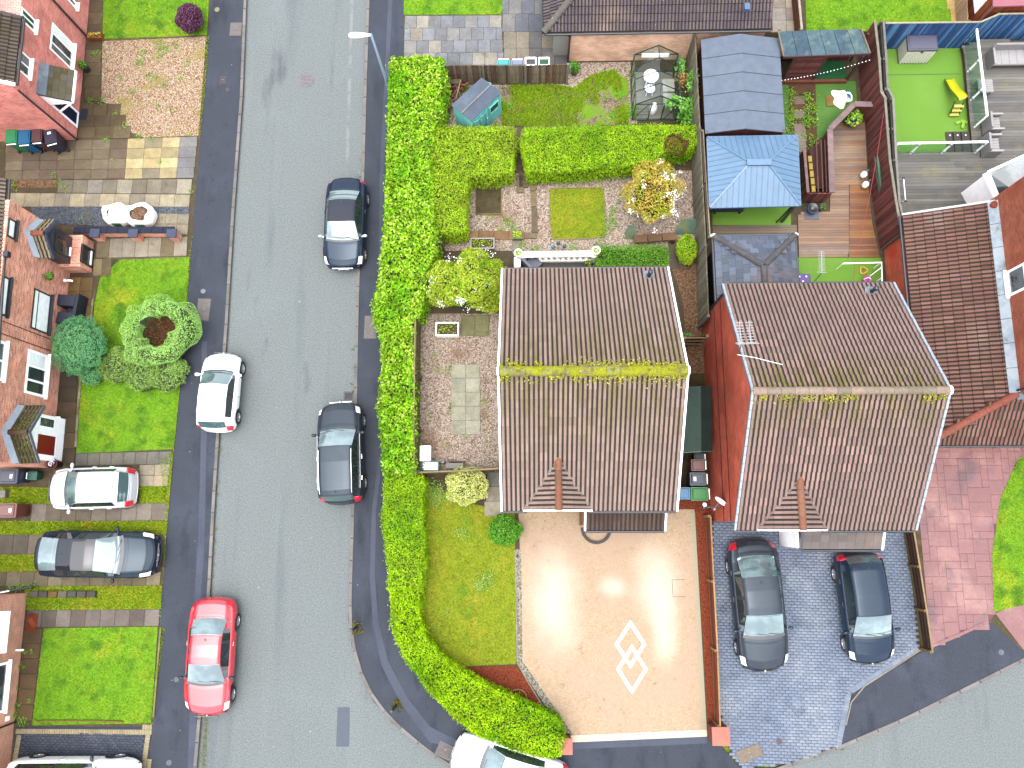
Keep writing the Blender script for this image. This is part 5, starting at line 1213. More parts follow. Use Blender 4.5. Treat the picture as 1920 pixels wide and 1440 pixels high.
piece('mat', t, M_['slab'], P(60, 1167, .165), (.42, .70, .02), -.05, C(176, 70, 24)); piece('mat_motif', t, M_['slab'], P(60, 1167, .175), (.2, .4, .008), .6, C(206, 104, 44))
t = thing('door_mat', 'dark doormat on wet slabs in front of the red door', 'doormat', P(107, 838, .12)); piece('mat', t, M_['slab'], P(107, 840, .165), (.36, .75, .02), -.08, C(84, 82, 66)); piece('mat_edge', t, M_['rubber'], P(107, 840, .160), (.40, .80, .015), -.08)
t = thing('door_mat', 'navy doormat at the corner of the rose brick house', 'doormat', P(157, 214, .12)); piece('mat', t, M_['slab'], P(157, 214, .165), (.3, .5, .02), -.1, C(64, 70, 92)); piece('mat_edge', t, M_['rubber'], P(157, 214, .160), (.34, .54, .015), -.1)
# bordered block drive in the bottom corner
def blocks(name, poly_px, z, mat, ang, bw=.2, bh=.1, gap=.007, h=.06, joint=None, bond=.5, parent=None, jm=None, jit=.002):
    """laid block paving: every block real, joined into one mesh"""
    pw = Ps(poly_px, z)
    base = parent or kind(MB().ngon(pw).build(name, joint or M_['joint']), 'structure')
    c, s = math.cos(ang), math.sin(ang); loc = np.array([[p.x*c+p.y*s, -p.x*s+p.y*c] for p in pw]); lo, hi = loc.min(0), loc.max(0)
    V, F, n = [], [], 0; rows = int((hi[1]-lo[1])/bh)+1; colsn = int((hi[0]-lo[0])/bw)+2; cen = []
    for j in range(rows):
        for i in range(colsn): cen.append((lo[0]+(i+(bond if j % 2 else 0))*bw, lo[1]+(j+.5)*bh))
    cen = np.array(cen); cen = cen[in_poly(cen, loc)]
    wx, wy = bw/2-gap/2, bh/2-gap/2; k = 0.006
    off = np.array([[-wx, -wy], [wx, -wy], [wx, wy], [-wx, wy]]); off2 = off*[1-k/wx, 1-k/wy]
    N = len(cen); zz = z+0.012+npr.uniform(-jit, jit, N)
    v = np.zeros((N, 12, 3))
    v[:, 0:4, :2] = cen[:, None]+off; v[:, 0:4, 2] = z-.01; v[:, 4:8, :2] = cen[:, None]+off; v[:, 4:8, 2] = (zz-.006)[:, None]; v[:, 8:12, :2] = cen[:, None]+off2; v[:, 8:12, 2] = zz[:, None]
    x, y = v[..., 0].copy(), v[..., 1].copy(); v[..., 0] = x*c-y*s; v[..., 1] = x*s+y*c
    q = [[8, 9, 10, 11]]+[[a, (a+1) % 4, 4+(a+1) % 4, 4+a] for a in range(4)]+[[4+a, 4+(a+1) % 4, 8+(a+1) % 4, 8+a] for a in range(4)]
    f = (np.arange(N)[:, None, None]*12+np.array(q)[None]).reshape(-1, 4)
    return base, kind(raw_mesh('paving_block', v.reshape(-1, 3), f, mat, base), 'stuff')
gbase, _b = blocks('driveway', [(40, 1376), (270, 1376), (262, 1500), (30, 1500)], .118, M_['paver_dark'], -.02)
for q, a in (([(28, 1363), (285, 1363), (284, 1376), (28, 1376)], 0.0), ([(271, 1376), (284, 1376), (274, 1500), (261, 1500)], PI/2-.07), ([(28, 1376), (39, 1376), (29, 1500), (18, 1500)], PI/2-.07)):
    blocks('driveway', q, .118, M_['paver_cream'], a, .1, .2, bond=0, jm=None)

# --- the middle garden
MIDG = [(770, 100), (1300, 118), (1312, 230), (1320, 330), (1325, 620), (1330, 960), (940, 960), (780, 900), (790, 600), (815, 450)]
sheet('gravel_bed', [(832, 122), (1182, 116), (1195, 232), (965, 240), (830, 240)], 0.112, M_['gravel_pink'])
q = [(940, 165), (1000, 150), (1075, 165), (1110, 140), (1150, 130), (1178, 150), (1180, 232), (1000, 238), (940, 236)]
sheet('lawn', q, .118, gravel('patchy_lawn', [C(128, 94, 80), C(200, 164, 144), C(228, 204, 186), C(176, 138, 116)], 20, [(0.55, C(150, 186, 40, 1.3), .40, .58), (1.6, C(130, 180, 24, 1.4), .46, .62)]))
pts = scatter(Ps(q, .12), 1500); pts = pts[wob(pts, 3, .8)+.5*wob(pts, 5, 3.0) > -.1]
def turf_at(pts, h, mat, z, w=.03):
    n = len(pts); a = npr.uniform(0, 2*PI, n); l = npr.uniform(.2, .9, n); hh = h*npr.uniform(.5, 1.3, n)
    b = np.column_stack([pts, np.full(n, z)]); s = np.column_stack([np.cos(a), np.sin(a), np.zeros(n)])*w*.5; o = np.column_stack([-np.sin(a)*l, np.cos(a)*l, np.ones(n)])*hh[:, None]
    return kind(raw_mesh('grass', np.stack([b-s, b+s, b+o], 1).reshape(-1, 3), np.arange(n*3).reshape(n, 3), mat), 'stuff')
turf_at(pts, .09, M_['grass_rough'], .118, .035)
weeds('weeds', [(1054, 190, .12), (1094, 192, .12), (1138, 186, .12), (1092, 218, .12), (960, 200, .3), (1160, 180, .25), (1150, 215, .25), (930, 236, .2), (870, 168, .5), (838, 215, .35), (835, 226, .3), (1186, 140, .2), (1184, 205, .25), (1185, 215, .3)], M_['weed'], .12, .09, 26)
sheet('gravel_bed', [(868, 322), (1165, 316), (1300, 320), (1310, 470), (1262, 505), (1120, 505), (972, 500), (960, 470), (820, 470), (820, 432), (868, 432)], 0.116, M_['gravel_pink'])
sheet('garden_path', [(958, 236), (982, 236), (992, 325), (965, 325)], .118, M_['wet_path'])
# square bed in a timber frame
t = thing('raised_bed', 'square bare soil bed in a thin timber frame among pink gravel', 'raised bed', P(916, 377, .116)); c = P(916, 377, .15); w, h = (P(940, 377)-P(892, 377)).length, (P(916, 352)-P(916, 402)).length
piece('soil', t, mk('bed_soil', C(112, 100, 66), .95, [('n', 2.2, C(92, 80, 44), .45, .65), ('n', 3.0, C(122, 126, 44), .6, .75), ('m', 30, .3)], (25, .9, .02)), (c.x, c.y, .128), (w-.05, h-.05, .04))
for s in (-1, 1):
    piece('frame_board', t, M_['timber'], (c.x, c.y+s*h/2, .15), (w, .035, .1), 0, C(186, 158, 96)); piece('frame_board', t, M_['timber'], (c.x+s*w/2, c.y, .152), (.035, h, .1), 0, C(186, 158, 96))
# timber sleepers between the beds
t = thing('sleeper_path', 'timber sleepers laid in line between the soil bed and the square lawn', 'sleepers', P(992, 385, .116))
for (x0, y0), (x1, y1), w in (((982, 322), (982, 352), .42), ((998, 330), (1000, 358), .26), ((1000, 360), (1001, 388), .26), ((1002, 390), (1002, 436), .26), ((984, 442), (1006, 442), .26), ((974, 330), (976, 362), .3)):
    beam('sleeper', t, M_['timber'], P(x0, y0, .15), P(x1, y1, .15), w, .10, C(*rd.choice([(160, 140, 104), (140, 122, 92), (172, 150, 112)])))
lawn([(1031, 354), (1133, 352), (1134, 446), (1033, 448)], M_['lawn_moss'], M_['grass_moss'], 700)
edging('thin pale edging boards round the square lawn', [(1030, 353), (1134, 351), (1135, 447), (1032, 449), (1030, 353)], .1, .16, .03, M_['timber'], C(196, 176, 130), .8, pname='edging_board')
slabs('garden_path', [(868, 432), (984, 434), (984, 450), (868, 449)], 4, 1, [C(176, 138, 96), C(190, 160, 124), C(160, 120, 84)], .122)
slabs('garden_path', [(960, 449), (978, 449), (978, 470), (960, 470)], 1, 1, [C(160, 150, 132)], .122)
weeds('weeds', [(955, 420, .25), (965, 430, .25), (948, 412, .2), (940, 430, .2), (1040, 380, .12), (1138, 430, .3), (1142, 410, .3), (1150, 420, .3), (1132, 442, .2), (980, 462, .25), (1005, 468, .25), (1075, 464, .25), (1120, 458, .2), (920, 408, .15), (1150, 395, .2), (1100, 330, .1), (1110, 336, .1), (1128, 342, .1), (1160, 378, .16)], M_['weed'], .12, .08, 20)
sheet('patio', [(970, 488), (1122, 488), (1122, 560), (970, 560)], .118, mk('patio_grey', C(108, 106, 102), .8, [('n', 1.2, C(128, 126, 112), .45, .7), ('m', 30, .15)], (30, .3, .01)))
sheet('gravel_bed', [(1250, 480), (1312, 470), (1316, 620), (1335, 700), (1290, 700), (1280, 560)], .114, M_['gravel_brown'])
sheet('gravel_bed', [(1278, 650), (1330, 640), (1335, 960), (1240, 960), (1260, 700)], .108, mk('passage_soil', C(92, 70, 44), .95, [('n', 2.0, C(106, 96, 30), .5, .7), ('m', 30, .3)], (30, .7, .02)))
sheet('garden_path', [(1252, 452), (1272, 452), (1275, 505), (1256, 505)], .120, M_['wet_path'])
sheet('gravel_bed', [(786, 588), (945, 588), (945, 890), (784, 888)], .116, M_['gravel_pink'])
slabs('patio', [(847, 683), (900, 683), (901, 815), (846, 815)], 2, 5, [C(190, 188, 164), C(196, 193, 170), C(186, 185, 160)], .122, .008)
slabs('patio', [(864, 592), (918, 590), (917, 630), (864, 630)], 2, 1, [C(150, 148, 100), C(136, 136, 92)], .122)
slabs('garden_path', [(912, 885), (942, 885), (942, 912), (914, 912)], 1, 1, [C(150, 152, 142)], .122)
slabs('garden_path', [(912, 912), (938, 912), (938, 940), (910, 940)], 1, 1, [C(176, 166, 146)], .123)
slabs('garden_path', [(908, 940), (944, 940), (944, 968), (908, 968)], 1, 1, [C(190, 180, 158)], .124)
weeds('weeds', [(842, 690, .2), (838, 700, .2), (848, 760, .2), (843, 775, .18), (815, 668, .25), (820, 692, .22), (905, 750, .15), (912, 760, .15), (875, 818, .2), (838, 830, .15), (910, 830, .15), (806, 780, .15), (930, 600, .12)], M_['weed'], .125, .05, 22)
# front lawn and the resin drive
lawn([(770, 890), (860, 940), (965, 960), (968, 1245), (852, 1250), (812, 1215), (788, 1180), (778, 1090)], M_['lawn_moss'], M_['grass_moss'], 520, .06)
weeds('weeds', [(905, 1085, .35), (915, 1095, .3), (900, 1100, .3), (920, 1080, .25), (862, 998, .2), (870, 1000, .2), (850, 935, .3), (830, 930, .4), (820, 920, .4), (805, 915, .5), (815, 940, .35), (840, 1150, .12), (818, 1180, .12)], mk_leaf('weed_pale', [C(120, 170, 60, 1.2), C(160, 200, 80, 1.2), C(200, 220, 140, 1.2)]), .13, .08, 26)
sheet('flower_bed', [(850, 1251), (968, 1249), (1062, 1385), (1046, 1392), (900, 1330)], .118, M_['chip_red'])
edging('strip of pale pebbles between the front lawn and the resin drive', [(966, 1030), (968, 1140), (970, 1246), (1015, 1320), (1066, 1388)], .1, .14, .05, M_['timber'], C(196, 186, 160), .9, pname='edging_board')
sheet('pebble_strip', [(967, 1030), (977, 1030), (980, 1240), (1075, 1378), (1066, 1388), (971, 1246)], .122, M_['pebble'])
sheet('driveway', [(972, 955), (1302, 955), (1325, 1370), (1070, 1386), (1064, 1378), (978, 1246), (975, 1040)], .120, M_['resin'])
sheet('driveway_border', [(1294, 962), (1303, 962), (1326, 1380), (1316, 1380)], .124, mk('border_buff', C(214, 200, 168, 1.2), .85, [('m', 30, .12)], (50, .4, .008)))
sheet('driveway_border', [(1070, 1379), (1325, 1368), (1326, 1381), (1071, 1392)], .128, mk('border_cream', C(240, 226, 200, 1.5), .85, [('m', 30, .12)], (50, .4, .008)))
# the two linked diamonds set into the drive
def diamond(c, hw, hh, w=6.5):
    k = w*1.0; o = [(c[0], c[1]-hh), (c[0]+hw, c[1]), (c[0], c[1]+hh), (c[0]-hw, c[1])]; i = [(c[0], c[1]-hh+k*1.75), (c[0]+hw-k*1.2, c[1]), (c[0], c[1]+hh-k*1.75), (c[0]-hw+k*1.2, c[1])]
    return o, i
for c, hh, z in (((1182, 1208), 46, .124), ((1185, 1255), 47, .127)):
    o, i = diamond(c, 30, hh); O, I = Ps(o, z), Ps(i, z); b = MB()
    for k in range(4): b.ngon([O[k], O[(k+1) % 4], I[(k+1) % 4], I[k]])
    kind(b.build('driveway_marking', M_['resin_white']), 'structure')
b = MB()
for a, c in (((1260, 1087), (1284, 1087)), ((1262, 1119), (1286, 1119)), ((1260, 1087), (1262, 1119))): b.bar(P(*a, .122), P(*c, .122), .015, .006)
kind(b.build('driveway_line', M_['joint']), 'structure')
sheet('flower_bed', [(1240, 935), (1345, 940), (1350, 975), (1240, 962)], .116, M_['chip_red'])
sheet('flower_bed', [(1304, 960), (1330, 960), (1352, 1365), (1328, 1372)], .118, M_['chip_red'])

# --- blue block drive, red printed drive, lawn at the edge
bb, _b = blocks('driveway', [(1332, 965), (1704, 965), (1722, 1218), (1590, 1300), (1572, 1400), (1480, 1432), (1388, 1441), (1362, 1395), (1345, 1320)], .118, M_['paver_blue'], -.03, .24, .115, .010)
def edge_blocks(px, mat, parent, z=.134, step=.11, w=.21):
    q = resample(Ps(px, z), step); b = MB()
    for a, c in zip(q, q[1:]):
        d = c-a; b.box((a+c)/2-Vector((0, 0, .02)), (d.length-.008, w, .05), math.atan2(d.y, d.x))
    return kind(b.build('edging_block', mat, parent), 'stuff')
edge_blocks([(1722, 1216), (1592, 1298), (1572, 1398)], M_['paver_blue'], bb)
edging('pale concrete edging between the blue block drive and the tarmac wedge', [(1726, 1219), (1600, 1300), (1577, 1402)], .08, .15, .05, M_['concrete'], [C(190, 178, 160), C(204, 190, 170)], .9)
pq = [(1720, 830), (1970, 830), (1925, 870), (1890, 940), (1874, 1040), (1874, 1140), (1858, 1162), (1745, 1210)]
pw = Ps(pq, .120); pb = kind(MB().ngon(pw).build('driveway', M_['joint_red']), 'structure'); 
# stamped stones of mixed sizes
lo = Vector((min(p.x for p in pw), min(p.y for p in pw), 0)); hi = Vector((max(p.x for p in pw), max(p.y for p in pw), 0)); cell = .30
nx, ny_ = int((hi.x-lo.x)/cell)+1, int((hi.y-lo.y)/cell)+1; used = set(); stones = []
for j in range(ny_):
    for i in range(nx):
        if (i, j) in used: continue
        w, h = rd.choice([(2, 2), (2, 1), (1, 1), (2, 2), (1, 2), (3, 2)])
        while any((i+a, j+b_) in used for a in range(w) for b_ in range(h)): w, h = (w-1, h) if w > 1 else (w, h-1)
        for a in range(w):
            for b_ in range(h): used.add((i+a, j+b_))
        stones.append((lo.x+(i+w/2)*cell, lo.y+(j+h/2)*cell, w*cell, h*cell))
ins = in_poly(np.array([(s[0], s[1]) for s in stones]), pw)
for s, k in zip(stones, ins):
    if k: piece('paving_stone', pb, M_['paver_red'], (s[0], s[1], .116), (s[2]-.012, s[3]-.012, .03), rd.uniform(-.004, .004), bev=True)
edging('red brick edging across the mouth of the red printed drive', [(1742, 1214), (1800, 1190), (1860, 1162)], .09, .145, .12, M_['paver_red'], None, .22)
sheet('driveway', [(1866, 1150), (1920, 1128), (2080, 1100), (2080, 1300), (1922, 1222)], .120, M_['paver_red'])
lawn([(1960, 835), (1908, 862), (1876, 935), (1860, 1040), (1864, 1148), (1920, 1134), (2080, 1100), (2080, 830)], M_['lawn'], M_['grass'], z=.142)

# --- gardens at the top right
lawn([(757, -120), (965, -120), (940, 27), (757, 28)], M_['lawn'], M_['grass'])
pt = slabs('patio', [(759, 30), (962, 28), (1036, 118), (1036, 121)], 1, 1, [C(150, 150, 150)], .108) if 0 else None
def col_pat(i, j): return rd.choice([C(150, 150, 150), C(164, 162, 158), C(176, 168, 150), C(140, 142, 146), C(186, 180, 166), C(152, 156, 162)])
slabs('patio', [(759, 30), (940, 29), (945, 122), (757, 124)], 8, 4, col_pat, .114, .012, stagger=.5)
slabs('patio', [(942, -40), (1064, -40), (1064, 60), (942, 60)], 5, 3, [C(122, 126, 136), C(136, 138, 142), C(112, 116, 126), C(148, 146, 144)], .114, .012, stagger=.5)
slabs('patio', [(944, 60), (1064, 60), (1064, 122), (945, 122)], 5, 2, [C(132, 128, 124), C(148, 140, 128), C(120, 118, 118), C(160, 150, 132)], .114, .012)
slabs('patio', [(1446, -30), (1496, -30), (1502, 62), (1448, 62)], 2, 4, [C(190, 182, 172), C(176, 164, 150), C(204, 190, 170)], .114)
lawn([(1508, -100), (1760, -100), (1786, 38), (1786, 60), (1512, 62)], M_['lawn'], M_['grass'])
slabs('garden_path', [(1756, -60), (1812, -60), (1812, 44), (1786, 44)], 2, 4, [C(214, 176, 96), C(226, 190, 120), C(200, 160, 84)], .116)
# ---------------------------------------------------------------- hedges, shrubs, trees
L_LAUREL = mk_leaf('leaf_laurel', [C(84, 152, 14, 1.2), C(136, 200, 22, 1.35), C(178, 220, 44, 1.4), C(212, 234, 116, 1.35)], (0.5, C(116, 190, 26, 1.25), .46, .66), deep=True)
L_PRIVET = mk_leaf('leaf_privet', [C(112, 168, 14, 1.55), C(158, 202, 26, 1.6), C(190, 218, 52, 1.6)], (0.5, C(124, 180, 22, 1.45), .46, .66), deep=True)
L_YELLOW = mk_leaf('leaf_bright', [C(124, 186, 8, 1.35), C(168, 214, 16, 1.4), C(196, 226, 44, 1.4)], (0.5, C(124, 186, 16, 1.2), .46, .66), deep=True)
L_OLIVE = mk_leaf('leaf_olive', [C(122, 172, 24, 1.55), C(164, 202, 38, 1.6), C(196, 216, 66, 1.6)], (0.6, C(146, 168, 44, 1.5), .48, .66), deep=True)
L_BOX = mk_leaf('leaf_box', [C(70, 136, 20, 1.2), C(110, 176, 40, 1.25), C(150, 206, 80, 1.2)], (0.9, C(128, 168, 40, 1.1), .5, .7))
L_GREEN = mk_leaf('leaf_green', [C(60, 134, 24, 1.2), C(96, 170, 40, 1.25), C(150, 204, 84, 1.2)])
L_BLUE = mk_leaf('leaf_bluegreen', [C(80, 146, 100, 1.4), C(112, 184, 124, 1.4), C(146, 208, 140, 1.4)], (1.6, C(136, 186, 104, 1.3), .55, .75))
L_CYP = mk_leaf('leaf_cypress', [C(118, 166, 70, 1.5), C(152, 200, 100, 1.5), C(186, 226, 136, 1.5)], (0.9, C(160, 200, 110, 1.5), .5, .72))
L_CYPD = mk_leaf('leaf_cypress_dull', [C(112, 152, 60, 1.5), C(146, 184, 88, 1.5), C(178, 208, 120, 1.5)], (0.8, C(140, 156, 80, 1.3), .5, .72))
L_PURPLE = mk_leaf('leaf_purple', [C(58, 28, 50, 1.3), C(104, 58, 90, 1.4), C(146, 100, 128, 1.5)])
L_GOLD = mk_leaf('leaf_gold', [C(140, 178, 26, 1.2), C(186, 212, 46, 1.3), C(218, 226, 96, 1.35), C(160, 204, 60, 1.2), C(206, 214, 70, 1.3)], (1.1, C(140, 186, 30, 1.15), .48, .66))
L_RUST = mk_leaf('leaf_rust', [C(150, 150, 40, 1.2), C(206, 196, 66, 1.35), C(228, 190, 84, 1.3), C(200, 120, 54, 1.1), C(214, 216, 100, 1.3), C(232, 222, 150, 1.3)], (1.6, C(186, 204, 56, 1.2), .48, .64))
L_VAR = mk_leaf('leaf_variegated', [C(150, 186, 40, 1.25), C(214, 222, 110, 1.35), C(240, 238, 170, 1.4), C(232, 230, 150, 1.35)], (1.4, C(172, 206, 50, 1.25), .52, .68))
L_DEAD = mk_leaf('leaf_dead', [C(70, 42, 26), C(112, 70, 44), C(140, 92, 60)], trans=.1)
L_PETAL = mk_leaf('petal_white', [(.42, .38, .38), (.55, .52, .52), (.6, .58, .58), (.5, .40, .42)], trans=.2)

hedge('laurel_hedge', 'tall broad laurel hedge along the pavement running from the lamp post to the side fence', [(732, 108), (780, 104), (832, 110), (830, 150), (826, 200), (808, 246), (806, 300), (812, 380), (818, 440), (812, 478), (797, 520), (794, 560), (788, 592), (774, 600), (775, 700), (774, 800), (776, 886), (724, 890), (717, 800), (712, 760), (720, 690), (716, 640), (704, 600), (699, 568), (710, 535), (718, 470), (722, 400), (724, 300), (728, 200)], 1.75, L_LAUREL, M_['twig'], .155, 330, .5, 'hedges round the middle garden', 1, .14, .85)
hedge('privet_hedge', 'finer privet hedge stretch beside the front lawn with the mossy patch', [(722, 884), (776, 882), (792, 900), (791, 1000), (790, 1090), (784, 1106), (728, 1106), (728, 1060), (718, 980), (720, 920)], 1.55, L_PRIVET, M_['twig'], .085, 800, .42, 'hedges round the middle garden', 2, .10, .8)
hedge('privet_hedge', 'bright curved hedge sweeping round the street corner to the brick pillar', [(729, 1100), (786, 1098), (785, 1150), (795, 1190), (820, 1225), (850, 1252), (905, 1282), (960, 1312), (1010, 1330), (1046, 1348), (1056, 1380), (1052, 1420), (1020, 1420), (960, 1408), (900, 1382), (850, 1345), (800, 1295), (765, 1240), (740, 1190)], 1.25, L_YELLOW, M_['twig'], .10, 640, .45, 'hedges round the middle garden', 3, .12, .85)
hedge('conifer_hedge', 'L shaped yellow green hedge between the teal shed and the square soil bed', [(808, 240), (850, 236), (964, 237), (964, 268), (960, 322), (925, 326), (880, 326), (874, 345), (872, 432), (846, 436), (822, 432), (808, 400), (800, 320)], 1.55, L_OLIVE, M_['twig'], .085, 800, .4, 'hedges round the middle garden', 4, .08, .8)
hedge('conifer_hedge', 'long straight hedge below the greenhouse with a dead brown patch at its end', [(982, 240), (1060, 236), (1180, 234), (1309, 234), (1310, 268), (1290, 280), (1250, 282), (1225, 298), (1190, 306), (1100, 316), (992, 321), (982, 290), (978, 260)], 1.5, L_PRIVET, M_['twig'], .08, 850, .4, 'hedges round the middle garden', 5, .07, .8)
hedge('box_hedge', 'small low clipped hedge behind the white balustrade', [(1122, 462), (1180, 460), (1252, 461), (1253, 480), (1251, 500), (1180, 501), (1122, 503), (1118, 484)], .95, L_BOX, M_['twig'], .10, 620, .3, 'hedges round the middle garden', 6, .06, .9)
c = P(1268, 272, 1.5); d, n_, _b = dome(1500, -.1, 5, amp=.35)
t = thing('dead_shrub', 'bare brown dead patch of twigs at the end of the long hedge', 'shrub', (c.x, c.y, G))
leaves('foliage', np.array(c)+d*[.62, .55, .30], n_, .08, L_DEAD, t, .25, 1.0)
m = MB()
for k in range(16):
    a = k*.9; m.tube([(c.x, c.y, .2), (c.x+.25*math.cos(a), c.y+.25*math.sin(a), 1.0), (c.x+.55*math.cos(a+.3), c.y+.5*math.sin(a+.3), 1.6+.1*math.sin(k))], [.03, .018, .006], 5)
m.build('branches', M_['twig_brown'], t)
shrub('shrub', 'dark green bush in front of the dead brown patch of the hedge', 'shrub', (1238, 288), .45, .35, 1.3, L_GREEN, M_['twig'], 1300, .09, z0=G, zc=.6)
# the two flowering trees and the shrubs near the house
shrub('flowering_tree', 'broad yellow green shrub with white blossom beside the roof of the middle house', 'tree', (878, 535), 1.86, 1.62, 2.9, L_GOLD, M_['twig'], 15000, .115, .34, .55, 11, .44, .27, .8, (420, L_PETAL, .055), lumps=24)
shrub('flowering_tree', 'orange and yellow leaved shrub with white blossom by the slatted fence', 'tree', (1226, 366), 1.48, 1.68, 2.6, L_RUST, M_['twig_brown'], 9500, .10, .36, .55, 13, .44, .26, .9, (460, L_PETAL, .06), lumps=24)
shrub('variegated_shrub', 'round cream and yellow variegated shrub at the top of the front lawn', 'shrub', (875, 911), 1.02, .85, 1.3, L_VAR, M_['twig'], 5200, .085, .45, .5, 15, .22, .25, .8)
shrub('shrub', 'round dark green bush at the top corner of the resin drive', 'shrub', (947, 993), .78, .68, 1.1, L_GREEN, M_['twig'], 3600, .08, .5, .5, 17, .22, .3, .8)
shrub('shrub', 'rounded yellow green bush beside the slatted fence and low hedge', 'shrub', (1286, 468), .50, .72, 1.0, mk_leaf('leaf_lime', [C(90, 160, 20, 1.25), C(150, 200, 40, 1.3), C(206, 222, 70, 1.3)], (1.3, C(190, 214, 50, 1.3), .5, .65)), M_['twig'], 3200, .085, .4, .5, 19, .15, .3, .8)
shrub('purple_bush', 'round purple leaved bush at the corner of the top lawn', 'shrub', (356, 36), .70, .76, 1.1, L_PURPLE, M_['twig_brown'], 4200, .075, .5, .5, 21, .18, .3, .9)
# clipped conifers in the far garden
shrub('conifer', 'bushy dark blue green conifer against the orange brick house', 'tree', (150, 650), 1.26, 1.42, 1.9, L_BLUE, M_['twig'], 19000, .062, .32, .5, 23, .24, .12, .5, lumps=110)
shrub('conifer', 'small blue green conifer tuft below the big blue green one', 'tree', (172, 706), .52, .46, .9, L_BLUE, M_['twig'], 3000, .06, .32, .5, 24, .22, .18, .6, lumps=40)
# low spreading cypress: lumps at several places of one plant
t = thing('spreading_cypress', 'low sprawling pale green cypress below the ring shaped one', 'tree', P(268, 700, G))
cs, ns, m = [], [], MB()
for k, (x, y, r, zz) in enumerate(((222, 690, .95, 1.0), (270, 706, .95, .95), (312, 706, .95, .9), (250, 672, .60, .9), (335, 690, .55, .9), (246, 636, .42, .8), (268, 614, .4, .7), (225, 662, .4, .8))):
    c = P(x, y, zz*.5); d, n_, _b = dome(int(3800*r), -.2, 60+k, 60, .22, .16); cs.append(np.array(c)+d*[r, r*.80, zz*.62]); ns.append(n_); m.ball((c.x, c.y, zz*.45), r*.70, sz=.62/r*zz*.75)
leaves('foliage', np.concatenate(cs), np.concatenate(ns), .065, L_CYPD, t, .34, .6); m.build('branches', M_['twig'], t)
# ring shaped cypress with a hollow brown heart
c = P(301, 622, .9)
t = thing('ring_cypress', 'pale green cypress grown as a ring round a hollow brown heart', 'tree', (c.x, c.y, G))
n = 26000; a = npr.uniform(0, 2*PI, n); ph = npr.uniform(0, 2*PI, n)
lump = .74+.46*np.maximum.reduce([np.exp(-((((a-a0+PI) % (2*PI))-PI)**2/.05+(((ph-p0+PI) % (2*PI))-PI)**2/.25)) for a0, p0 in zip(npr.uniform(0, 2*PI, 46), npr.uniform(0, PI, 46))])
RR, rr = 1.10, .50; rad = RR*(1+.10*np.sin(2*a+.6)+.05*np.sin(5*a))+rr*lump*np.cos(ph)*(1.12+.24*np.sin(a*3+1)); z = .9+rr*1.15*lump*np.sin(ph)
n_ = np.column_stack([np.cos(a)*np.cos(ph), np.sin(a)*np.cos(ph), np.sin(ph)])
pos = np.column_stack([c.x+rad*np.cos(a), c.y+rad*np.sin(a), z]); inner = rad < RR-.44+.10*np.sin(a*3)
leaves('foliage', pos[~inner], n_[~inner], .07, L_CYP, t, .36, .55)
k = 1500; a = npr.uniform(0, 2*PI, k); r = .72*np.sqrt(npr.uniform(0, 1, k)); pos = np.column_stack([c.x+r*np.cos(a), c.y+r*np.sin(a), .55+.5*r*r+npr.uniform(-.1, .1, k)])
leaves('dead_heart', pos, np.tile([0, 0, 1.], (k, 1)), .12, L_DEAD, t, .25, .9)
m = MB(); m.lathe([(.001, .5), (.5, .52), (.80, .75), (1.08, 1.05), (1.32, .85), (1.36, .6), (1.2, .2)], (c.x, c.y, 0), 22); m.build('branches', M_['twig'], t)
# ivy by the greenhouse, border plants
t = thing('climbing_plant', 'leafy climber spilling over the side of the greenhouse from the fence', 'plant', P(1290, 190, G))
cs = []
for x, y, z, r, k in ((1292, 208, .9, .30, 150), (1300, 190, 1.0, .28, 150), (1284, 196, 1.3, .22, 110), (1268, 190, 1.5, .22, 120), (1256, 192, 1.6, .18, 80), (1298, 160, 1.2, .25, 120), (1290, 225, .6, .3, 130), (1280, 218, .5, .28, 120), (1278, 128, 1.0, .18, 80), (1276, 116, 1.0, .15, 60), (1300, 140, 1.3, .2, 80)):
    cs.append(np.array(P(x, y, z))+npr.normal(0, r*.55, (k, 3))*[1, 1, .6])
c_ = np.concatenate(cs); c_[:, 2] = np.maximum(c_[:, 2], .16); leaves('foliage', c_, np.tile([0, 0, 1.], (len(c_), 1)), .12, mk_leaf('leaf_ivy', [C(84, 150, 40, 1.2), C(120, 186, 70, 1.25), C(160, 214, 120, 1.2)]), t, .8, .6)
m = MB(); b0, b1 = P(1292, 222, .15), P(1300, 150, 1.5); m.tube([b0, P(1290, 205, .9), P(1298, 175, 1.2), b1], .02, 6); m.tube([P(1290, 205, .9), P(1262, 192, 1.55)], .015, 6); m.build('stem', M_['bark'], t)
t = thing('pampas_tuft', 'dry straw coloured tuft beside the greenhouse wall', 'plant', P(1277, 145, G)); c = P(1278, 148, .8)
leaves('foliage', np.array(c)+npr.normal(0, .16, (220, 3)), np.tile([0, 0, 1.], (220, 1)), .16, mk_leaf('leaf_straw', [C(190, 140, 70, 1.2), C(222, 184, 120, 1.3), C(170, 104, 50, 1.2)]), t, .2, .9)
m = MB(); m.tube([(c.x, c.y, .1), (c.x, c.y, .8)], .02, 6); m.build('stem', M_['bark'], t)
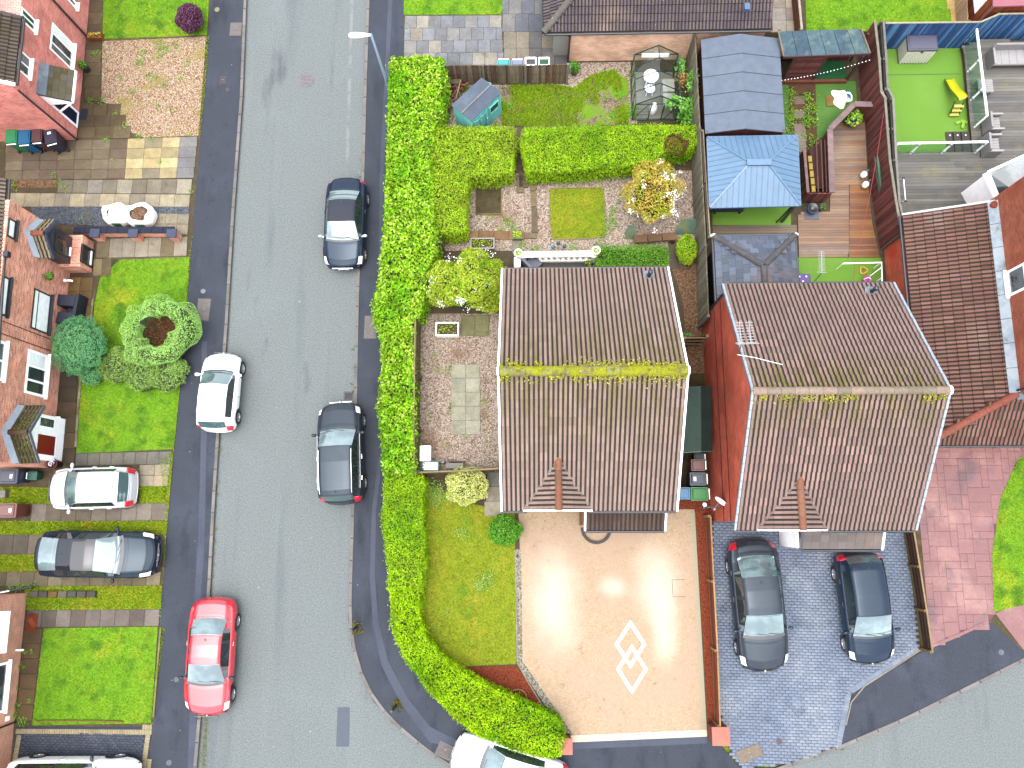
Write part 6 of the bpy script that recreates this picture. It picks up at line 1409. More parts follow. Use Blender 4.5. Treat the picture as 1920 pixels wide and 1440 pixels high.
# ---------------------------------------------------------------- fences
def fence(label, top, zt, cols, bw=.10, z0=.10, mat=None, side=1, post=None, every=1.83, rail=True, cap=None, cat='fence', name='fence', gb=None, px=True, th=.018, pw=.10, rise=.04, bcap=None):
    """upright boards one by one between posts; side: which side of the line the boards stand on"""
    mat = mat or M_['wood']; q = Ps(top, zt) if px else [Vector(p) for p in top]
    t = thing(name, label, cat, (q[0].x, q[0].y, z0)); post = post or (M_['timber'], C(150, 136, 112))
    for a, b in zip(q, q[1:]):
        d = b-a; L = d.length; d.normalize(); rz = math.atan2(d.y, d.x); n = Vector((-d.y, d.x, 0))*side; zb = z0+(.15 if gb else .02)
        k = max(1, round(L/bw)); w = L/k
        for i in range(k):
            c = a+d*(w*(i+.5))+n*(.012+.006*(i % 2)); h = zt-zb+rd.uniform(-.012, .012)
            piece('board', t, mat, (c.x, c.y, zb+h/2), (w-.006, th, h), rz+rd.uniform(-.01, .01), C(*rd.choice(cols), 1.75))
        if rail:
            for z in (z0+.35, (z0+zt)/2, zt-.18):
                c = (a+b)/2-n*.03; piece('rail', t, post[0], (c.x, c.y, z), (L, .05, .08), rz, C(*cols[0], .8))
        if gb:
            c = (a+b)/2; piece('gravel_board', t, M_['concrete'], (c.x, c.y, z0+.07), (L, .05, .16), rz, C(*gb))
        if cap:
            c = (a+b)/2; piece('cap_rail', t, M_['timber'], (c.x, c.y, zt+.022), (L+.02, cap[0], .045), rz, C(*cap[1]))
        m = max(1, round(L/every))
        for i in range(m+1):
            c = a+d*(L*i/m)+n*(.02 if post[0] is M_['concrete'] else -.05); piece('post', t, post[0], (c.x, c.y, (z0+zt+rise)/2), (pw, pw, zt-z0+rise), rz, post[1])
    return t
CONC = (M_['concrete'], C(184, 176, 162))
GREYB = [(142, 136, 112), (156, 150, 128), (128, 122, 98), (150, 140, 116)]
BRN = [(116, 88, 70), (134, 112, 88), (104, 78, 62), (146, 132, 108)]
MAR = [(112, 56, 52), (126, 66, 60), (100, 48, 46), (136, 78, 66)]
fence('weathered brown board fence with pale concrete posts behind the teal shed', [(832, 123), (905, 122), (985, 122), (1065, 120)], 1.65, BRN, .10, side=-1, post=CONC, gb=(150, 140, 112), every=2.0)
fence('silvery slatted fence with concrete posts between the gravel garden and the blue gazebo', [(1304, 64), (1308, 150), (1313, 240), (1318, 350), (1324, 460), (1329, 592)], 2.05, GREYB, .115, side=-1, post=CONC, gb=(176, 160, 130), every=2.3, rise=.03)
fence('second pale boarded fence close behind the silvery slatted one', [(1318, 245), (1324, 340), (1331, 445)], 1.9, [(176, 158, 126), (190, 172, 140)], .12, side=1, cap=(.05, (206, 186, 150)))
fence('mossy board fence along the gravel patio beside the laurel hedge', [(779, 590), (777, 700), (776, 800), (777, 886)], 1.65, [(150, 140, 84), (164, 152, 96), (136, 126, 74)], .115, side=-1, every=1.9, cap=(.06, (190, 176, 120)))
fence('short fence closing the end of the gravel patio above the variegated shrub', [(779, 886), (860, 883), (942, 878)], 1.35, [(130, 100, 64), (146, 116, 76)], .115, side=-1, cap=(.06, (196, 180, 126)))
fence('low old fence pieces between the laurel hedge and the log heap', [(827, 142), (826, 190), (821, 235)], 1.0, GREYB, .10, side=-1, every=1.2)
fence('grey board stub fence where the inner hedge meets the flowering shrub', [(819, 424), (825, 455)], 1.3, [(170, 156, 110), (150, 136, 96)], .11, side=-1)
RED = [(176, 78, 44), (160, 66, 38), (190, 90, 54)]
fence('low rust red fence with cream rails between the resin drive and the blue block drive', [(1332, 968), (1338, 1090), (1345, 1220), (1350, 1362)], .95, RED, .13, side=1, post=(M_['timber'], C(214, 168, 108)), every=2.05, cap=(.06, (226, 176, 116)), gb=(206, 150, 90), rise=.03)
fence('dark brown low fence between the blue block drive and the red printed drive', [(1713, 996), (1724, 1062), (1737, 1145), (1748, 1222)], .95, [(92, 60, 44), (76, 48, 36), (104, 72, 52)], .12, side=1, post=(M_['timber'], C(186, 150, 96)), every=1.9, cap=(.06, (214, 178, 130)), gb=(170, 140, 70), rise=.03)
fence('long dark maroon fence along the brown deck', [(1640, 40), (1648, 110), (1652, 172), (1659, 184), (1668, 300), (1680, 380), (1690, 436)], 2.05, MAR, .10, side=-1, post=(M_['timber'], C(170, 158, 140)), cap=(.10, (184, 174, 154)), rise=.0)
fence('grey topped fence backing onto the maroon one beside the bright turf', [(1656, 40), (1661, 110), (1664, 166), (1674, 184), (1680, 300), (1686, 380), (1691, 402)], 2.05, [(132, 128, 116), (146, 142, 128)], .12, side=1, post=(M_['timber'], C(150, 146, 136)), cap=(.09, (172, 168, 158)), rise=.0)
BLU = [(52, 96, 156), (66, 116, 178), (84, 140, 196), (46, 84, 142), (104, 156, 204)]
fence('blue painted board fence at the back of the bright turf and the grey deck', [(1660, 44), (1750, 43), (1838, 42), (1873, 27), (1925, 26), (1990, 25)], 1.95, BLU, .10, side=-1, cap=(.07, (214, 206, 176)), rise=.0)
fence('dark side fence running from the bungalow corner towards the felt roofed shed', [(1302, 66), (1400, 62), (1462, 60)], 1.8, BRN, .12, side=-1, cap=(.06, (206, 176, 136)))
fence('reddish board fence beside the top lawn and the pale slabs', [(1494, -40), (1503, 56)], 1.0, [(150, 90, 62), (170, 110, 80)], .12, cap=(.10, (226, 214, 196)))
fence('pale picket fence beside the yellow paving at the top edge', [(1812, -30), (1816, 40)], 1.1, [(190, 150, 120), (206, 166, 132)], .10, side=-1)
# trellis gate across the side passage
a, b = P(1284, 634, 1.75), P(1326, 630, 1.75); t = thing('side_gate', 'dark boarded gate with three pale rails across the side passage', 'gate', ((a.x+b.x)/2, a.y, .1))
d = (b-a).normalized(); L = (b-a).length; k = 9
for i in range(k): c = a+d*(L*(i+.5)/k); piece('board', t, M_['wood'], (c.x, c.y+.02, .93), (L/k-.006, .02, 1.62), 0, C(*rd.choice([(78, 56, 36), (92, 68, 44)])))
for z in (1.72, 1.15, .6): c = (a+b)/2; piece('rail', t, M_['timber'], (c.x, c.y-.03, z), (L, .06, .09), 0, C(166, 134, 92))
for c in (a, b): piece('post', t, M_['timber'], (c.x, c.y, .95), (.11, .11, 1.75), 0, C(190, 160, 116))
def trough(label, tl, br, z, col, soil=True, leafm=None, h=.35, name='planter', n=120, z0=G):
    a, b = P(*tl, z), P(*br, z); c = (a+b)/2; w, d = abs(b.x-a.x), abs(a.y-b.y)
    t = thing(name, label, 'planter', (c.x, c.y, z0)); m = MB(); hh = z-z0
    for s in (-1, 1): m.box((c.x+s*(w/2-.025), c.y, z0+hh/2), (.05, d, hh)); m.box((c.x, c.y+s*(d/2-.025), z0+hh/2), (w-.1, .05, hh))
    m.build('trough', M_['plastic'], t).color = (*col, 1)
    piece('soil', t, M_['soil'], (c.x, c.y, z0+hh*.42), (w-.1, d-.1, hh*.75))
    if leafm: p = np.column_stack([npr.uniform(c.x-w*.4, c.x+w*.4, n), npr.uniform(c.y-d*.35, c.y+d*.35, n), z+npr.uniform(-.05, .12, n)]); leaves('foliage', p, np.tile([0, 0, 1.], (n, 1)), .09, leafm, t, .5, .7)
    return t
trough('white rectangular trough of dark soil below the blossoming yellow green shrub', (817, 604), (860, 629), .5, (.72, .73, .74), leafm=L_GOLD, n=70)
trough('old pale trough with sparse plants above the blossoming yellow green shrub', (882, 446), (927, 466), .4, C(190, 184, 170, 1.3), leafm=L_OLIVE, n=90)
trough('small black trough of greens at the side gate', (1279, 624), (1296, 634), .45, (.02, .02, .022), leafm=L_GREEN, n=60)
trough('terracotta trough by the corner downpipe of the rose brick house', (164, 61), (189, 71), .4, C(196, 110, 50), leafm=L_RUST, n=90)
trough('small green planter on the sleepers beside the solar lights', (961, 433), (979, 448), .35, C(96, 130, 70), leafm=L_GOLD, n=90)
def pot(label, px, r, h, col, leafm, n=120, size=.08, z0=G, spread=1.3, name='plant_pot', up=.25):
    c = P(*px, z0+h); t = thing(name, label, 'plant pot', (c.x, c.y, z0)); m = MB(); m.lathe([(r*.72, 0), (r, h*.95), (r*1.08, h), (r*.9, h), (r*.86, h*.85), (.001, h*.82)], (c.x, c.y, z0), 18)
    m.build('pot', M_['plastic'], t).color = (*col, 1); d, n_, _b = dome(n, 0.0, int(px[0])); leaves('foliage', np.array((c.x, c.y, z0+h))+d*[r*spread, r*spread, up+r*.5], n_, size, leafm, t, .5, .8)
    MB().tube([(c.x, c.y, z0+h*.8), (c.x, c.y, z0+h+.1)], .015, 6).build('stem', M_['bark'], t); return t
pot('black pot of leafy greens at the end of the board fence', (1077, 128), .20, .4, (.015, .016, .018), L_GREEN, 220, .10, spread=1.5)
pot('small round pot of succulents on the patio by the balustrade', (1102, 495), .16, .28, C(110, 96, 70), L_OLIVE, 90, .07, spread=1.0)
pot('black pot of bright ferny leaves in the corner of the brown deck', (1600, 223), .24, .45, (.02, .022, .028), mk_leaf('leaf_fern', [C(110, 180, 40, 1.3), C(160, 206, 60, 1.3), C(196, 224, 110, 1.3)]), 320, .11, spread=1.7)
pot('dark pot plant by the end of the outdoor bar', (1541, 389), .12, .25, (.02, .02, .02), L_GREEN, 60, .06)
pot('dark pot of box leaves against the rose brick wall', (156, 123), .18, .42, (.015, .02, .018), L_GREEN, 260, .08, spread=1.0)
pot('dark red glazed pot with a white top beside the red door', (97, 869), .22, .55, C(110, 20, 40), mk_leaf('petal_grey', [(.4, .4, .42), (.5, .5, .52)]), 40, .08, spread=.6, up=.05)
# heap of broken timber by the shed
t = thing('timber_heap', 'heap of broken rusty brown timber behind the teal shed', 'timber', P(845, 172, .1))
for k in range(26):
    c = P(rd.uniform(834, 862), rd.uniform(152, 196), rd.uniform(.2, .55)); a = rd.choice([.9, 1.2, -.3, .2, 2.2])+rd.uniform(-.3, .3); L = rd.uniform(.5, 1.1); d = Vector((math.cos(a), math.sin(a), rd.uniform(-.3, .3)))*L/2
    beam('plank', t, M_['timber'], c-d, c+d, rd.uniform(.05, .10), .03, C(*rd.choice([(166, 96, 66), (150, 84, 60), (186, 130, 96), (130, 110, 88), (190, 170, 140)])))
beam('board', t, M_['timber'], P(836, 150, .6), P(866, 149, .6), .4, .03, C(150, 134, 104)); beam('plank', t, M_['timber'], P(864, 150, .75), P(852, 196, .3), .06, .04, C(196, 160, 124))

# ---------------------------------------------------------------- sheds, greenhouse, gazebo
t = thing('garden_shed', 'small teal painted shed with a grey felt roof set at an angle', 'shed', P(896, 200, G))
z1, z2 = 1.85, 2.12; e = [P(846, 198, z1), P(903, 146, z1), P(941, 173, z1), P(884, 228, z1)]; r0, r1 = P(865, 213, z2), P(921, 159, z2)
cc = sum(e, Vector())/4; TEAL = mk('teal_paint', C(122, 206, 200, 2.6), .6, [('m', 4, .1, (1, 1, .2)), ('n', 1.5, C(84, 164, 164, 2.4), .5, .8)], (30, .2, .004)); FELT = C(122, 138, 160)
f = [cc+(p-cc)*.93 for p in e]
for k, (i, j) in enumerate(((0, 1), (1, 2), (2, 3), (3, 0))):
    a, b = f[j], f[i]; L = (b-a).length; d = (b-a)/L; n = 11 if k % 2 == 0 else 9
    for s in range(n):
        p = a+d*(L*(s+.5)/n); top = z1-.04
        if k % 2: top = z1+(z2-z1)*(1-abs((s+.5)/n*2-1))-.05
        piece('wall_board', t, TEAL, (p.x, p.y, (top+G)/2), (L/n-.006, .025, top-G), math.atan2(d.y, d.x)+rd.uniform(-.006, .006))
for a, b, c_, d_ in ((e[0], e[1], r1, r0), (r0, r1, e[2], e[3])):
    u = (b-a); n = 3
    for s in range(n):
        q = [a.lerp(b, s/n), a.lerp(b, (s+1)/n), d_.lerp(c_, (s+1)/n), d_.lerp(c_, s/n)]
        m = MB(); up = [p+Vector((0, 0, .02+.003*s)) for p in q]; up = up if (up[1]-up[0]).cross(up[2]-up[0]).z > 0 else up[::-1]; lo_ = [p-Vector((0, 0, .03)) for p in up]; m.hexa(lo_, up); m.build('felt_strip', M_['felt'], t).color = (*FELT, 1)
beam('ridge_strip', t, M_['timber'], r0+Vector((0, 0, .04)), r1+Vector((0, 0, .04)), .06, .02, C(176, 170, 166))
W = wall_frame(f[3].copy(), f[2].copy(), f[3]+(f[3]-f[0])); W[0].z = G; W[0].x += W[2].x*.03; W[0].y += W[2].y*.03; L = (f[2]-f[3]).length
window(t, (W[0], W[1], W[2]), (L*.58, L*.90, 1.0, 1.55), TEAL, mk('shed_pane', C(76, 78, 60), .1, [('m', 3, .3)], spec=.7), fw=.05, proud=.04)
dm = MB(); q = lambda s, z: W[0]+W[1]*s+W[2]*.035+Vector((0, 0, z-G))
for s in (L*.06, L*.26, L*.46): dm.bar(q(s, .2), q(s, 1.65), .06, .02, up=W[2])
for z in (.3, 1.55): dm.bar(q(L*.06, z), q(L*.46, z), .02, .07)
dm.build('door', TEAL, t); MB().bar(q(L*.47, .95), q(L*.47, 1.1), .03, .03, up=W[2]).build('door_handle', M_['white'], t)

t = thing('greenhouse', 'green framed glass greenhouse with a white louvre under the pale brick wall', 'greenhouse', P(1225, 180, G))
gx0, gx1 = P(1184, 180, G).x, P(1264, 180, G).x; gy0, gy1 = P(1225, 224, G).y, P(1225, 134, G).y; gm_ = (gx0+gx1)/2; ze, zr = 1.45, 2.12
GF = (M_['metal'], C(40, 84, 72)); fr = lambda a, b, w=.035: beam('frame_bar', t, GF[0], a, b, w, w, GF[1])
for y in (gy0, gy1):
    fr((gx0, y, G), (gx1, y, G), .07); fr((gx0, y, ze), (gx1, y, ze)); fr((gx0, y, ze), (gm_, y, zr)); fr((gx1, y, ze), (gm_, y, zr))
    for x in (gx0, gx1): fr((x, y, G), (x, y, ze))
for x in (gx0, gx1): fr((x, gy0, G), (x, gy1, G), .07); fr((x, gy0, ze), (x, gy1, ze))
fr((gm_, gy0, zr), (gm_, gy1, zr))
ys = [gy0+(gy1-gy0)*k/4 for k in range(5)]
for y in ys[1:-1]:
    for x in (gx0, gx1): fr((x, y, G), (x, y, ze), .025); fr((x, y, ze), (gm_, y, zr), .03)
for k in range(1, 4): pass
for x in (gx0+(gx1-gx0)*.36, gx0+(gx1-gx0)*.66): fr((x, gy0, G), (x, gy0, ze), .04)
for z in (.55, .8, 1.05): fr((gx0+(gx1-gx0)*.36, gy0, z), (gx0+.05, gy0, z), .018)
fr((gx0, gy0, .15), (gx0+.6, gy0, ze), .02); fr((gx1, gy0, ze), (gx1-.55, gy0, .15), .02); fr((gx0, gy0+.02, .2), (gx0, ys[2], ze), .02); fr((gx0, gy1, .2), (gx0, ys[2], ze), .02)
fr((gx0+(gx1-gx0)*.18+.25, (ys[1]), ze+.33), (gx0+(gx1-gx0)*.18+.25, ys[2], ze+.33), .02)
for a, b in zip(ys, ys[1:]):
    for x in (gx0, gx1):
        MB().poly([(x, a+.02, ze), (x, b-.02, ze), (gm_, b-.02, zr), (gm_, a+.02, zr)]).build('glass_pane', M_['clear'], t)
        MB().poly([(x, a+.02, G), (x, b-.02, G), (x, b-.02, ze), (x, a+.02, ze)]).build('glass_pane', M_['clear'], t)
for y in (gy0, gy1):
    xa = [gx0, gx0+(gx1-gx0)*.36, gx0+(gx1-gx0)*.66, gx1]
    for i in (0, 1, 2):
        if y == gy0 and i == 1: continue
        MB().poly([(xa[i]+.02, y, G), (xa[i+1]-.02, y, G), (xa[i+1]-.02, y, ze), (xa[i]+.02, y, ze)]).build('glass_pane', M_['clear'], t)
    MB().poly([(gx0, y, ze), (gx1, y, ze), (gm_, y, zr)]).build('glass_pane', M_['clear'], t)
piece('louvre', t, M_['white'], ((gx0+gx1)/2-.05, gy1-.03, 1.42), (1.2, .06, .20))
sheet('greenhouse_floor', [(1186, 134), (1262, 134), (1262, 224), (1186, 224)], .128, mk('slab_pale', C(178, 172, 158), .9, [('m', 8, .15)]))
c = P(1221, 142, .8)
t2 = thing('garden_table', 'white round plastic table inside the greenhouse', 'table', (c.x, c.y, G)); m = MB(); m.lathe([(.001, .70), (.32, .70), (.34, .68), (.34, .66), (.001, .66)], (c.x, c.y, G), 24); m.build('table_top', M_['white'], t2)
for a in (.8, 2.4, 3.9, 5.5): beam('leg', t2, M_['white'], (c.x+.22*math.cos(a), c.y+.22*math.sin(a), G+.66), (c.x+.27*math.cos(a), c.y+.27*math.sin(a), G), .04, .04)
c = P(1219, 166, .5)
t2 = thing('garden_stool', 'white round stool in front of the table inside the greenhouse', 'stool', (c.x, c.y, G)); MB().lathe([(.001, .42), (.22, .42), (.23, .38), (.001, .38)], (c.x, c.y, G), 20).build('seat', M_['white'], t2)
for a in (.8, 2.4, 3.9, 5.5): beam('leg', t2, M_['white'], (c.x+.16*math.cos(a), c.y+.16*math.sin(a), G+.38), (c.x+.2*math.cos(a), c.y+.2*math.sin(a), G), .03, .03)
t2 = thing('greenhouse_staging', 'pale grey staging bench along one side inside the greenhouse', 'bench', (gx1-.35, (gy0+gy1)/2, G))
for k, y in enumerate((gy0+.55, gy0+1.25)): piece('shelf', t2, M_['concrete'], (gx1-.38, y, .85), (.52, .62, .04), 0, C(206, 200, 188, 1.2))
for y in (gy0+.3, gy0+1.5):
    for x in (gx1-.6, gx1-.16): piece('leg', t2, M_['metal'], (x, y, .48), (.03, .03, .72), 0, C(120, 124, 120))
t2 = thing('compost_bag', 'white bag standing in the doorway of the greenhouse', 'bag', P(1224, 206, .13)); c = P(1226, 200, .6); m = MB(); m.lathe([(.14, 0), (.17, .2), (.15, .5), (.07, .62), (.09, .68), (.001, .66)], (c.x, c.y, .13), 12); m.build('sack', M_['white'], t2); piece('fold', t2, M_['white'], (c.x, c.y, .8), (.2, .03, .06), .4)

t = thing('large_shed', 'long shed with a pale blue grey felt roof in five strips', 'shed', P(1390, 160, G))
ze, zr = 2.05, 2.42; sx0, sx1 = P(1318, 160, ze).x, P(1466, 160, ze).x; sy1, sy0 = P(1390, 76, ze).y, P(1400, 250, ze).y; sm = P(1393, 160, zr).x
for k in range(5):
    ya, yb = sy0+(sy1-sy0)*k/5, sy0+(sy1-sy0)*(k+1)/5+.05
    for xe in (sx0, sx1):
        q = [(xe, ya, ze), (xe, yb, ze), (sm, yb, zr), (sm, ya, zr)]; dz = .006*k
        if xe > sm: q = [q[3], q[2], q[1], q[0]]
        q = q[::-1]; up = [Vector(p)+Vector((0, 0, dz+.02)) for p in q]; up = up if (up[1]-up[0]).cross(up[2]-up[0]).z > 0 else up[::-1]
        m = MB(); m.hexa([p-Vector((0, 0, .045)) for p in up], up); m.build('felt_strip', M_['felt'], t).color = (*C(142, 158, 180), 1)
        beam('lap_seam', t, M_['rubber'], (xe, ya, ze+.024+dz), (sm, ya, zr+.024+dz), .02, .008)
wallm = mk('shed_maroon', C(112, 50, 46), .8, [('m', 8, .2, (1, 1, .1))])
for x in np.linspace(sx0+.1, sx1-.1, 22): piece('wall_board', t, wallm, (x, sy0+.1, (ze+G)/2+.05), ((sx1-sx0)/22-.008, .025, ze-G))
for y in np.linspace(sy0+.15, sy1-.15, 20): piece('wall_board', t, wallm, (sx0+.08, y, (ze+G)/2), (.025, (sy1-sy0)/20-.008, ze-G-.05))
MB().box(((sx0+sx1)/2, (sy0+sy1)/2, (ze+G)/2-.02), (sx1-sx0-.22, sy1-sy0-.25, ze-G-.1)).build('lining', M_['black'], t)
MB().poly([(sx0+.05, sy0+.06, ze-.02), (sx1-.05, sy0+.06, ze-.02), (sm, sy0+.06, zr-.03)]).build('gable_panel', wallm, t)

t = thing('gazebo', 'square gazebo with a light blue ribbed metal roof', 'gazebo', P(1413, 322, G))
ze, zr = 2.2, 2.95; e = [P(1331, 389, ze), P(1501, 385, ze), P(1495, 254, ze), P(1326, 257, ze)]; top = sum(e, Vector())/4; top.z = zr
GB = mk('gazebo_metal', C(120, 164, 204, 1.2), .45, [('m', 2, .06), ('m', 20, .05)], spec=.5, var=.05)
rw = .35; ra, rb = top+Vector((-rw, 0, 0)), top+Vector((rw, 0, 0))
def facet(a, b, ta, tb):
    u = b-a; L = u.length; u.normalize(); mid = (ta+tb)/2; v = mid-(a+u*((mid-a).dot(u))); H_ = v.length; v.normalize(); n = u.cross(v); n = n if n.z > 0 else -n
    sa, sb = (ta-a).dot(u), (tb-a).dot(u); k = round(L/.235); w = L/k
    hgt = lambda s: max(0.0, min(1.0, s/max(sa, 1e-6), (L-s)/max(L-sb, 1e-6)))*H_
    for i in range(k):
        s0, s1 = i*w+.006, (i+1)*w-.006; h0, h1 = hgt(s0), hgt(s1); pts = [a+u*s0, a+u*s1, a+u*s1+v*h1]
        mx = [s for s in (sa, sb) if s0 < s < s1]
        for s in sorted(mx, reverse=True): pts.append(a+u*s+v*H_)
        if h0 > .01: pts.append(a+u*s0+v*h0)
        m = MB(); m.poly([p+n*.012 for p in pts]); m.poly([p-n*.012 for p in pts][::-1])
        for j in range(len(pts)): m.poly([pts[j-1]-n*.012, pts[j]-n*.012, pts[j]+n*.012, pts[j-1]+n*.012])
        m.build('roof_panel', GB, t)
        if i: s = i*w; h = hgt(s); (h > .06) and beam('standing_seam', t, GB, a+u*s+n*.02, a+u*s+v*(h-.03)+n*.02, .018, .03)
facet(e[0], e[1], ra, rb); facet(e[1], e[2], rb, rb); facet(e[2], e[3], rb, ra); facet(e[3], e[0], ra, ra)
for p, r in zip(e, (ra, rb, rb, ra)): beam('hip_strip', t, GB, p+Vector((0, 0, .03)), r+Vector((0, 0, .04)), .07, .03)
piece('ridge_vent', t, GB, (top.x, top.y, zr+.05), (1.0, .26, .08))
for i in range(4): beam('eave_beam', t, GB, e[i-1]-Vector((0, 0, .04)), e[i]-Vector((0, 0, .04)), .06, .10)
for p in e: c = top+(p-top)*.93; piece('post', t, M_['black'], (c.x, c.y, 1.1), (.10, .10, 2.1))
beam('brace', t, M_['black'], (top+(e[1]-top)*.90).xy.to_3d()+Vector((0, 0, 2.1)), P(1456, 417, .15), .06, .06)
sheet('artificial_lawn', [(1338, 285), (1483, 285), (1483, 422), (1336, 422)], .124, M_['fake_grass'])
t2 = thing('garden_bench', 'dark bench tucked under the edge of the blue gazebo', 'bench', P(1365, 392, G)); c = P(1366, 388, .5)
piece('seat', t2, M_['paint'], (c.x, c.y, .45), (1.3, .4, .06), 0, C(44, 60, 96)); piece('backrest', t2, M_['paint'], (c.x, c.y+.2, .65), (1.3, .05, .35), 0, C(40, 54, 88))
for x in (-.55, .55): piece('leg', t2, M_['paint'], (c.x+x, c.y, .28), (.05, .36, .30), 0, C(36, 46, 76))

# slate roofed extension behind the house beside it
t = thing('slate_extension', 'garden room with a hipped slate roof behind the pinkish roofed house', 'extension', P(1415, 500, G))
ze = 2.45; x0, x1 = P(1338, 446, ze).x, P(1490, 443, ze).x; yn = P(1410, 442, ze).y; ys_ = 8.72; hw = (x1-x0)/2; pitch = .62; xm = (x0+x1)/2
TSL = tile_mat('slate', None, .55, .97); SL = [C(122, 134, 158), C(132, 146, 170), C(112, 124, 146), C(140, 152, 174), C(118, 128, 144)]
R_ = Roof(t, TSL, SL, flat=True); sl = math.hypot(hw, hw*pitch)
R_.slope((x0, yn, ze), (0, -1, 0), (1, 0, pitch), yn-ys_, sl, keep=lambda q: (yn-q.y) > (q.x-x0)-.12, poly=[(x0, yn, ze), (x0, ys_, ze), (xm, ys_, ze+hw*pitch), (xm, yn-hw, ze+hw*pitch)], w=.36, h=.27, stagger=True)
R_.slope((x1, ys_, ze), (0, 1, 0), (-1, 0, pitch), yn-ys_, sl, keep=lambda q: (yn-q.y) > (x1-q.x)-.12, poly=[(x1, ys_, ze), (x1, yn, ze), (xm, yn-hw, ze+hw*pitch), (xm, ys_, ze+hw*pitch)], w=.36, h=.27, stagger=True)
R_.slope((x1, yn, ze), (-1, 0, 0), (0, -1, pitch), x1-x0, sl, keep=lambda q: (yn-q.y) < min(q.x-x0, x1-q.x)+.12, poly=[(x1, yn, ze), (x0, yn, ze), (xm, yn-hw, ze+hw*pitch)], w=.36, h=.27, stagger=True)
ro = R_.finish(); RG = mk('ridge_slate', 'obj', .85, [('m', 14, .15), ('n', 3, C(150, 148, 140), .5, .75)], (30, .4, .006), var=.08); pk = (xm, yn-hw, ze+hw*pitch+.04)
ridge_run(ro, (x0, yn, ze+.05), pk, RG, C(112, 110, 112), .13, .4, 'hip_tile'); ridge_run(ro, (x1, yn, ze+.05), pk, RG, C(112, 110, 112), .13, .4, 'hip_tile'); ridge_run(ro, (xm, ys_, ze+hw*pitch+.04), pk, RG, C(116, 114, 116), .13, .4)
for x in (x0, x1): MB().lathe([(.001, -.05), (.13, -.04), (.14, .04), (.001, .06)], (x, yn, ze+.04), 12, axis='Y').build('hip_cap', M_['white'], t)
for a, b in (((x0-.04, yn, ze-.03), (x0-.04, ys_, ze-.03)), ((x1+.04, yn, ze-.03), (x1+.04, ys_, ze-.03)), ((x0, yn+.04, ze-.03), (x1, yn+.04, ze-.03))): gutter(t, a, b, M_['black'])
MB().prism([(x0+.2, yn-.2), (x1-.2, yn-.2), (x1-.2, ys_-.1), (x0+.2, ys_-.1)], 0, ze-.05).build('wall', mk('wall_anthracite', C(52, 58, 66), .6, [('m', 6, .1)]), t)
for k in range(4): piece('window_frame', t, M_['black'], (x0+.19, yn-.5-k*.55, 1.3), (.04, .06, 2.0))

# green roofed lean-to store in the side passage
t = thing('store_shed', 'dark green roofed store between the two houses above the bins', 'shed', P(1305, 785, G))
z1 = 1.95; a, b, c_, d_ = P(1268, 848, z1), P(1336, 845, z1-.12), P(1333, 724, z1-.12), P(1268, 726, z1); m1 = P(1315, 846, z1+.1); m2 = P(1314, 724, z1+.1)
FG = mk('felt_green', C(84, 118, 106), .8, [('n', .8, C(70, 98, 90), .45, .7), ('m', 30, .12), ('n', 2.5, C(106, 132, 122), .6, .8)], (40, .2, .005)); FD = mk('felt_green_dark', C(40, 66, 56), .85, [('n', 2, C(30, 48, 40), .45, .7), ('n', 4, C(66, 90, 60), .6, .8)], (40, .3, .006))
a.z = d_.z = z1
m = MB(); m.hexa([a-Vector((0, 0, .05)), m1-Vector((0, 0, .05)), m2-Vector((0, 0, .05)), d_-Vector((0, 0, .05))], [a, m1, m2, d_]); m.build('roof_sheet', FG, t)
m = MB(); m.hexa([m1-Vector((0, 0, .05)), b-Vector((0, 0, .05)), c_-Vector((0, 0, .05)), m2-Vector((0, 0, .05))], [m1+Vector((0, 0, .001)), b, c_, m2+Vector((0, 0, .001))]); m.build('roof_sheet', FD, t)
MB().prism([(a.x+.05, a.y+.04), (b.x-.12, b.y+.04), (c_.x-.12, c_.y-.05), (a.x+.05, d_.y-.05)], G, z1-.06).build('wall', mk('wall_dark_green', C(46, 70, 60), .8), t)
beam('fascia', t, M_['paint'], a-Vector((0, .02, .03)), m1-Vector((0, .02, .03)), .03, .12, C(140, 176, 164)); beam('fascia', t, M_['paint'], m1-Vector((0, .02, .03)), b-Vector((0, .02, .03)), .03, .10, C(120, 156, 144))

# ---------------------------------------------------------------- the yard with the brown deck
def deck(name, poly, z, cols, mat, bw=.125, th=.03, rz=0.0, base=None):
    pw = Ps(poly, z); b0 = kind(MB().ngon([Vector((p.x, p.y, z-.04)) for p in pw]).build(name, M_['rubber']), 'structure')
    ys = [p.y for p in pw]; y = min(ys); q = [(p.x, p.y) for p in pw]
    while y < max(ys)-bw*.4:
        yc = y+bw/2; xs = sorted(q[i-1][0]+(q[i][0]-q[i-1][0])*(yc-q[i-1][1])/(q[i][1]-q[i-1][1]) for i in range(len(q)) if (q[i-1][1] > yc) != (q[i][1] > yc))
        for xa, xb in zip(xs[::2], xs[1::2]):
            x = xa
            while x < xb-.05:
                e_ = min(xb, x+rd.uniform(2.4, 4.2)) if xb-x > 4.6 else xb
                piece('deck_board', b0, mat, ((x+e_)/2, yc, z-th/2+rd.uniform(-.002, .002)), (e_-x-.006, bw-.008, th), 0, C(*rd.choice(cols))); x = e_
        y += bw
    return b0
DM = mk('deck_timber', 'obj', .5, [('m', 3.0, .16, (.25, 1, 1)), ('m', 40, .14), ('n', .7, C(120, 104, 96), .5, .8)], (40, .3, .004), var=.10, spec=.5)
deck('timber_deck', [(1560, 232), (1622, 232), (1628, 345), (1592, 345), (1592, 470), (1590, 482), (1498, 482), (1496, 400), (1556, 396)], .16, [(196, 146, 100), (180, 130, 88), (166, 120, 84), (186, 152, 122), (160, 124, 104)], DM)
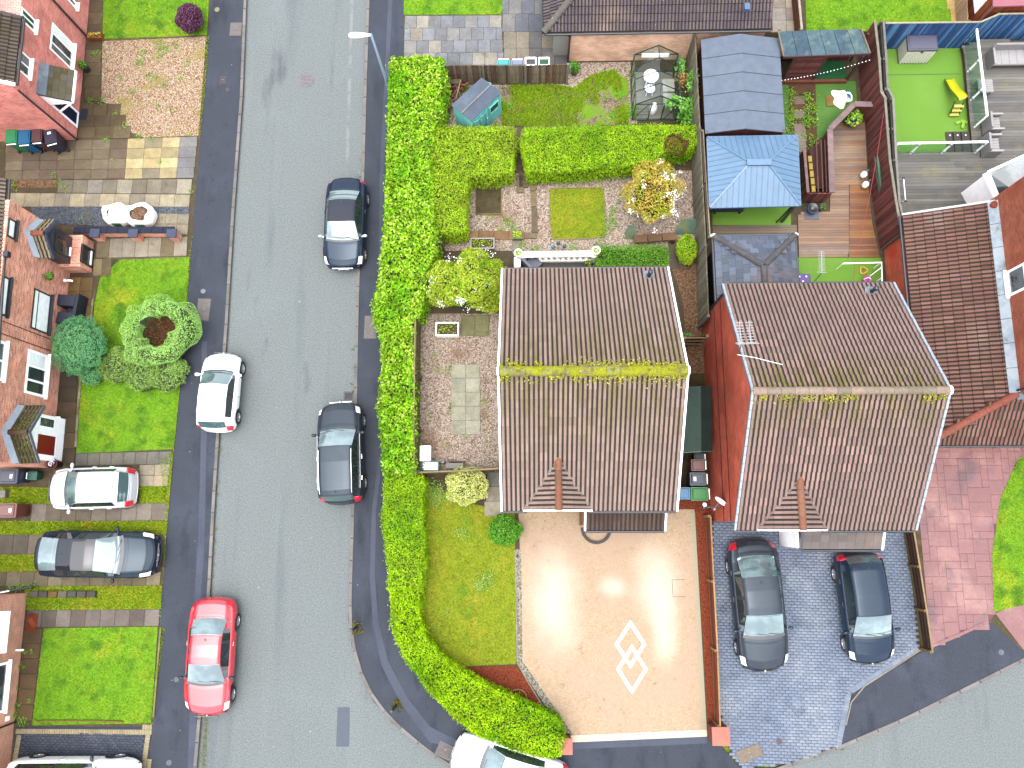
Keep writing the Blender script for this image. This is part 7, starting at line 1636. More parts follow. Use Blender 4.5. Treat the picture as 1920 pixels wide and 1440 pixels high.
deck('timber_deck', [(1593, 346), (1628, 346), (1636, 420), (1650, 482), (1592, 482)], .162, [(172, 98, 34), (186, 112, 40), (150, 84, 30), (196, 128, 56)], DM)
deck('timber_deck', [(1336, 423), (1494, 423), (1495, 482), (1490, 482), (1490, 444), (1336, 444)], .16, [(160, 132, 92), (146, 120, 84), (136, 116, 88)], DM)
sheet('artificial_lawn', [(1486, 483), (1652, 483), (1656, 560), (1486, 560)], .126, M_['fake_grass'])
sheet('artificial_lawn', [(1466, 158), (1478, 158), (1480, 255), (1468, 255)], .122, M_['fake_grass_dull'])
sheet('flower_bed', [(1478, 158), (1529, 156), (1532, 290), (1480, 290)], .120, mk('bed_brown', C(120, 82, 56), .95, [('n', 2, C(94, 70, 46), .45, .7), ('m', 30, .3)], (25, .8, .02)))
for y in (188, 214, 240): piece('stepping_slab', None, M_['slab'], P(1499, y, .135), (.5, .42, .04), .05, C(*rd.choice([(150, 130, 108), (164, 148, 130)])), bev=True)
for o in [o for o in COL.objects if o.name.startswith('stepping_slab')]: o['kind'] = 'structure'
t = thing('border_plants', 'leafy green plants along the narrow brown flower bed by the turf square', 'plant', P(1516, 230, .12)); cs = []
for k in range(46): c = P(rd.choice([rd.uniform(1508, 1528), rd.uniform(1508, 1528), rd.uniform(1479, 1490)]), rd.uniform(164, 275), .2); cs.append(np.array(c)+npr.normal(0, .10, (26, 3))*[1, 1, .7])
c_ = np.concatenate(cs); c_[:, 2] = np.clip(c_[:, 2], .13, .6); leaves('foliage', c_, np.tile([0, 0, 1.], (len(c_), 1)), .09, mk_leaf('leaf_border', [C(84, 150, 40, 1.2), C(126, 186, 50, 1.25), C(176, 196, 90, 1.2)], (1.2, C(150, 160, 60), .5, .7)), t, .5, .8)
MB().tube([P(1518, 170, .12), P(1518, 170, .3)], .01, 5).build('stem', M_['bark'], t)
sheet('artificial_lawn', [(1529, 152), (1604, 152), (1608, 200), (1560, 250), (1532, 262)], .125, M_['fake_grass_dull'])
deck('paved_strip', [(1490, 254), (1512, 256), (1512, 285), (1490, 285)], .14, [(170, 160, 140)], M_['slab'], .5)
# open fronted canopy
t = thing('canopy_shelter', 'open fronted shelter with a weathered blue green boarded roof', 'shelter', P(1545, 120, G))
zb, zf = 2.45, 2.2; a, b, c_, d_ = P(1469, 106, zf), P(1631, 100, zf), P(1614, 54, zb), P(1459, 59, zb)
RP = mk('roof_board_teal', 'obj', .8, [('m', 3, .2), ('n', 2.0, C(150, 180, 170), .5, .75), ('m', 20, .15)], (30, .4, .006), var=.06)
for k in range(6):
    q = [a.lerp(b, k/6+.003), a.lerp(b, (k+1)/6-.003), d_.lerp(c_, (k+1)/6-.003), d_.lerp(c_, k/6+.003)]
    m = MB(); m.hexa([p-Vector((0, 0, .03)) for p in q], q); m.build('roof_board', RP, t).color = (*C(*rd.choice([(84, 118, 136), (96, 130, 142), (78, 110, 132)])), 1)
for p, q in ((a, d_), (b, c_)): beam('edge_trim', t, M_['timber'], p+Vector((0, 0, .02)), q+Vector((0, 0, .02)), .06, .05, C(170, 150, 124))
beam('fascia', t, M_['timber'], a-Vector((0, .03, .04)), b-Vector((0, .03, .04)), .04, .14, C(110, 66, 74))
fy = P(1500, 152, .2).y; px0 = P(1466, 152, .2).x; px1 = P(1522, 152, .2).x; px2 = P(1586, 148, .2).x
n = 13
for k in range(n): piece('panel_board', t, M_['wood'], ((px0+px1)/2, fy, .2+(zf-.35)*(k+.5)/n), (px1-px0, .03, (zf-.35)/n-.006), 0, C(*rd.choice(MAR), 1.6))
for x, y in ((px0, fy), (px1, fy), (px2, fy), (px0, c_.y), (px2+.3, c_.y)): piece('post', t, M_['timber'], (x, y, 1.1), (.09, .09, 2.0), 0, C(110, 80, 50))
beam('sill', t, M_['timber'], (px0, fy-.06, .22), (px2, fy-.06, .22), .12, .2, C(150, 84, 56))
for k in range(14): piece('back_board', t, M_['wood'], (px0+(px2+.2-px0)*(k+.5)/14, c_.y+.05, 1.15), ((px2+.2-px0)/14-.006, .025, 2.1), 0, C(*rd.choice(MAR), 1.6))
piece('floor_mat', t, M_['green_mat'], ((px1+px2)/2+.05, (fy+c_.y)/2, .17), (px2-px1-.1, c_.y-fy-.15, .02))
t = thing('play_board', 'small red white and blue toy board leaning in the shelter', 'toy', P(1536, 128, .2)); c = P(1537, 118, .7)
piece('panel', t, M_['plastic'], (c.x, c.y, c.z), (.22, .05, .5), .2, C(226, 24, 30, 1.4)); piece('edge', t, M_['white'], (c.x+.12, c.y-.01, c.z), (.04, .06, .56), .2); piece('base', t, M_['plastic'], (c.x-.02, c.y-.2, .35), (.26, .24, .1), .3, C(24, 84, 170)); piece('band', t, M_['white'], (c.x, c.y-.06, c.z-.27), (.3, .1, .08), .2)
t = thing('string_lights', 'string of small white bulbs hanging across the front of the shelter', 'string lights', P(1550, 134, 2.0)); p0, p1 = P(1466, 151, 1.9), P(1630, 113, 2.1); m = MB(); pts = [p0.lerp(p1, k/26)-Vector((0, 0, .18*math.sin(PI*k/26))) for k in range(27)]; m.tube(pts, .006, 5); m.build('wire', M_['black'], t)
for p in pts[::1]: o = link('bulb', ubox(M_['white']), t); o.matrix_basis = Wm(t).inverted() @ Matrix.Translation(p) @ Matrix.Diagonal((.026, .026, .03, 1))
t = thing('cloth_bundle', 'crumpled white plastic sheet with a bright blue patch on the turf square', 'cloth', P(1580, 182, .13)); c = P(1580, 181, .35); d, n_, _b = dome(10, 0); rows = []
for i in range(9):
    r = []
    for k in range(26):
        a = 2*PI*k/26; f_ = i/8; w = .42*(1+.22*math.sin(3*a+1)+.16*math.sin(5*a+i*.3)); r.append(Vector((c.x+w*f_*math.cos(a), c.y+w*1.0*f_*math.sin(a), .16+.42*(1-f_**2)*(1+.3*math.sin(4*a+2*f_)))))
    rows.append(r)
MB().grid(rows, closed=True).build('sheet', M_['white'], t); q = [c+Vector((.05, -.02, .30)), c+Vector((.30, -.22, .16)), c+Vector((.26, .20, .2))]; m = MB(); m.poly(q); m.poly([p-Vector((0, 0, .02)) for p in q][::-1]); m.build('blue_patch', M_['plastic'], t).color = (*C(20, 160, 226, 1.3), 1)
t = thing('wooden_board', 'square tan wooden board lying on the turf square', 'board', P(1561, 189, .13)); c = P(1562, 189, .15); piece('board', t, M_['timber'], (c.x, c.y, .15), (.62, .52, .04), .03, C(186, 140, 60)); piece('batten', t, M_['timber'], (c.x+.1, c.y-.05, .18), (.5, .05, .02), .7, C(206, 170, 96))
# timber bar with mauve capping
t = thing('outdoor_bar', 'maroon timber bar with pale mauve capping boards bending round the brown deck', 'bar counter', P(1556, 300, .12)); zt = 1.15; line = Ps([(1636, 196), (1602, 195), (1556, 242), (1558, 300), (1560, 361)], zt)
for a, b in zip(line, line[1:]):
    beam('cap_board', t, M_['timber'], a, b, .24, .05, C(176, 146, 146)); L = (b-a).length; k = max(1, round(L/.12)); d = (b-a).normalized(); n = Vector((-d.y, d.x, 0))
    for i in range(k): c = a+(b-a)*((i+.5)/k); piece('panel_board', t, M_['wood'], (c.x, c.y, .64), (L/k-.006, .10, .96), math.atan2(d.y, d.x), C(*rd.choice(MAR), 1.6))
q = [P(1508, 280, zt), P(1515, 361, zt)]; beam('cap_board', t, M_['timber'], q[0], q[1], .12, .05, C(176, 140, 140)); k = 12
for i in range(k): c = q[0].lerp(q[1], (i+.5)/k); piece('panel_board', t, M_['wood'], (c.x, c.y, .64), (.04, (q[1]-q[0]).length/k-.006, .96), 0, C(*rd.choice(MAR), 1.6))
a, b = P(1514, 362, zt), P(1560, 362, zt)
for i in range(9): c = a.lerp(b, (i+.5)/9); piece('panel_board', t, M_['wood'], (c.x, c.y, .64), ((b-a).length/9-.006, .04, .98), 0, C(*rd.choice(MAR), 1.6))
for x in (1534, 1543, 1550): beam('shelf_rail', t, M_['timber'], P(x-4, 262, .9), P(x, 360, .9), .05, .05, C(130, 84, 74))
piece('shelf', t, M_['wood'], ((P(1536, 315, .5)).x, P(1536, 315, .5).y, .55), (.8, 2.0, .04), 0, C(96, 52, 46))
t = thing('seat_cushion', 'row of mustard yellow cushions inside the maroon bar', 'cushion', P(1520, 325, .6))
for k in range(5): c = P(1517+k*1.6, 298+k*14, .8); piece('cushion', t, M_['paint'], (c.x+.04, c.y, .76), (.17, .30, .12), 0, C(214, 176, 40), bev=True)
piece('base', t, M_['wood'], (P(1520, 325, .65).x+.04, P(1520, 325, .65).y, .63), (.18, 1.6, .12), 0, C(96, 52, 46))
t = thing('fire_pit', 'black fire bowl on a square grey plate on the brown deck', 'fire pit', P(1522, 396, .17)); c = P(1522, 396, .2); piece('plate', t, M_['metal'], (c.x, c.y-.06, .175), (.62, .62, .02), 0, C(110, 124, 146)); MB().lathe([(.1, .0), (.22, .12), (.25, .24), (.22, .24), (.12, .1), (.001, .08)], (c.x-.02, c.y+.06, .19), 18).build('bowl', M_['black'], t)
for k, (x, y) in enumerate(((1623, 324), (1626, 343))):
    c = P(x, y, .6); t = thing('lantern', ('white hanging lantern on the maroon fence, the one nearer the potted fern', 'white hanging lantern on the maroon fence, the one nearer the fire bowl')[k], 'lantern', (c.x, c.y, .16), group='white lanterns on the maroon fence')
    m = MB(); m.lathe([(.11, 0), (.14, .03), (.13, .22), (.07, .30), (.001, .31)], (c.x, c.y, .3), 12); m.build('shade', M_['white'], t); beam('hook', t, M_['metal'], (c.x, c.y, .6), (c.x+.12, c.y+.1, .72), .02, .02, C(200, 200, 200)); piece('bracket', t, M_['metal'], (c.x, c.y, .24), (.04, .04, .2), 0, C(120, 120, 120))
t = thing('parasol', 'closed slim green parasol leaning along the maroon fence', 'parasol', P(1655, 384, .2)); a, b = P(1654, 376, .6), P(1645, 292, 1.7); MB().tube([a, a.lerp(b, .15), a.lerp(b, .8), b], [.05, .09, .07, .02], 10).build('folded_canopy', M_['plastic'], t).color = (*C(84, 140, 110), 1); beam('pole', t, M_['metal'], P(1656, 386, .2), a, .03, .03, C(150, 170, 160)); beam('rib', t, M_['metal'], a+Vector((-.1, 0, .02)), b+Vector((-.08, 0, -.1)), .05, .05, C(120, 130, 110))
t = thing('red_cord', 'thin red cord sloping across the brown deck from the maroon fence', 'cord', P(1605, 480, .2)); MB().tube([P(1657, 212, 1.95), P(1645, 290, 1.6), P(1628, 380, 1.2), P(1612, 455, .9), P(1603, 500, .7), P(1600, 535, .5)], .014, 6).build('cord', M_['plastic'], t).color = (*C(220, 50, 40), 1)
# things on the small lower turf
t = thing('play_table', 'purple plastic play table half hidden by the pinkish roof', 'toy', P(1506, 525, .13)); c = P(1505, 524, .5); piece('top', t, M_['plastic'], (c.x, c.y, .48), (.66, .5, .06), -.05, C(92, 20, 176, 1.2), bev=True)
for x, y in ((-.15, .12), (.15, .12), (0, -.1)): piece('peg', t, M_['white'], (c.x+x, c.y+y, .53), (.06, .06, .04))
for x in (-.28, .28):
    for y in (-.2, .2): piece('leg', t, M_['plastic'], (c.x+x, c.y+y, .29), (.06, .06, .33), 0, C(80, 18, 150))
t = thing('goal_frame', 'white tubular goal frame on the small lower turf', 'goal', P(1640, 505, .13)); z = .9; a, b, c_ = P(1581, 494, z), P(1653, 492, z), P(1654, 530, z); MB().tube([a, b, c_], .03, 8).build('top_bar', M_['white'], t)
for p in (a, b, c_): MB().tube([p, Vector((p.x, p.y, .13))], .025, 8).build('upright', M_['white'], t)
MB().tube([P(1652, 502, z), P(1628, 520, .2)], .018, 6).build('stay', M_['white'], t); MB().tube([P(1653, 521, z), P(1640, 530, .3)], .018, 6).build('stay', M_['white'], t)
t = thing('toy_bucket', 'pink toy bucket at the edge of the pinkish roof', 'toy', P(1626, 525, .13)); c = P(1626, 524, .4); MB().lathe([(.12, 0), (.17, .3), (.15, .3), (.11, .03), (.001, .03)], (c.x, c.y, .13), 14).build('bucket', M_['plastic'], t).color = (*C(240, 80, 190, 1.3), 1); MB().tube([(c.x-.16, c.y, .42), (c.x, c.y+.05, .56), (c.x+.16, c.y, .42)], .012, 6).build('bucket_handle', M_['white'], t)
t = thing('toy_ring', 'small yellow ring toy lying on the lower turf', 'toy', P(1619, 507, .13)); c = P(1619, 507, .15); m = MB(); rows = []
for k in range(19): a = 2*PI*k/18; rr_ = .15*(1+.14*math.cos(3*a)); cc = Vector((c.x+rr_*math.cos(a), c.y+rr_*math.sin(a), .16)); rows.append([cc+Vector((math.cos(a)*.045*math.cos(e), math.sin(a)*.045*math.cos(e), .03*math.sin(e))) for e in np.linspace(0, 2*PI, 9)[:-1]])
m.grid(rows, closed=True); m.build('ring', M_['plastic'], t).color = (*C(240, 200, 50, 1.3), 1); piece('hub', t, M_['plastic'], (c.x, c.y, .15), (.08, .08, .03), .3, C(206, 110, 40))

# ---------------------------------------------------------------- the yard with the grey deck
sheet('artificial_lawn', [(1660, 92), (1800, 90), (1830, 290), (1672, 292)], .124, M_['fake_grass'])
sheet('turf_seam', [(1666, 140), (1800, 138), (1800, 139), (1666, 141)], .128, M_['joint'])
GD = [(140, 138, 132), (150, 146, 138), (128, 126, 122), (160, 156, 146), (134, 128, 116)]
DG = mk('deck_grey', 'obj', .7, [('m', 3.0, .14, (.25, 1, 1)), ('m', 40, .14), ('n', .8, C(168, 160, 130), .52, .75), ('n', .6, C(110, 104, 94), .55, .75)], (40, .3, .004), var=.10, spec=.4)
deck('grey_deck', [(1676, 288), (1824, 286), (1808, 100), (1803, 86), (1838, 76), (2010, 74), (2010, 470), (1690, 410)], .45, GD, DG, .145)
for a, b in (((1676, 290), (1824, 288)), ((1826, 286), (1807, 92))):
    p, q = P(*a, .3), P(*b, .3); c = (p+q)/2; d = q-p; kind(piece('deck_fascia', None, M_['timber'], (c.x, c.y, .27), (d.length, .06, .32), math.atan2(d.y, d.x), C(150, 112, 84)), 'structure')
t = thing('deck_steps', 'three dark timber steps from the bright turf up to the grey deck', 'steps', P(1795, 265, .12))
for k, x in enumerate((1783, 1797, 1812)):
    c = P(x, 267, .2+.09*k); w = .34; piece('tread', t, M_['timber'], (c.x, c.y, .16+.10*k), (w, 1.05, .05), 0, C(96, 88, 80)); piece('riser', t, M_['timber'], (c.x-w/2+.02, c.y, .10+.10*k), (.03, 1.0, .12), 0, C(70, 62, 56)); piece('step_light', t, M_['white'], (c.x, c.y+.35, .19+.10*k), (.05, .05, .006))
def balustrade(label, pts, zt, z0, group='glass balustrades of the grey deck'):
    q = Ps(pts, zt); t = thing('glass_balustrade', label, 'balustrade', (q[0].x, q[0].y, z0), group=group)
    beam('handrail', t, M_['white'], q[0], q[-1], .08, .06)
    for p in q: piece('post', t, M_['white'], (p.x, p.y, (zt+z0)/2), (.06, .06, zt-z0)); 
    for a, b in zip(q, q[1:]):
        d = (b-a).normalized()*.06; m = MB(); x = Vector((-d.y, d.x, 0)).normalized()*.006
        lo_, hi_ = z0+.08, zt-.08; A, B = a+d, b-d
        m.hexa([(A-x).xy.to_3d()+Vector((0, 0, lo_)), (B-x).xy.to_3d()+Vector((0, 0, lo_)), (B+x).xy.to_3d()+Vector((0, 0, lo_)), (A+x).xy.to_3d()+Vector((0, 0, lo_))], [(A-x).xy.to_3d()+Vector((0, 0, hi_)), (B-x).xy.to_3d()+Vector((0, 0, hi_)), (B+x).xy.to_3d()+Vector((0, 0, hi_)), (A+x).xy.to_3d()+Vector((0, 0, hi_))])
        m.build('glass_pane', M_['green_clear'], t)
        for z in (lo_+.12, hi_-.12):
            for p in (a+d*.7, b-d*.7): piece('clamp', t, M_['metal'], (p.x, p.y, z), (.08, .08, .06), math.atan2(d.y, d.x), C(226, 230, 236))
balustrade('glass balustrade with white posts between the slide and the rattan chairs', [(1831, 53), (1838, 110), (1844, 165), (1851, 217)], 1.45, .42)
balustrade('glass balustrade with white rail along the lower edge of the bright turf', [(1684, 269), (1727, 268), (1788, 267), (1852, 266)], 1.45, .42)
t = thing('storage_box', 'cream plastic garden store with a grey lid on the bright turf', 'storage box', P(1712, 108, .13)); z = 1.15; a, b, c_, d_ = P(1703, 95, z), P(1760, 95, z), P(1760, 66, z), P(1703, 66, z); cx, cy = (a.x+b.x)/2, (a.y+d_.y)/2; w, h = b.x-a.x, d_.y-a.y
piece('carcass', t, M_['plastic'], (cx, cy, .6), (w-.06, h-.06, .95), 0, C(226, 222, 206, 2.6)); piece('lid', t, M_['plastic'], (cx, cy, z-.03), (w, h, .12), 0, C(112, 112, 138), bev=True); piece('lid_panel', t, M_['plastic'], (cx, cy, z+.035), (w-.16, h-.16, .02), 0, C(124, 124, 150))
for i in range(10): piece('door_slat', t, M_['plastic'], (cx-w/2+.09+(w-.18)*i/9, cy-h/2+.02, .58), (.075, .03, .85), 0, C(232, 228, 214, 2.8))
piece('latch', t, M_['black'], (cx, cy-h/2-.01, 1.02), (.1, .04, .08)); piece('base', t, M_['black'], (cx, cy, .15), (w-.02, h-.02, .06))
t = thing('toy_slide', 'bright yellow plastic slide with three pale steps on the bright turf', 'slide', P(1790, 175, .13)); A, B, C1, D = P(1778, 149, .2), P(1786, 164, .45), P(1796, 176, .75), P(1804, 186, .85); rows = []
path = [A, A.lerp(B, .5), B, B.lerp(C1, .5)-Vector((0, 0, .03)), C1, C1.lerp(D, .6)+Vector((0, 0, .02)), D]
for i, p in enumerate(path):
    d = (path[min(i+1, 6)]-path[max(i-1, 0)]); d.z = 0; d.normalize(); n = Vector((-d.y, d.x, 0)); rows.append([p+n*.21+Vector((0, 0, .12)), p+n*.17, p+n*.06-Vector((0, 0, .03)), p-n*.06-Vector((0, 0, .03)), p-n*.17, p-n*.21+Vector((0, 0, .12))])
m = MB(); m.grid(rows, flip=True); m.grid([[p-Vector((0, 0, .03)) for p in r] for r in rows]); m.build('chute', M_['plastic'], t).color = (*C(236, 236, 30, 1.5), 1); YS = C(244, 226, 110, 1.5)
for k, (x, y, z) in enumerate(((1798, 199, .62), (1794, 207, .42), (1789, 215, .24))): c = P(x, y, z); piece('step', t, M_['plastic'], (c.x, c.y, z), (.42, .13, .05), 0, YS, bev=True)
for s in (-.2, .2): p = P(1799, 190, .8); q = P(1788, 218, .15); beam('side_rail', t, M_['plastic'], p+Vector((s, 0, 0)), q+Vector((s, 0, 0)), .04, .05, C(90, 130, 60))
t = thing('leafy_toy', 'lime green leaf shaped toy at the deck edge below the slide', 'toy', P(1803, 230, .13)); c = P(1803, 230, .2)
for k, (dx, dy, a) in enumerate(((-.1, .04, .3), (.12, .06, -.4), (.04, -.12, 1.2))): piece('petal', t, M_['plastic'], (c.x+dx, c.y+dy, .17+.02*k), (.3, .12, .03), a, C(170, 226, 40, 1.3))
RAT = C(190, 186, 186, 1.25)
def rattan(label, cpx, w, d, face, back=True, name='garden_chair', cat='chair', z0=.45, group='grey rattan garden seats', seat_h=.42):
    """face: angle the seat looks towards"""
    c = P(*cpx, z0+.4); t = thing(name, label, cat, (c.x, c.y, z0), face, group); R = Matrix.Rotation(face, 3, 'Z'); pos = lambda x, y, z: Vector((c.x, c.y, z0))+R @ Vector((x, y, z))
    pc = lambda nm, x, y, z, sx, sy, sz, k=1.0: piece(nm, t, M_['plastic'], pos(x, y, z), (sx, sy, sz), face, tuple(v*k for v in RAT), bev=True)
    pc('seat', 0, 0, seat_h-.05, d-.1, w-.16, .10)
    for i in range(5): pc('seat_slat', 0, -(w-.2)/2+(w-.2)*(i+.5)/5, seat_h+.01, d-.14, (w-.2)/5-.012, .02, 1.1)
    if back: pc('backrest', -d/2+.05, 0, .48, .10, w, .72, .95)
    for s in (-1, 1):
        pc('armrest', 0, s*(w/2-.04), .62, d, .09, .06, 1.15); pc('side_panel', 0, s*(w/2-.04), .32, d-.06, .06, .56, .8)
    return t
rattan('pale rattan chair on the grey deck just below the balustrade corner', (1862, 232), .78, .68, 0.0)
rattan('pale rattan chair on the grey deck at the end of the lower glass rail', (1860, 272), .84, .70, 0.0)
t = rattan('wide pale rattan sofa by the blue fence on the grey deck', (1898, 107), 1.9, .85, -PI/2, name='garden_sofa', cat='sofa')
c = P(1848, 161, .85); t = thing('side_table', 'small slatted pale table behind the glass balustrade', 'table', (c.x, c.y, .45)); piece('frame', t, M_['plastic'], (c.x, c.y, .83), (.66, .62, .04), 0, RAT)
for i in range(7): piece('slat', t, M_['plastic'], (c.x, c.y-.26+.52*i/6, .86), (.6, .06, .025), 0, tuple(v*1.15 for v in RAT))
for x in (-.28, .28):
    for y in (-.26, .26): piece('leg', t, M_['plastic'], (c.x+x, c.y+y, .63), (.05, .05, .36), 0, RAT)
def airer(label, pts, group='white and blue airers'):
    q = [P(x, y, z) for x, y, z in pts]; t = thing('clothes_airer', label, 'clothes airer', (q[0].x, q[0].y, .45), group=group)
    for a, b in zip(q, q[1:]): MB().tube([a, b], .022, 8).build('tube', M_['white'], t)
    for p in q: MB().ball(p, .05, n=10, k=6).build('joint', M_['plastic'], t).color = (*C(30, 60, 140), 1)
airer('white tube stand with blue joints beside the grey topped fence', [(1686, 338, .6), (1694, 334, .95), (1698, 377, .95), (1689, 379, .6)])
airer('white triangular tube stand with blue joints by the conservatory', [(1846, 350, .6), (1868, 334, .95), (1876, 378, .95), (1846, 350, .6)])
# the orange summer house over the blue fence
t = thing('summer_house', 'orange timber summer house with a pink roof beyond the blue fence', 'summer house', P(1880, 10, G)); zr = 2.3
a, b, c_, d_ = P(1862, 12, zr), P(2040, 6, zr), P(2040, -150, zr), P(1862, -140, zr); OR = [(196, 92, 36), (180, 80, 30), (210, 106, 44)]
m = MB(); m.hexa([p-Vector((0, 0, .08)) for p in (a, b, c_, d_)], [a, b, c_, d_]); m.build('roof', mk('felt_pink', C(226, 130, 150), .8, [('n', 1, C(214, 150, 160), .45, .7), ('m', 20, .1)]), t)
n = 24
for k in range(n): piece('wall_board', t, M_['timber'], (a.x+.1, a.y+(d_.y-a.y)*(k+.5)/n, 1.1), (.03, (d_.y-a.y)/n-.005, 2.15), 0, C(*rd.choice(OR)))
for k in range(n): piece('wall_board', t, M_['timber'], (a.x+.1+(b.x-a.x-.2)*(k+.5)/n, a.y+.08, 1.1), ((b.x-a.x)/n-.005, .03, 2.15), 0, C(*rd.choice(OR)))
c = P(1838, 12, 1.2); piece('window', t, M_['white'], (a.x+.08, a.y+1.1, 1.35), (.05, .9, .9)); piece('frame_post', t, M_['timber'], (a.x+.05, a.y+.05, 1.1), (.1, .1, 2.2), 0, C(190, 130, 110))
deck('summer_deck', [(1818, -140), (1868, -140), (1868, 46), (1818, 46)], .15, OR, M_['timber'], .14)
# ---------------------------------------------------------------- vehicles
def paint(name, col, rough=.3, coat=1.0, dust=0.0, spec=.5):
    return mk(name, col, rough, [('n', 1.2, tuple(min(.8, c+.03+dust) for c in col), .42, .75), ('m', 60, .10)], coat=coat, spec=spec)
def tintspec(m, c): m.node_tree.nodes['Principled BSDF'].inputs['Specular Tint'].default_value = (*c, 1); return m
CG = mk('car_glass', (.03, .06, .065), .03, [('n', .8, (.09, .14, .15), .42, .68)], spec=1.0, coat=1.0)
CGS = mk('car_side_glass', (.010, .016, .018), .04, spec=.8, coat=.6)
LAMP = mk('lamp_clear', (.62, .64, .66), .12, [('m', 12, .2)], spec=.8, coat=.6)
TAIL = mk('lamp_red', (.42, .008, .02), .15, [('m', 12, .2)], spec=.7, coat=.6)
SEAM = mk('shut_line', (.01, .011, .013), .6)
PLY = mk('plate_yellow', (.62, .46, .01), .4); PLW = mk('plate_white', (.62, .63, .62), .4)
def wheel_meshes():
    if 'wheel' in _ub: return _ub['wheel']
    b = MB(); b.lathe([(.20, -.10), (.30, -.105), (.325, -.07), (.33, 0), (.325, .07), (.30, .105), (.20, .10)], n=24, axis='Y'); o = b.build('tyre', M_['rubber']); ty = o.data; bpy.data.objects.remove(o)
    b = MB(); b.lathe([(.205, -.08), (.215, .095), (.19, .10), (.185, .06)], n=24, axis='Y'); b.lathe([(.001, .085), (.045, .085), (.05, .05)], n=12, axis='Y')
    for k in range(5):
        a = 2*PI*k/5; d = Vector((math.cos(a), 0, math.sin(a))); b.bar(d*.03+Vector((0, .07, 0)), d*.195+Vector((0, .08, 0)), .06, .03, up=(0, 1, 0))
    b.lathe([(.001, .02), (.19, .02)], n=20, axis='Y', m=1); o = b.build('rim', [M_['alloy'], M_['rubber']]); rm = o.data; bpy.data.objects.remove(o)
    _ub['wheel'] = (ty, rm); return ty, rm
PROF = {
 'hatch': dict(top=[(-.5, .42), (-.495, .62), (-.485, .86), (-.465, .98), (-.40, 1.36), (-.34, 1.44), (-.12, 1.49), (.06, 1.43), (.245, .98), (.30, .93), (.42, .80), (.475, .68), (.492, .55), (.5, .40)], belt=[(-.5, .5), (-.46, .95), (-.3, .96), (.2, .90), (.3, .86), (.45, .70), (.5, .42)], cowl=.245, wf=.06, rf=-.40, rb=-.465, sg=(-.34, .22), bp=-.06, wr=.72, wx=(.315, -.30)),
 'suv': dict(top=[(-.5, .5), (-.495, .75), (-.485, .95), (-.465, 1.06), (-.425, 1.50), (-.37, 1.60), (-.10, 1.66), (.05, 1.61), (.22, 1.12), (.27, 1.08), (.42, .98), (.475, .84), (.492, .66), (.5, .48)], belt=[(-.5, .6), (-.46, 1.06), (-.3, 1.05), (.2, 1.02), (.3, 1.0), (.45, .84), (.5, .5)], cowl=.22, wf=.05, rf=-.425, rb=-.468, sg=(-.37, .20), bp=-.08, wr=.74, wx=(.305, -.30)),
 'coupe': dict(top=[(-.5, .42), (-.495, .62), (-.485, .80), (-.46, .88), (-.37, .95), (-.335, .97), (-.21, 1.27), (-.12, 1.34), (-.02, 1.35), (.05, 1.30), (.215, .93), (.27, .90), (.42, .76), (.475, .65), (.492, .52), (.5, .38)], belt=[(-.5, .5), (-.45, .82), (-.3, .88), (.2, .84), (.3, .82), (.45, .66), (.5, .40)], cowl=.215, wf=.045, rf=-.20, rb=-.335, sg=(-.26, .19), bp=-.14, wr=.66, wx=(.325, -.29)),
 'saloon': dict(top=[(-.5, .44), (-.495, .66), (-.485, .86), (-.46, .98), (-.40, 1.02), (-.36, 1.06), (-.22, 1.36), (-.12, 1.44), (.0, 1.45), (.07, 1.39), (.225, 1.0), (.28, .96), (.42, .82), (.475, .70), (.492, .56), (.5, .40)], belt=[(-.5, .5), (-.45, .92), (-.3, .96), (.2, .90), (.3, .87), (.45, .70), (.5, .42)], cowl=.225, wf=.065, rf=-.22, rb=-.375, sg=(-.28, .20), bp=-.07, wr=.70, wx=(.315, -.29)),
 'fastback': dict(top=[(-.5, .42), (-.495, .66), (-.485, .86), (-.465, .95), (-.44, .98), (-.26, 1.30), (-.14, 1.40), (-.02, 1.42), (.06, 1.37), (.225, .96), (.28, .93), (.42, .80), (.475, .68), (.492, .54), (.5, .38)], belt=[(-.5, .5), (-.45, .90), (-.3, .95), (.2, .88), (.3, .86), (.45, .68), (.5, .40)], cowl=.225, wf=.055, rf=-.26, rb=-.44, sg=(-.30, .20), bp=-.07, wr=.66, wx=(.32, -.30)),
}
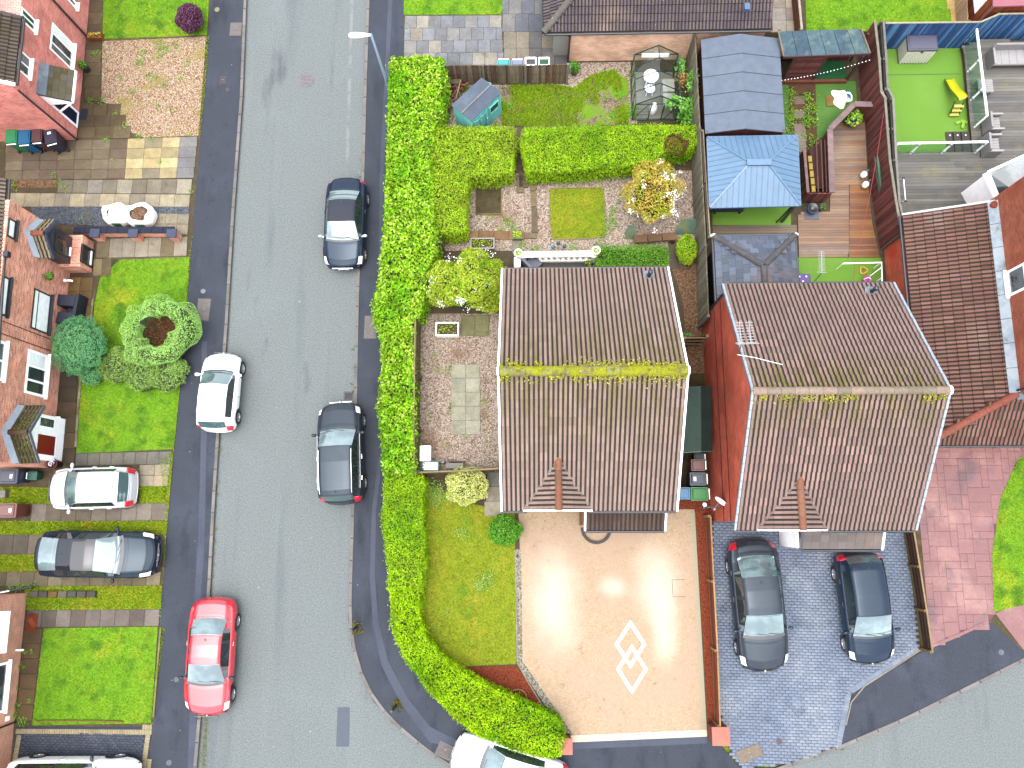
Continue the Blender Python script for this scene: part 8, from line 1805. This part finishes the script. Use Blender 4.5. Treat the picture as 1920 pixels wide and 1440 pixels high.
def car(label, rear, front, W, kind_, pm, z=0.0, roll=0.0, cat='car', name='parked_car', H=1.0, roof=None, mirror=None, plates=(None, None), rails=False, group='cars parked around the street', zr=.5, glass=None, rearglass=True, extra=None, droof=None):
    a, b = P(*rear, zr), P(*front, zr); d = b-a; L = d.length; rz = math.atan2(d.y, d.x); c = (a+b)/2
    t = thing(name, label, cat, (c.x, c.y, z), rz, group, rx=roll); p = PROF[kind_]; glass = glass or CG
    xs = np.unique(np.round(np.concatenate([np.linspace(-.5, .5, 73), [q[0] for q in p['top']], [p['cowl'], p['wf'], p['rf'], p['rb'], *p['sg'], -.4985, .4985]]), 4))
    T = np.interp(xs, *zip(*p['top']))*H; B = np.minimum(np.interp(xs, *zip(*p['belt']))*H, T-.02)
    k3 = np.array([.25, .5, .25]); Ts = T.copy(); Ts[1:-1] = np.convolve(T, k3, 'valid'); T = Ts
    hw = W/2*np.interp(np.abs(xs), [0, .3, .40, .46, .485, .497, .5], [1, .995, .975, .925, .86, .78, .72])
    wr = np.interp(xs, [-.5, p['rb'], p['rf']+.02, p['wf'], p['cowl'], p['cowl']+.03, .46, .5], [.74, .74, p['wr'], p['wr'], .80, .86, .80, .70])*hw
    kc = np.interp(xs, [-.5, p['rb'], p['rf'], 0, p['wf'], p['cowl'], .4, .5], [-.16, -.12, -.05, 0, .05, .13, .17, .24])
    wxs = [x*L for x in p['wx']]; RW = .37; zc = .33; low = np.full(len(xs), .20)
    for x0 in wxs: low = np.maximum(low, zc+np.sqrt(np.maximum(0, RW**2-(xs*L-x0)**2))*(np.abs(xs*L-x0) < RW))
    rows = []
    for i, x in enumerate(xs):
        w, tp, bl, r_ = hw[i], T[i], B[i], min(wr[i], hw[i]-.07); lo_ = min(low[i], bl-.06)
        cabin = tp-bl > .12
        pts = [(w*.95, lo_), (w*.995, max(lo_+.01, .40*H)), (w, max(lo_+.02, bl*.70)), (w*.985, max(lo_+.03, bl-.10)), (w-.05, bl), (min(w-.075, max(r_+.02, w-.085)), bl+.012), (r_+.02*(tp-bl), tp-.10 if cabin else bl+(tp-bl)*.55), (r_, tp-.045 if cabin else tp-.02), (r_*.80, tp-.012), (r_*.42, tp), (0, tp+.006)]
        rows.append([(x*L, y, zz) for y, zz in pts])
    full = []
    for i, r in enumerate(rows):
        row = [Vector((q[0]-kc[i]*L*.25*(q[1]/(W/2))**2*1.0, q[1], q[2])) for q in r]; full.append(row[:-1]+[row[-1]]+[Vector((q.x, -q.y, q.z)) for q in row[:-1][::-1]])
    parts = {}
    def add(nm, q, sm=True): parts.setdefault(nm, MB()).poly(q, 0, sm)
    nc = len(full[0]); front_hl = (.405, .478); tl = (-.496, -.445)
    for i in range(len(xs)-1):
        xm = (xs[i]+xs[i+1])/2
        for j in range(nc-1):
            jj = j if j < 10 else nc-2-j; side = 'L' if j < 10 else 'R'; q = [full[i][j], full[i+1][j], full[i+1][j+1], full[i][j+1]]; nm = 'body'
            if jj >= 7 and p['wf'] < xm < p['cowl']: nm = 'windscreen'
            elif jj >= 7 and p['cowl'] <= xm < p['cowl']+.022: nm = 'cowl_panel'
            elif jj >= 7 and rearglass and p['rb'] < xm < p['rf']: nm = 'rear_window'
            elif jj == 5 and p['sg'][0] < xm < p['sg'][1]: nm = 'pillar' if abs(xm-p['bp']) < .012 else ('side_window'+side+('f' if xm > p['bp'] else 'r'))
            elif jj == 6 and p['wf']-.01 < xm < p['cowl']-.02: nm = 'body'
            elif 3 <= jj <= 5 and front_hl[0] < xm < front_hl[1]: nm = 'headlight'+side
            elif 2 <= jj <= 5 and tl[0] < xm < tl[1]: nm = 'tail_light'+side
            elif roof and jj >= 6 and p['rf']-.02 < xm < p['wf']: nm = 'soft_top'
            elif droof and jj >= 7 and p['rf'] < xm < p['wf']-.005: nm = 'roof_glass'
            elif jj == 0: nm = 'sill_trim'
            add(nm, q)
    add('body', full[-1], False); add('body', full[0][::-1], False)
    mats = {'windscreen': glass, 'rear_window': glass, 'cowl_panel': M_['black'], 'pillar': M_['black'], 'soft_top': roof, 'roof_glass': droof, 'sill_trim': M_['black'], 'body': pm}
    body = None
    for nm in sorted(parts, key=lambda s: s != 'body'):
        mt = mats.get(nm) or (CGS if nm.startswith('side_window') else LAMP if nm.startswith('headlight') else TAIL)
        base = nm.split('window')[0]+'window' if nm.startswith('side_window') else nm.rstrip('LR') if nm[-1] in 'LR' else nm
        m = parts[nm]
        o = m.build(base, mt, t, world=False)
        # weld so that the shading is smooth
        import bmesh
        bm = bmesh.new(); bm.from_mesh(o.data); bmesh.ops.remove_doubles(bm, verts=bm.verts, dist=1e-4); bm.to_mesh(o.data); bm.free()
        if nm == 'body': body = o
    xi = lambda x: int(np.abs(xs-x).argmin())
    sh = MB(); up = Vector((0, 0, .004))
    def ribbon(path, w=.014):
        for u, v in zip(path, path[1:]):
            if (v-u).length > 1e-4: sh.bar(u+up, v+up, w, .004)
    c0 = xi(p['cowl']+.025); nose = xi(.47)
    for j in (7, nc-8): ribbon([full[i][j] for i in range(c0, nose+1)])
    ribbon([full[nose][j] for j in range(7, nc-7)]); r0 = xi(p['rb']-.012); ribbon([full[r0][j] for j in range(5, nc-5)])
    if not roof: rr_ = xi(p['rf']+.012); ribbon([full[rr_][j] for j in range(7, nc-7)], .01)
    for x in (p['bp'], p['cowl']-.02): 
        for s in (0, 1): ribbon([(full[xi(x)][j] if not s else full[xi(x)][nc-1-j])+Vector((0, .004*(1-2*s), 0)) for j in range(1, 6)], .012)
    sh.build('shut_line', SEAM, body, world=False)
    ty, rm = wheel_meshes()
    for x in wxs:
        for s in (1, -1):
            w = link('wheel', None, t); w.location = (x, s*(W/2-.10), zc-z*0); w.rotation_euler = (0, 0, 0 if s > 0 else PI); w.empty_display_size = .1
            link('tyre', ty, w); link('rim', rm, w)
    MB().box((0, 0, .36), (L*.93, W*.78, .28)).build('underbody', M_['rubber'], t, world=False)
    mm = mirror or pm; mx = (p['cowl']-.045)*L
    for s in (1, -1):
        m = MB(); zz = B[xi(p['cowl']-.05)]+.05; m.lathe([(.001, -.11), (.055, -.09), (.075, 0), (.06, .08), (.001, .11)], (mx-.02, s*(W/2+.085), zz), 12, axis='Y'); m.bar((mx, s*(W/2-.06), zz-.04), (mx-.01, s*(W/2+.04), zz-.02), .06, .04); m.build('door_mirror', mm, t, world=False)
        for x in (p['bp']+.02, p['bp']-.19 if kind_ not in ('coupe',) else None):
            if x is not None: j = 3; q = full[xi(x)][j]; MB().bar((q.x-.09, s*(q.y+.012), q.z-.02), (q.x+.09, s*(q.y+.012), q.z-.02), .03, .03).build('door_handle', pm if kind_ != 'suv' else M_['alloy'], t, world=False)
    for which, x, pl in (('f', L/2, plates[1]), ('r', -L/2, plates[0])):
        m = MB(); sx = 1 if which == 'f' else -1; m.box((x-sx*.03, 0, .48), (.02, .48, .11)); o = m.build('number_plate', PLW if which == 'f' else PLY, t, world=False)
        if pl:
            o.rotation_euler = (0, -sx*.9, 0); o.location = (x*(1-math.cos(.9))*.0, 0, 0)
            im = Matrix.Translation((x+sx*.0-.07*sx, 0, .60)) @ Matrix.Rotation(-sx*.75, 4, 'Y') @ Matrix.Translation((-x, 0, -.50)); o.matrix_basis = im
            g = MB()
            for k in range(7): g.box((x+sx*.024, -.2+.065*k+(.03 if k > 3 else 0), .50), (.004, .035, .07))
            g.build('plate_characters', SEAM, o, world=False)
    m = MB(); q = full[xi(p['rf']+.05)][10]; m.tube([q, q+Vector((-.10, 0, .07))], [.025, .008], 6); m.build('antenna', M_['black'], t, world=False)
    for s in (-.25, .2): i0 = xi(p['cowl']-.004); MB().bar(full[i0][9]+Vector((.0, s+.1, .012)), full[xi(p['cowl']-.02)][9]+Vector((0, s-.35, .02)), .02, .012).build('wiper', M_['black'], t, world=False)
    gr = MB(); gr.box((L/2*.985, 0, .60*H), (.03, W*.5, .07)); gr.build('grille', M_['alloy'] if roof or kind_ == 'suv' else M_['black'], t, world=False); bd = MB(); bd.lathe([(.001, .02), (.05, .015), (.055, 0)], (L/2*.978, 0, T[xi(.482)]-.01), 14); bd.build('bonnet_badge', M_['alloy'], t, world=False)
    if rails:
        for s in (1, -1): MB().tube([full[i][7 if s > 0 else nc-8]+Vector((0, -s*.02, .035)) for i in range(xi(-.40), xi(.03))], .018, 6).build('roof_rail', M_['alloy'], t, world=False)
        for s in (1, -1): MB().tube([full[i][4 if s > 0 else nc-5]+Vector((0, s*.008, .008)) for i in range(xi(-.36), xi(.2))], .010, 6).build('window_trim', M_['alloy'], t, world=False)
    return t
BLK = paint('paint_black', (.006, .010, .017), .22, .05, dust=-.028, spec=.26); NAVY = paint('paint_blackblue', (.006, .011, .022), .22, .05, dust=-.028, spec=.26); GREY = paint('paint_dark_grey', (.012, .015, .021), .28, .06, dust=-.024, spec=.30)
for m_ in (BLK, NAVY, GREY): tintspec(m_, (.72, .88, 1.0))
WHT = paint('paint_white', (.76, .77, .77), .3); SIL = paint('paint_silver', (.36, .37, .40), .35); RDP = paint('paint_red', (.40, .012, .022), .25, .8, dust=-.02)
car('dark blue black convertible with a folded fabric roof and silver mirrors on the upper road', (654, 337), (645, 507), 1.82, 'coupe', NAVY, roof=mk('soft_top', (.012, .014, .022), .8, [('m', 40, .2)]), mirror=M_['alloy'], z=.05, roll=.03)
car('black estate car with silver roof rails parked facing up the street', (644, 947), (641, 754), 1.88, 'suv', GREY, rails=True, z=.05, roll=-.03)
car('small white hatchback half on the pavement facing up the street', (407, 811), (421, 662), 1.62, 'hatch', WHT, H=1.0, z=.05, roll=.03)
car('silver hatchback with a yellow plate on the slabs beside the red door house', (260, 914), (97, 918), 1.74, 'hatch', SIL, z=.12, plates=(True, None), H=.99)
car('long black fastback with a white front plate across the grass strips', (75, 1037), (303, 1040), 1.90, 'fastback', BLK, z=.12, plates=(None, True), droof=mk('roof_glass_dark', (.006, .008, .012), .06, spec=.5))
car('red coupe half on the pavement near the bottom lawn', (405, 1119), (389, 1343), 1.86, 'coupe', RDP, z=.05, roll=-.03, mirror=GREY)
car('long black saloon with a flat grey sheen beside the rust red fence', (1404, 1009), (1432, 1259), 2.0, 'saloon', GREY, z=.13, H=1.03)
car('black hatchback with red tail lights beside the dark brown fence', (1601, 1032), (1632, 1245), 1.86, 'hatch', NAVY, z=.13, H=1.03)
car('white estate car with a dark mirror cut off by the picture edge, bordered drive', (16, 1466), (270, 1466), 1.95, 'suv', WHT, z=.13, mirror=GREY)
car('white car nosing in at the bottom of the picture beside the curved hedge', (1062, 1476), (848, 1409), 1.86, 'saloon', WHT, z=.10)

# ---------------------------------------------------------------- bins
def bin_(label, px, col, w=.56, d=.70, h=1.06, rz=0.0, z0=G, lidc=None, name='wheelie_bin', cat='bin', group='wheelie bins beside the houses', stk=None):
    """px: the middle of its lid in the photograph; the handle is on its +x side before turning"""
    c = P(*px, z0+h); t = thing(name, label, cat, (c.x, c.y, z0), rz, group); m = MB(); m.box((0, 0, h*.48), (d*.92, w*.92, h*.88), taper=.80); m.build('body', M_['plastic'], t, world=False).color = (*col, 1)
    m = MB(); q = [(-d/2, -w/2), (d/2, -w/2), (d/2, w/2), (-d/2, w/2)]; m.hexa([(x, y, h*.92) for x, y in q], [(x*.96, y*.96, h*.96+(.0 if x < 0 else .02)) for x, y in q]); m.hexa([(x*.86, y*.84, h*.955) for x, y in q], [(x*.72, y*.70, h+.005) for x, y in q]); o = m.build('lid', M_['plastic'], t, world=False); o.color = (*(lidc or col), 1)
    MB().bar((d/2+.05, -w*.38, h*.93), (d/2+.05, w*.38, h*.93), .03, .03).build('bin_handle', M_['plastic'], t, world=False); t.children[-1].color = (*[v*.8 for v in col], 1)
    for s in (-1, 1): MB().lathe([(.001, -.03), (.10, -.03), (.10, .03), (.001, .03)], (d*.36, s*w*.42, .10), 14, axis='Y').build('wheel', M_['rubber'], t, world=False)
    if stk: MB().box((-d*.2, 0, h+.012), (.10, .16, .008)).build('sticker', M_['white'], t, world=False)
    return t
def K(*c): return C(*c, 1.25)
bin_('green wheelie bin by the rose brick gable, outermost of four', (20, 254), K(50, 190, 120), rz=-1.5, lidc=K(110, 220, 160)); bin_('bright blue wheelie bin between the green and brown ones by the rose brick gable', (44, 256), K(0, 140, 200), rz=-1.5, lidc=K(40, 170, 214))
bin_('brown lidded wheelie bin by the rose brick gable', (68, 252), K(120, 80, 84), w=.5, rz=-1.5); bin_('dark navy wheelie bin at the corner of the rose brick gable', (93, 255), K(60, 68, 92), rz=-1.3, lidc=K(96, 106, 130), stk=True)
bin_('dark blue grey wheelie bin lying close to the orange brick gable', (14, 893), K(82, 92, 122), w=.6, d=.8, rz=PI, stk=True); bin_('rusty brown wheelie bin between two grass strips', (12, 957), K(150, 76, 62), w=.6, d=.8, rz=PI, stk=True)
bin_('small teal food caddy beside the blue grey bin', (60, 892), K(30, 130, 110), w=.36, d=.40, h=.5, rz=PI, name='food_caddy', group='food caddies')
bin_('brown red wheelie bin between the two houses, second from the green store', (1309, 872), K(168, 104, 104), w=.48, d=.55, rz=0.0); bin_('grey wheelie bin with a white sticker between the two houses', (1309, 898), K(96, 110, 136), w=.54, d=.66, stk=True)
bin_('bright green wheelie bin between the two houses', (1312, 926), K(30, 176, 60), w=.56, d=.70, lidc=K(44, 196, 72)); bin_('bright blue wheelie bin partly under the roof edge between the two houses', (1281, 925), K(0, 150, 214), w=.50, d=.60)
bin_('dark teal food caddy beside the green store', (1311, 856), K(16, 76, 74), w=.28, d=.40, h=.75, name='food_caddy', group='food caddies')
bin_('turquoise lidded bin behind the board fence', (944, 117), K(70, 220, 216), w=.6, d=.32, h=1.3, rz=PI/2); bin_('pale blue bin behind the board fence beside the turquoise one', (970, 117), K(160, 178, 212), w=.6, d=.30, h=1.25, rz=PI/2)
for lb, x, cc in (('open white edged crate of dark stuff behind the board fence', 995, (.012, .012, .014)), ('open white edged crate with a green lining behind the board fence', 1020, C(20, 120, 66))):
    c = P(x, 116, 1.3); t = thing('recycling_box', lb, 'box', (c.x, c.y, G), group='crates behind the board fence'); m = MB()
    for s in (-1, 1): m.box((c.x+s*.23, c.y, .75), (.05, .4, 1.2)); m.box((c.x, c.y+s*.18, .75), (.42, .05, 1.2))
    m.build('tub', M_['white'], t); piece('contents', t, M_['plastic'], (c.x, c.y, .7), (.4, .3, 1.1), 0, cc)

# ---------------------------------------------------------------- the rest
t = thing('low_brick_wall', 'low brick wall with slate blue capping and three pier caps below the white sacks', 'garden wall', P(250, 436, G)); a, b = P(152, 440, G), P(338, 440, G); zt = .75; BW = BR_F
d = (b-a); rz = math.atan2(d.y, d.x); mid = (a+b)/2
m = MB(); m.box((mid.x, mid.y, (zt-.1+G)/2), (d.length, .22, zt-.1-G), rz); m.build('wall', BW, t); SLB = C(66, 76, 108)
n = 9
for k in range(n): c = a+d*((k+.5)/n); piece('coping_stone', t, M_['concrete'], (c.x, c.y, zt-.06), (d.length/n-.012, .30, .07), rz, C(48, 56, 86), bev=True)
for x in (177, 249, 321): c = P(x, 437, zt+.05); MB().box((c.x, c.y, (zt+G)/2), (.34, .34, zt-G), rz).build('pier', BW, t); piece('pier_cap', t, M_['concrete'], (c.x, c.y, zt+.03), (.44, .40, .08), rz, C(98, 108, 140), bev=True)
def sack(label, px, r, content):
    c = P(*px, .5); t = thing('bulk_bag', label, 'bulk bag', (c.x, c.y, G), group='white builders bags'); rows = []
    for z, f in ((0, .95), (.15, 1.06), (.45, 1.08), (.62, 1.02), (.72, .92), (.70, .76), (.56, .68)):
        rows.append([Vector((c.x+r*1.02*f*(abs(math.cos(a))**.7*(1 if math.cos(a) > 0 else -1))*(1+.10*math.sin(5*a+z*9)), c.y+r*.85*f*(abs(math.sin(a))**.7*(1 if math.sin(a) > 0 else -1))*(1+.10*math.sin(3*a+z*7)), G+z+.05*math.sin(4*a+z*5))) for a in np.linspace(0, 2*PI, 29)[:-1]])
    MB().grid(rows, closed=True).build('sack', mk('sack_white', (.7, .7, .69), .8, [('m', 6, .08)], (7, .8, .05)) if 'sack_white' not in bpy.data.materials else bpy.data.materials['sack_white'], t)
    m = MB(); m.lathe([(.001, .62), (r*.6, .58), (r*.72, .5)], (c.x, c.y, G), 20); m.build('contents', content, t)
    q = [Vector((c.x-.35*r, c.y-r*.90, .60)), Vector((c.x+.4*r, c.y-r*.9, .58)), Vector((c.x+.30*r, c.y-r*.98, .25)), Vector((c.x-.2*r, c.y-r*.98, .3))]; m = MB(); m.hexa([p+Vector((0, .06, 0)) for p in q][::-1], [p for p in q][::-1]); m.build('green_print', M_['plastic'], t).color = (*C(10, 140, 86), 1)
    for s in (-1, 1): MB().tube([(c.x+s*r*.8, c.y+.5*r, .7), (c.x+s*r*.9, c.y+.4*r, .95), (c.x+s*r*.6, c.y+.6*r, .72)], .025, 6).build('lifting_loop', M_['white'], t)
sack('white builders bag of brown ballast beside the low wall, the one nearer the road', (264, 404), .56, M_['gravel_brown']); sack('white builders bag with folded top beside the low wall, the one nearer the porch', (220, 403), .52, mk('cloth_folds', (.66, .64, .62), .9, [('m', 5, .2)], (9, .9, .05)))
# dark timber seat under the window
t = thing('patio_bench', 'dark slatted seat unit with a central gap under the black framed window', 'garden seat', P(124, 578, G)); DS = C(58, 66, 92)
for y in (563, 596): c = P(124, y, .8); piece('arm_unit', t, M_['paint'], (c.x, c.y, .48), (.85, .52, .70), -.09, DS, bev=True)
c = P(142, 579, .8); piece('back_unit', t, M_['paint'], (c.x, c.y, .50), (.14, 1.35, .74), -.09, C(46, 54, 78)); c = P(132, 580, .5); piece('shelf', t, M_['paint'], (c.x, c.y, .42), (.3, .42, .05), -.09, C(66, 78, 108))
# balustrade with urns
t = thing('stone_balustrade', 'white stone balustrade behind the middle house', 'balustrade', P(1045, 488, G)); WS = mk('white_stone', (.66, .65, .60), .75, [('m', 5, .1), ('n', 2, (.5, .48, .40), .55, .8)], (20, .2, .004)); a, b = P(979, 477, .88), P(1112, 476, .88); L = b.x-a.x; yb = (a.y+b.y)/2
piece('coping', t, WS, ((a.x+b.x)/2, yb, .85), (L, .27, .09), 0); piece('plinth', t, WS, ((a.x+b.x)/2, yb, .20), (L, .24, .16), 0)
n = 12
for k in range(n): x = a.x+.15+(L-.3)*k/(n-1); MB().lathe([(.06, .28), (.06, .31), (.035, .34), (.085, .46), (.075, .52), (.035, .66), (.04, .72), (.07, .76), (.07, .81)], (x, yb, 0), 12).build('baluster', WS, t)
for x in (a.x-.05, b.x+.05): piece('pier', t, WS, (x, yb, .47), (.26, .30, .74), 0)
c = P(970, 500, .7); piece('side_coping', t, WS, (c.x, c.y-.1, .72), (.28, 1.0, .08), 0); piece('side_wall', t, WS, (c.x, c.y-.1, .4), (.2, .95, .58), 0)
for lb, px in (('white round urn planter at the blossom end of the balustrade', (972, 474)), ('white round urn planter at the low hedge end of the balustrade', (1118, 469))):
    c = P(*px, 1.25); t = thing('urn_planter', lb, 'planter', (c.x, c.y, .86), group='urn planters on the balustrade'); MB().lathe([(.12, 0), (.09, .06), (.08, .12), (.17, .24), (.185, .36), (.19, .39), (.15, .39), (.14, .33), (.001, .31)], (c.x, c.y, .86), 20).build('urn', WS, t)
    d, n_, _b = dome(110, 0, 9); leaves('foliage', np.array((c.x, c.y, 1.18))+d*[.13, .13, .1], n_, .06, L_OLIVE, t)
c = P(1000, 494, .5); t = thing('garden_armchair', 'grey garden armchair turned towards the corner of the balustrade', 'chair', (c.x, c.y, G), .75); GC = C(126, 138, 158)
for nm, x, y, z, sx, sy, sz in (('seat', 0, 0, .36, .58, .58, .12), ('backrest', -.3, 0, .55, .12, .74, .62), ('armrest', .0, .33, .45, .62, .10, .42)): piece(nm, t, M_['paint'], Wm(t) @ Vector((x, y, z)), (sx, sy, sz), .75, GC, bev=True)
piece('leg', t, M_['black'], Wm(t) @ Vector((0, 0, .15)), (.4, .4, .3), .75)
for k, (x, y, cc, lb) in enumerate(((1037, 463, K(70, 150, 220), 'bright blue glass globe light, lowest of the three by the balustrade'), (1047, 456, K(10, 96, 104), 'dark teal globe light, tallest of the three by the balustrade'), (1058, 462, K(20, 120, 130), 'dark teal globe light on the urn side of the tall one'))):
    z = (.35, .75, .5)[k]; c = P(x, y, z); t = thing('garden_light', lb, 'garden light', (c.x, c.y, G), group='globe lights by the balustrade'); MB().ball(c, .085, n=16, k=10).build('globe', M_['plastic'], t).color = (*cc, 1); MB().tube([(c.x, c.y, .1), (c.x, c.y, z-.07)], .012, 6).build('stake', M_['metal'], t); t.children[-1].color = (.05, .05, .05, 1)
t = thing('glass_sheet', 'greenish glass sheets leaning by the orange leaved shrub', 'glass', P(1180, 436, G))
for (q, z) in ((((1170, 448), (1190, 448), (1194, 424), (1178, 422)), .55), (((1262, 440), (1302, 438), (1312, 411), (1278, 411)), .6)):
    p = [P(*q[0], .15), P(*q[1], .15), P(*q[2], z), P(*q[3], z)]; m = MB(); m.hexa([v-Vector((0, 0, .02)) for v in p], p); m.build('sheet', mk('sheet_green', C(130, 168, 150), .15, [('n', 1.5, C(176, 186, 130), .45, .65)], spec=.7) if 'sheet_green' not in bpy.data.materials else bpy.data.materials['sheet_green'], t)
t = thing('sleeper_bench', 'low bench of brown sleepers below the orange leaved shrub', 'bench', P(1228, 448, G))
for k in range(3): beam('sleeper', t, M_['timber'], P(1188+k*27, 449-k*2, .5), P(1213+k*27, 447-k*2, .5), .34, .10, C(*rd.choice([(150, 112, 72), (136, 100, 64)])))
for x in (1194, 1262): c = P(x, 449, .3); piece('support', t, M_['timber'], (c.x, c.y, .28), (.12, .28, .34), 0, C(110, 80, 54))
t = thing('white_cabinet', 'white plastic box against the mossy fence on the gravel patio', 'box', P(797, 850, G)); c = P(797, 850, .75); w, d = (P(807, 850, .75)-P(788, 850, .75)).length, (P(797, 836, .75)-P(797, 864, .75)).length; piece('carcass', t, M_['white'], (c.x, c.y, .40), (w, d, .56)); piece('lid', t, M_['white'], (c.x, c.y, .72), (w+.03, d+.03, .08), bev=True); piece('lid_ridge', t, M_['white'], (c.x, c.y+d*.2, .77), (w*.6, .06, .02))
t = thing('crate_table', 'teal framed glass topped crate in the corner of the gravel patio', 'table', P(805, 875, G)); c = P(805, 874, .6); w = (P(823, 874, .6)-P(786, 874, .6)).length; TL = C(40, 130, 120)
for s in (-1, 1): piece('frame_bar', t, M_['paint'], (c.x, c.y+s*.19, .58), (w, .05, .06), 0, TL); piece('frame_bar', t, M_['paint'], (c.x+s*(w/2-.03), c.y, .582), (.06, .38, .06), 0, TL)
piece('top_pane', t, M_['glass_pane'], (c.x, c.y, .57), (w-.1, .34, .02))
for x in (-1, 1):
    for y in (-1, 1): piece('leg', t, M_['paint'], (c.x+x*(w/2-.04), c.y+y*.17, .34), (.05, .05, .44), 0, C(30, 100, 92))
t = thing('dark_tray', 'low dark tray on the gravel behind the variegated shrub', 'tray', P(850, 872, G)); c = P(852, 873, .3); piece('tray', t, M_['plastic'], (c.x, c.y, .2), (.75, .22, .14), 0, C(64, 56, 54)); piece('board', t, M_['timber'], (c.x+.1, c.y+.16, .22), (.7, .05, .12), 0, C(110, 66, 50)); piece('tap', t, M_['black'], (c.x-.45, c.y+.14, .35), (.10, .10, .45))
def pillar(label, px, w, zt=1.0, z0=G):
    c = P(*px, zt); t = thing('gate_pillar', label, 'pillar', (c.x, c.y, z0), group='brick gate pillars'); MB().box((c.x, c.y, (zt-.06+z0)/2), (w, w, zt-.06-z0), .04).build('shaft', BR_P, t); m = MB(); h = w/2+.04; q = [(-h, -h), (h, -h), (h, h), (-h, h)]; m.hexa([(c.x+x, c.y+y, zt-.06) for x, y in q], [(c.x+x, c.y+y, zt) for x, y in q]); n = len(m.f); m.f.pop(1); m.mi.pop(); m.sm.pop()
    for i in range(4): a, b = q[i-1], q[i]; m.poly([(c.x+a[0], c.y+a[1], zt), (c.x+b[0], c.y+b[1], zt), (c.x, c.y, zt+.07)])
    m.build('cap', mk('cap_pink', C(240, 150, 130, 1.15), .85, [('m', 6, .08)]) if 'cap_pink' not in bpy.data.materials else bpy.data.materials['cap_pink'], t)
pillar('brick gate pillar with a pinkish cap between the two drives', (1352, 1381), .60, 1.05); pillar('brick gate pillar with a pinkish cap at the end of the curved hedge', (1059, 1400), .52, 1.0)
t = thing('ring_planter', 'half ring timber edge holding greenery in the red chippings', 'planter', P(970, 1306, .12)); c = P(971, 1310, .2); rows = []
for r_, z in ((.34, .1), (.34, .26), (.38, .26), (.38, .1)): rows.append([Vector((c.x+r_*math.cos(a), c.y+r_*math.sin(a), z)) for a in np.linspace(-.4, PI+.4, 20)])
MB().grid(rows, sm=False).build('rim', M_['timber'], t).color = (*C(196, 150, 100), 1); q = npr.normal(0, .14, (160, 2)); leaves('foliage', np.column_stack([c.x+q[:, 0], c.y+q[:, 1], .2+npr.uniform(0, .12, 160)]), np.tile([0, 0, 1.], (160, 1)), .07, L_YELLOW, t, .5, .8)
t = thing('black_rail', 'black pipe rail along the top of the pale brick house', 'rail', P(30, 1106, G)); MB().tube([P(-10, 1113, .5), P(62, 1100, .5)], .05, 8).build('pipe', M_['black'], t); MB().tube([P(60, 1100, .5), P(60, 1103, .1)], .04, 8).build('support', M_['black'], t); piece('end_cap', t, M_['white'], P(6, 1110, .58), (.5, .05, .06), .18)
t = thing('concrete_block', 'pale grey concrete block at the end of a grass strip by the frame edge', 'block', P(5, 926, G)); c = P(5, 926, .3); piece('block', t, M_['concrete'], (c.x, c.y, .24), (.3, .34, .24), .05, C(196, 188, 176), bev=True); piece('notch', t, M_['concrete'], (c.x+.02, c.y+.16, .37), (.14, .05, .03), 0, C(150, 144, 134))
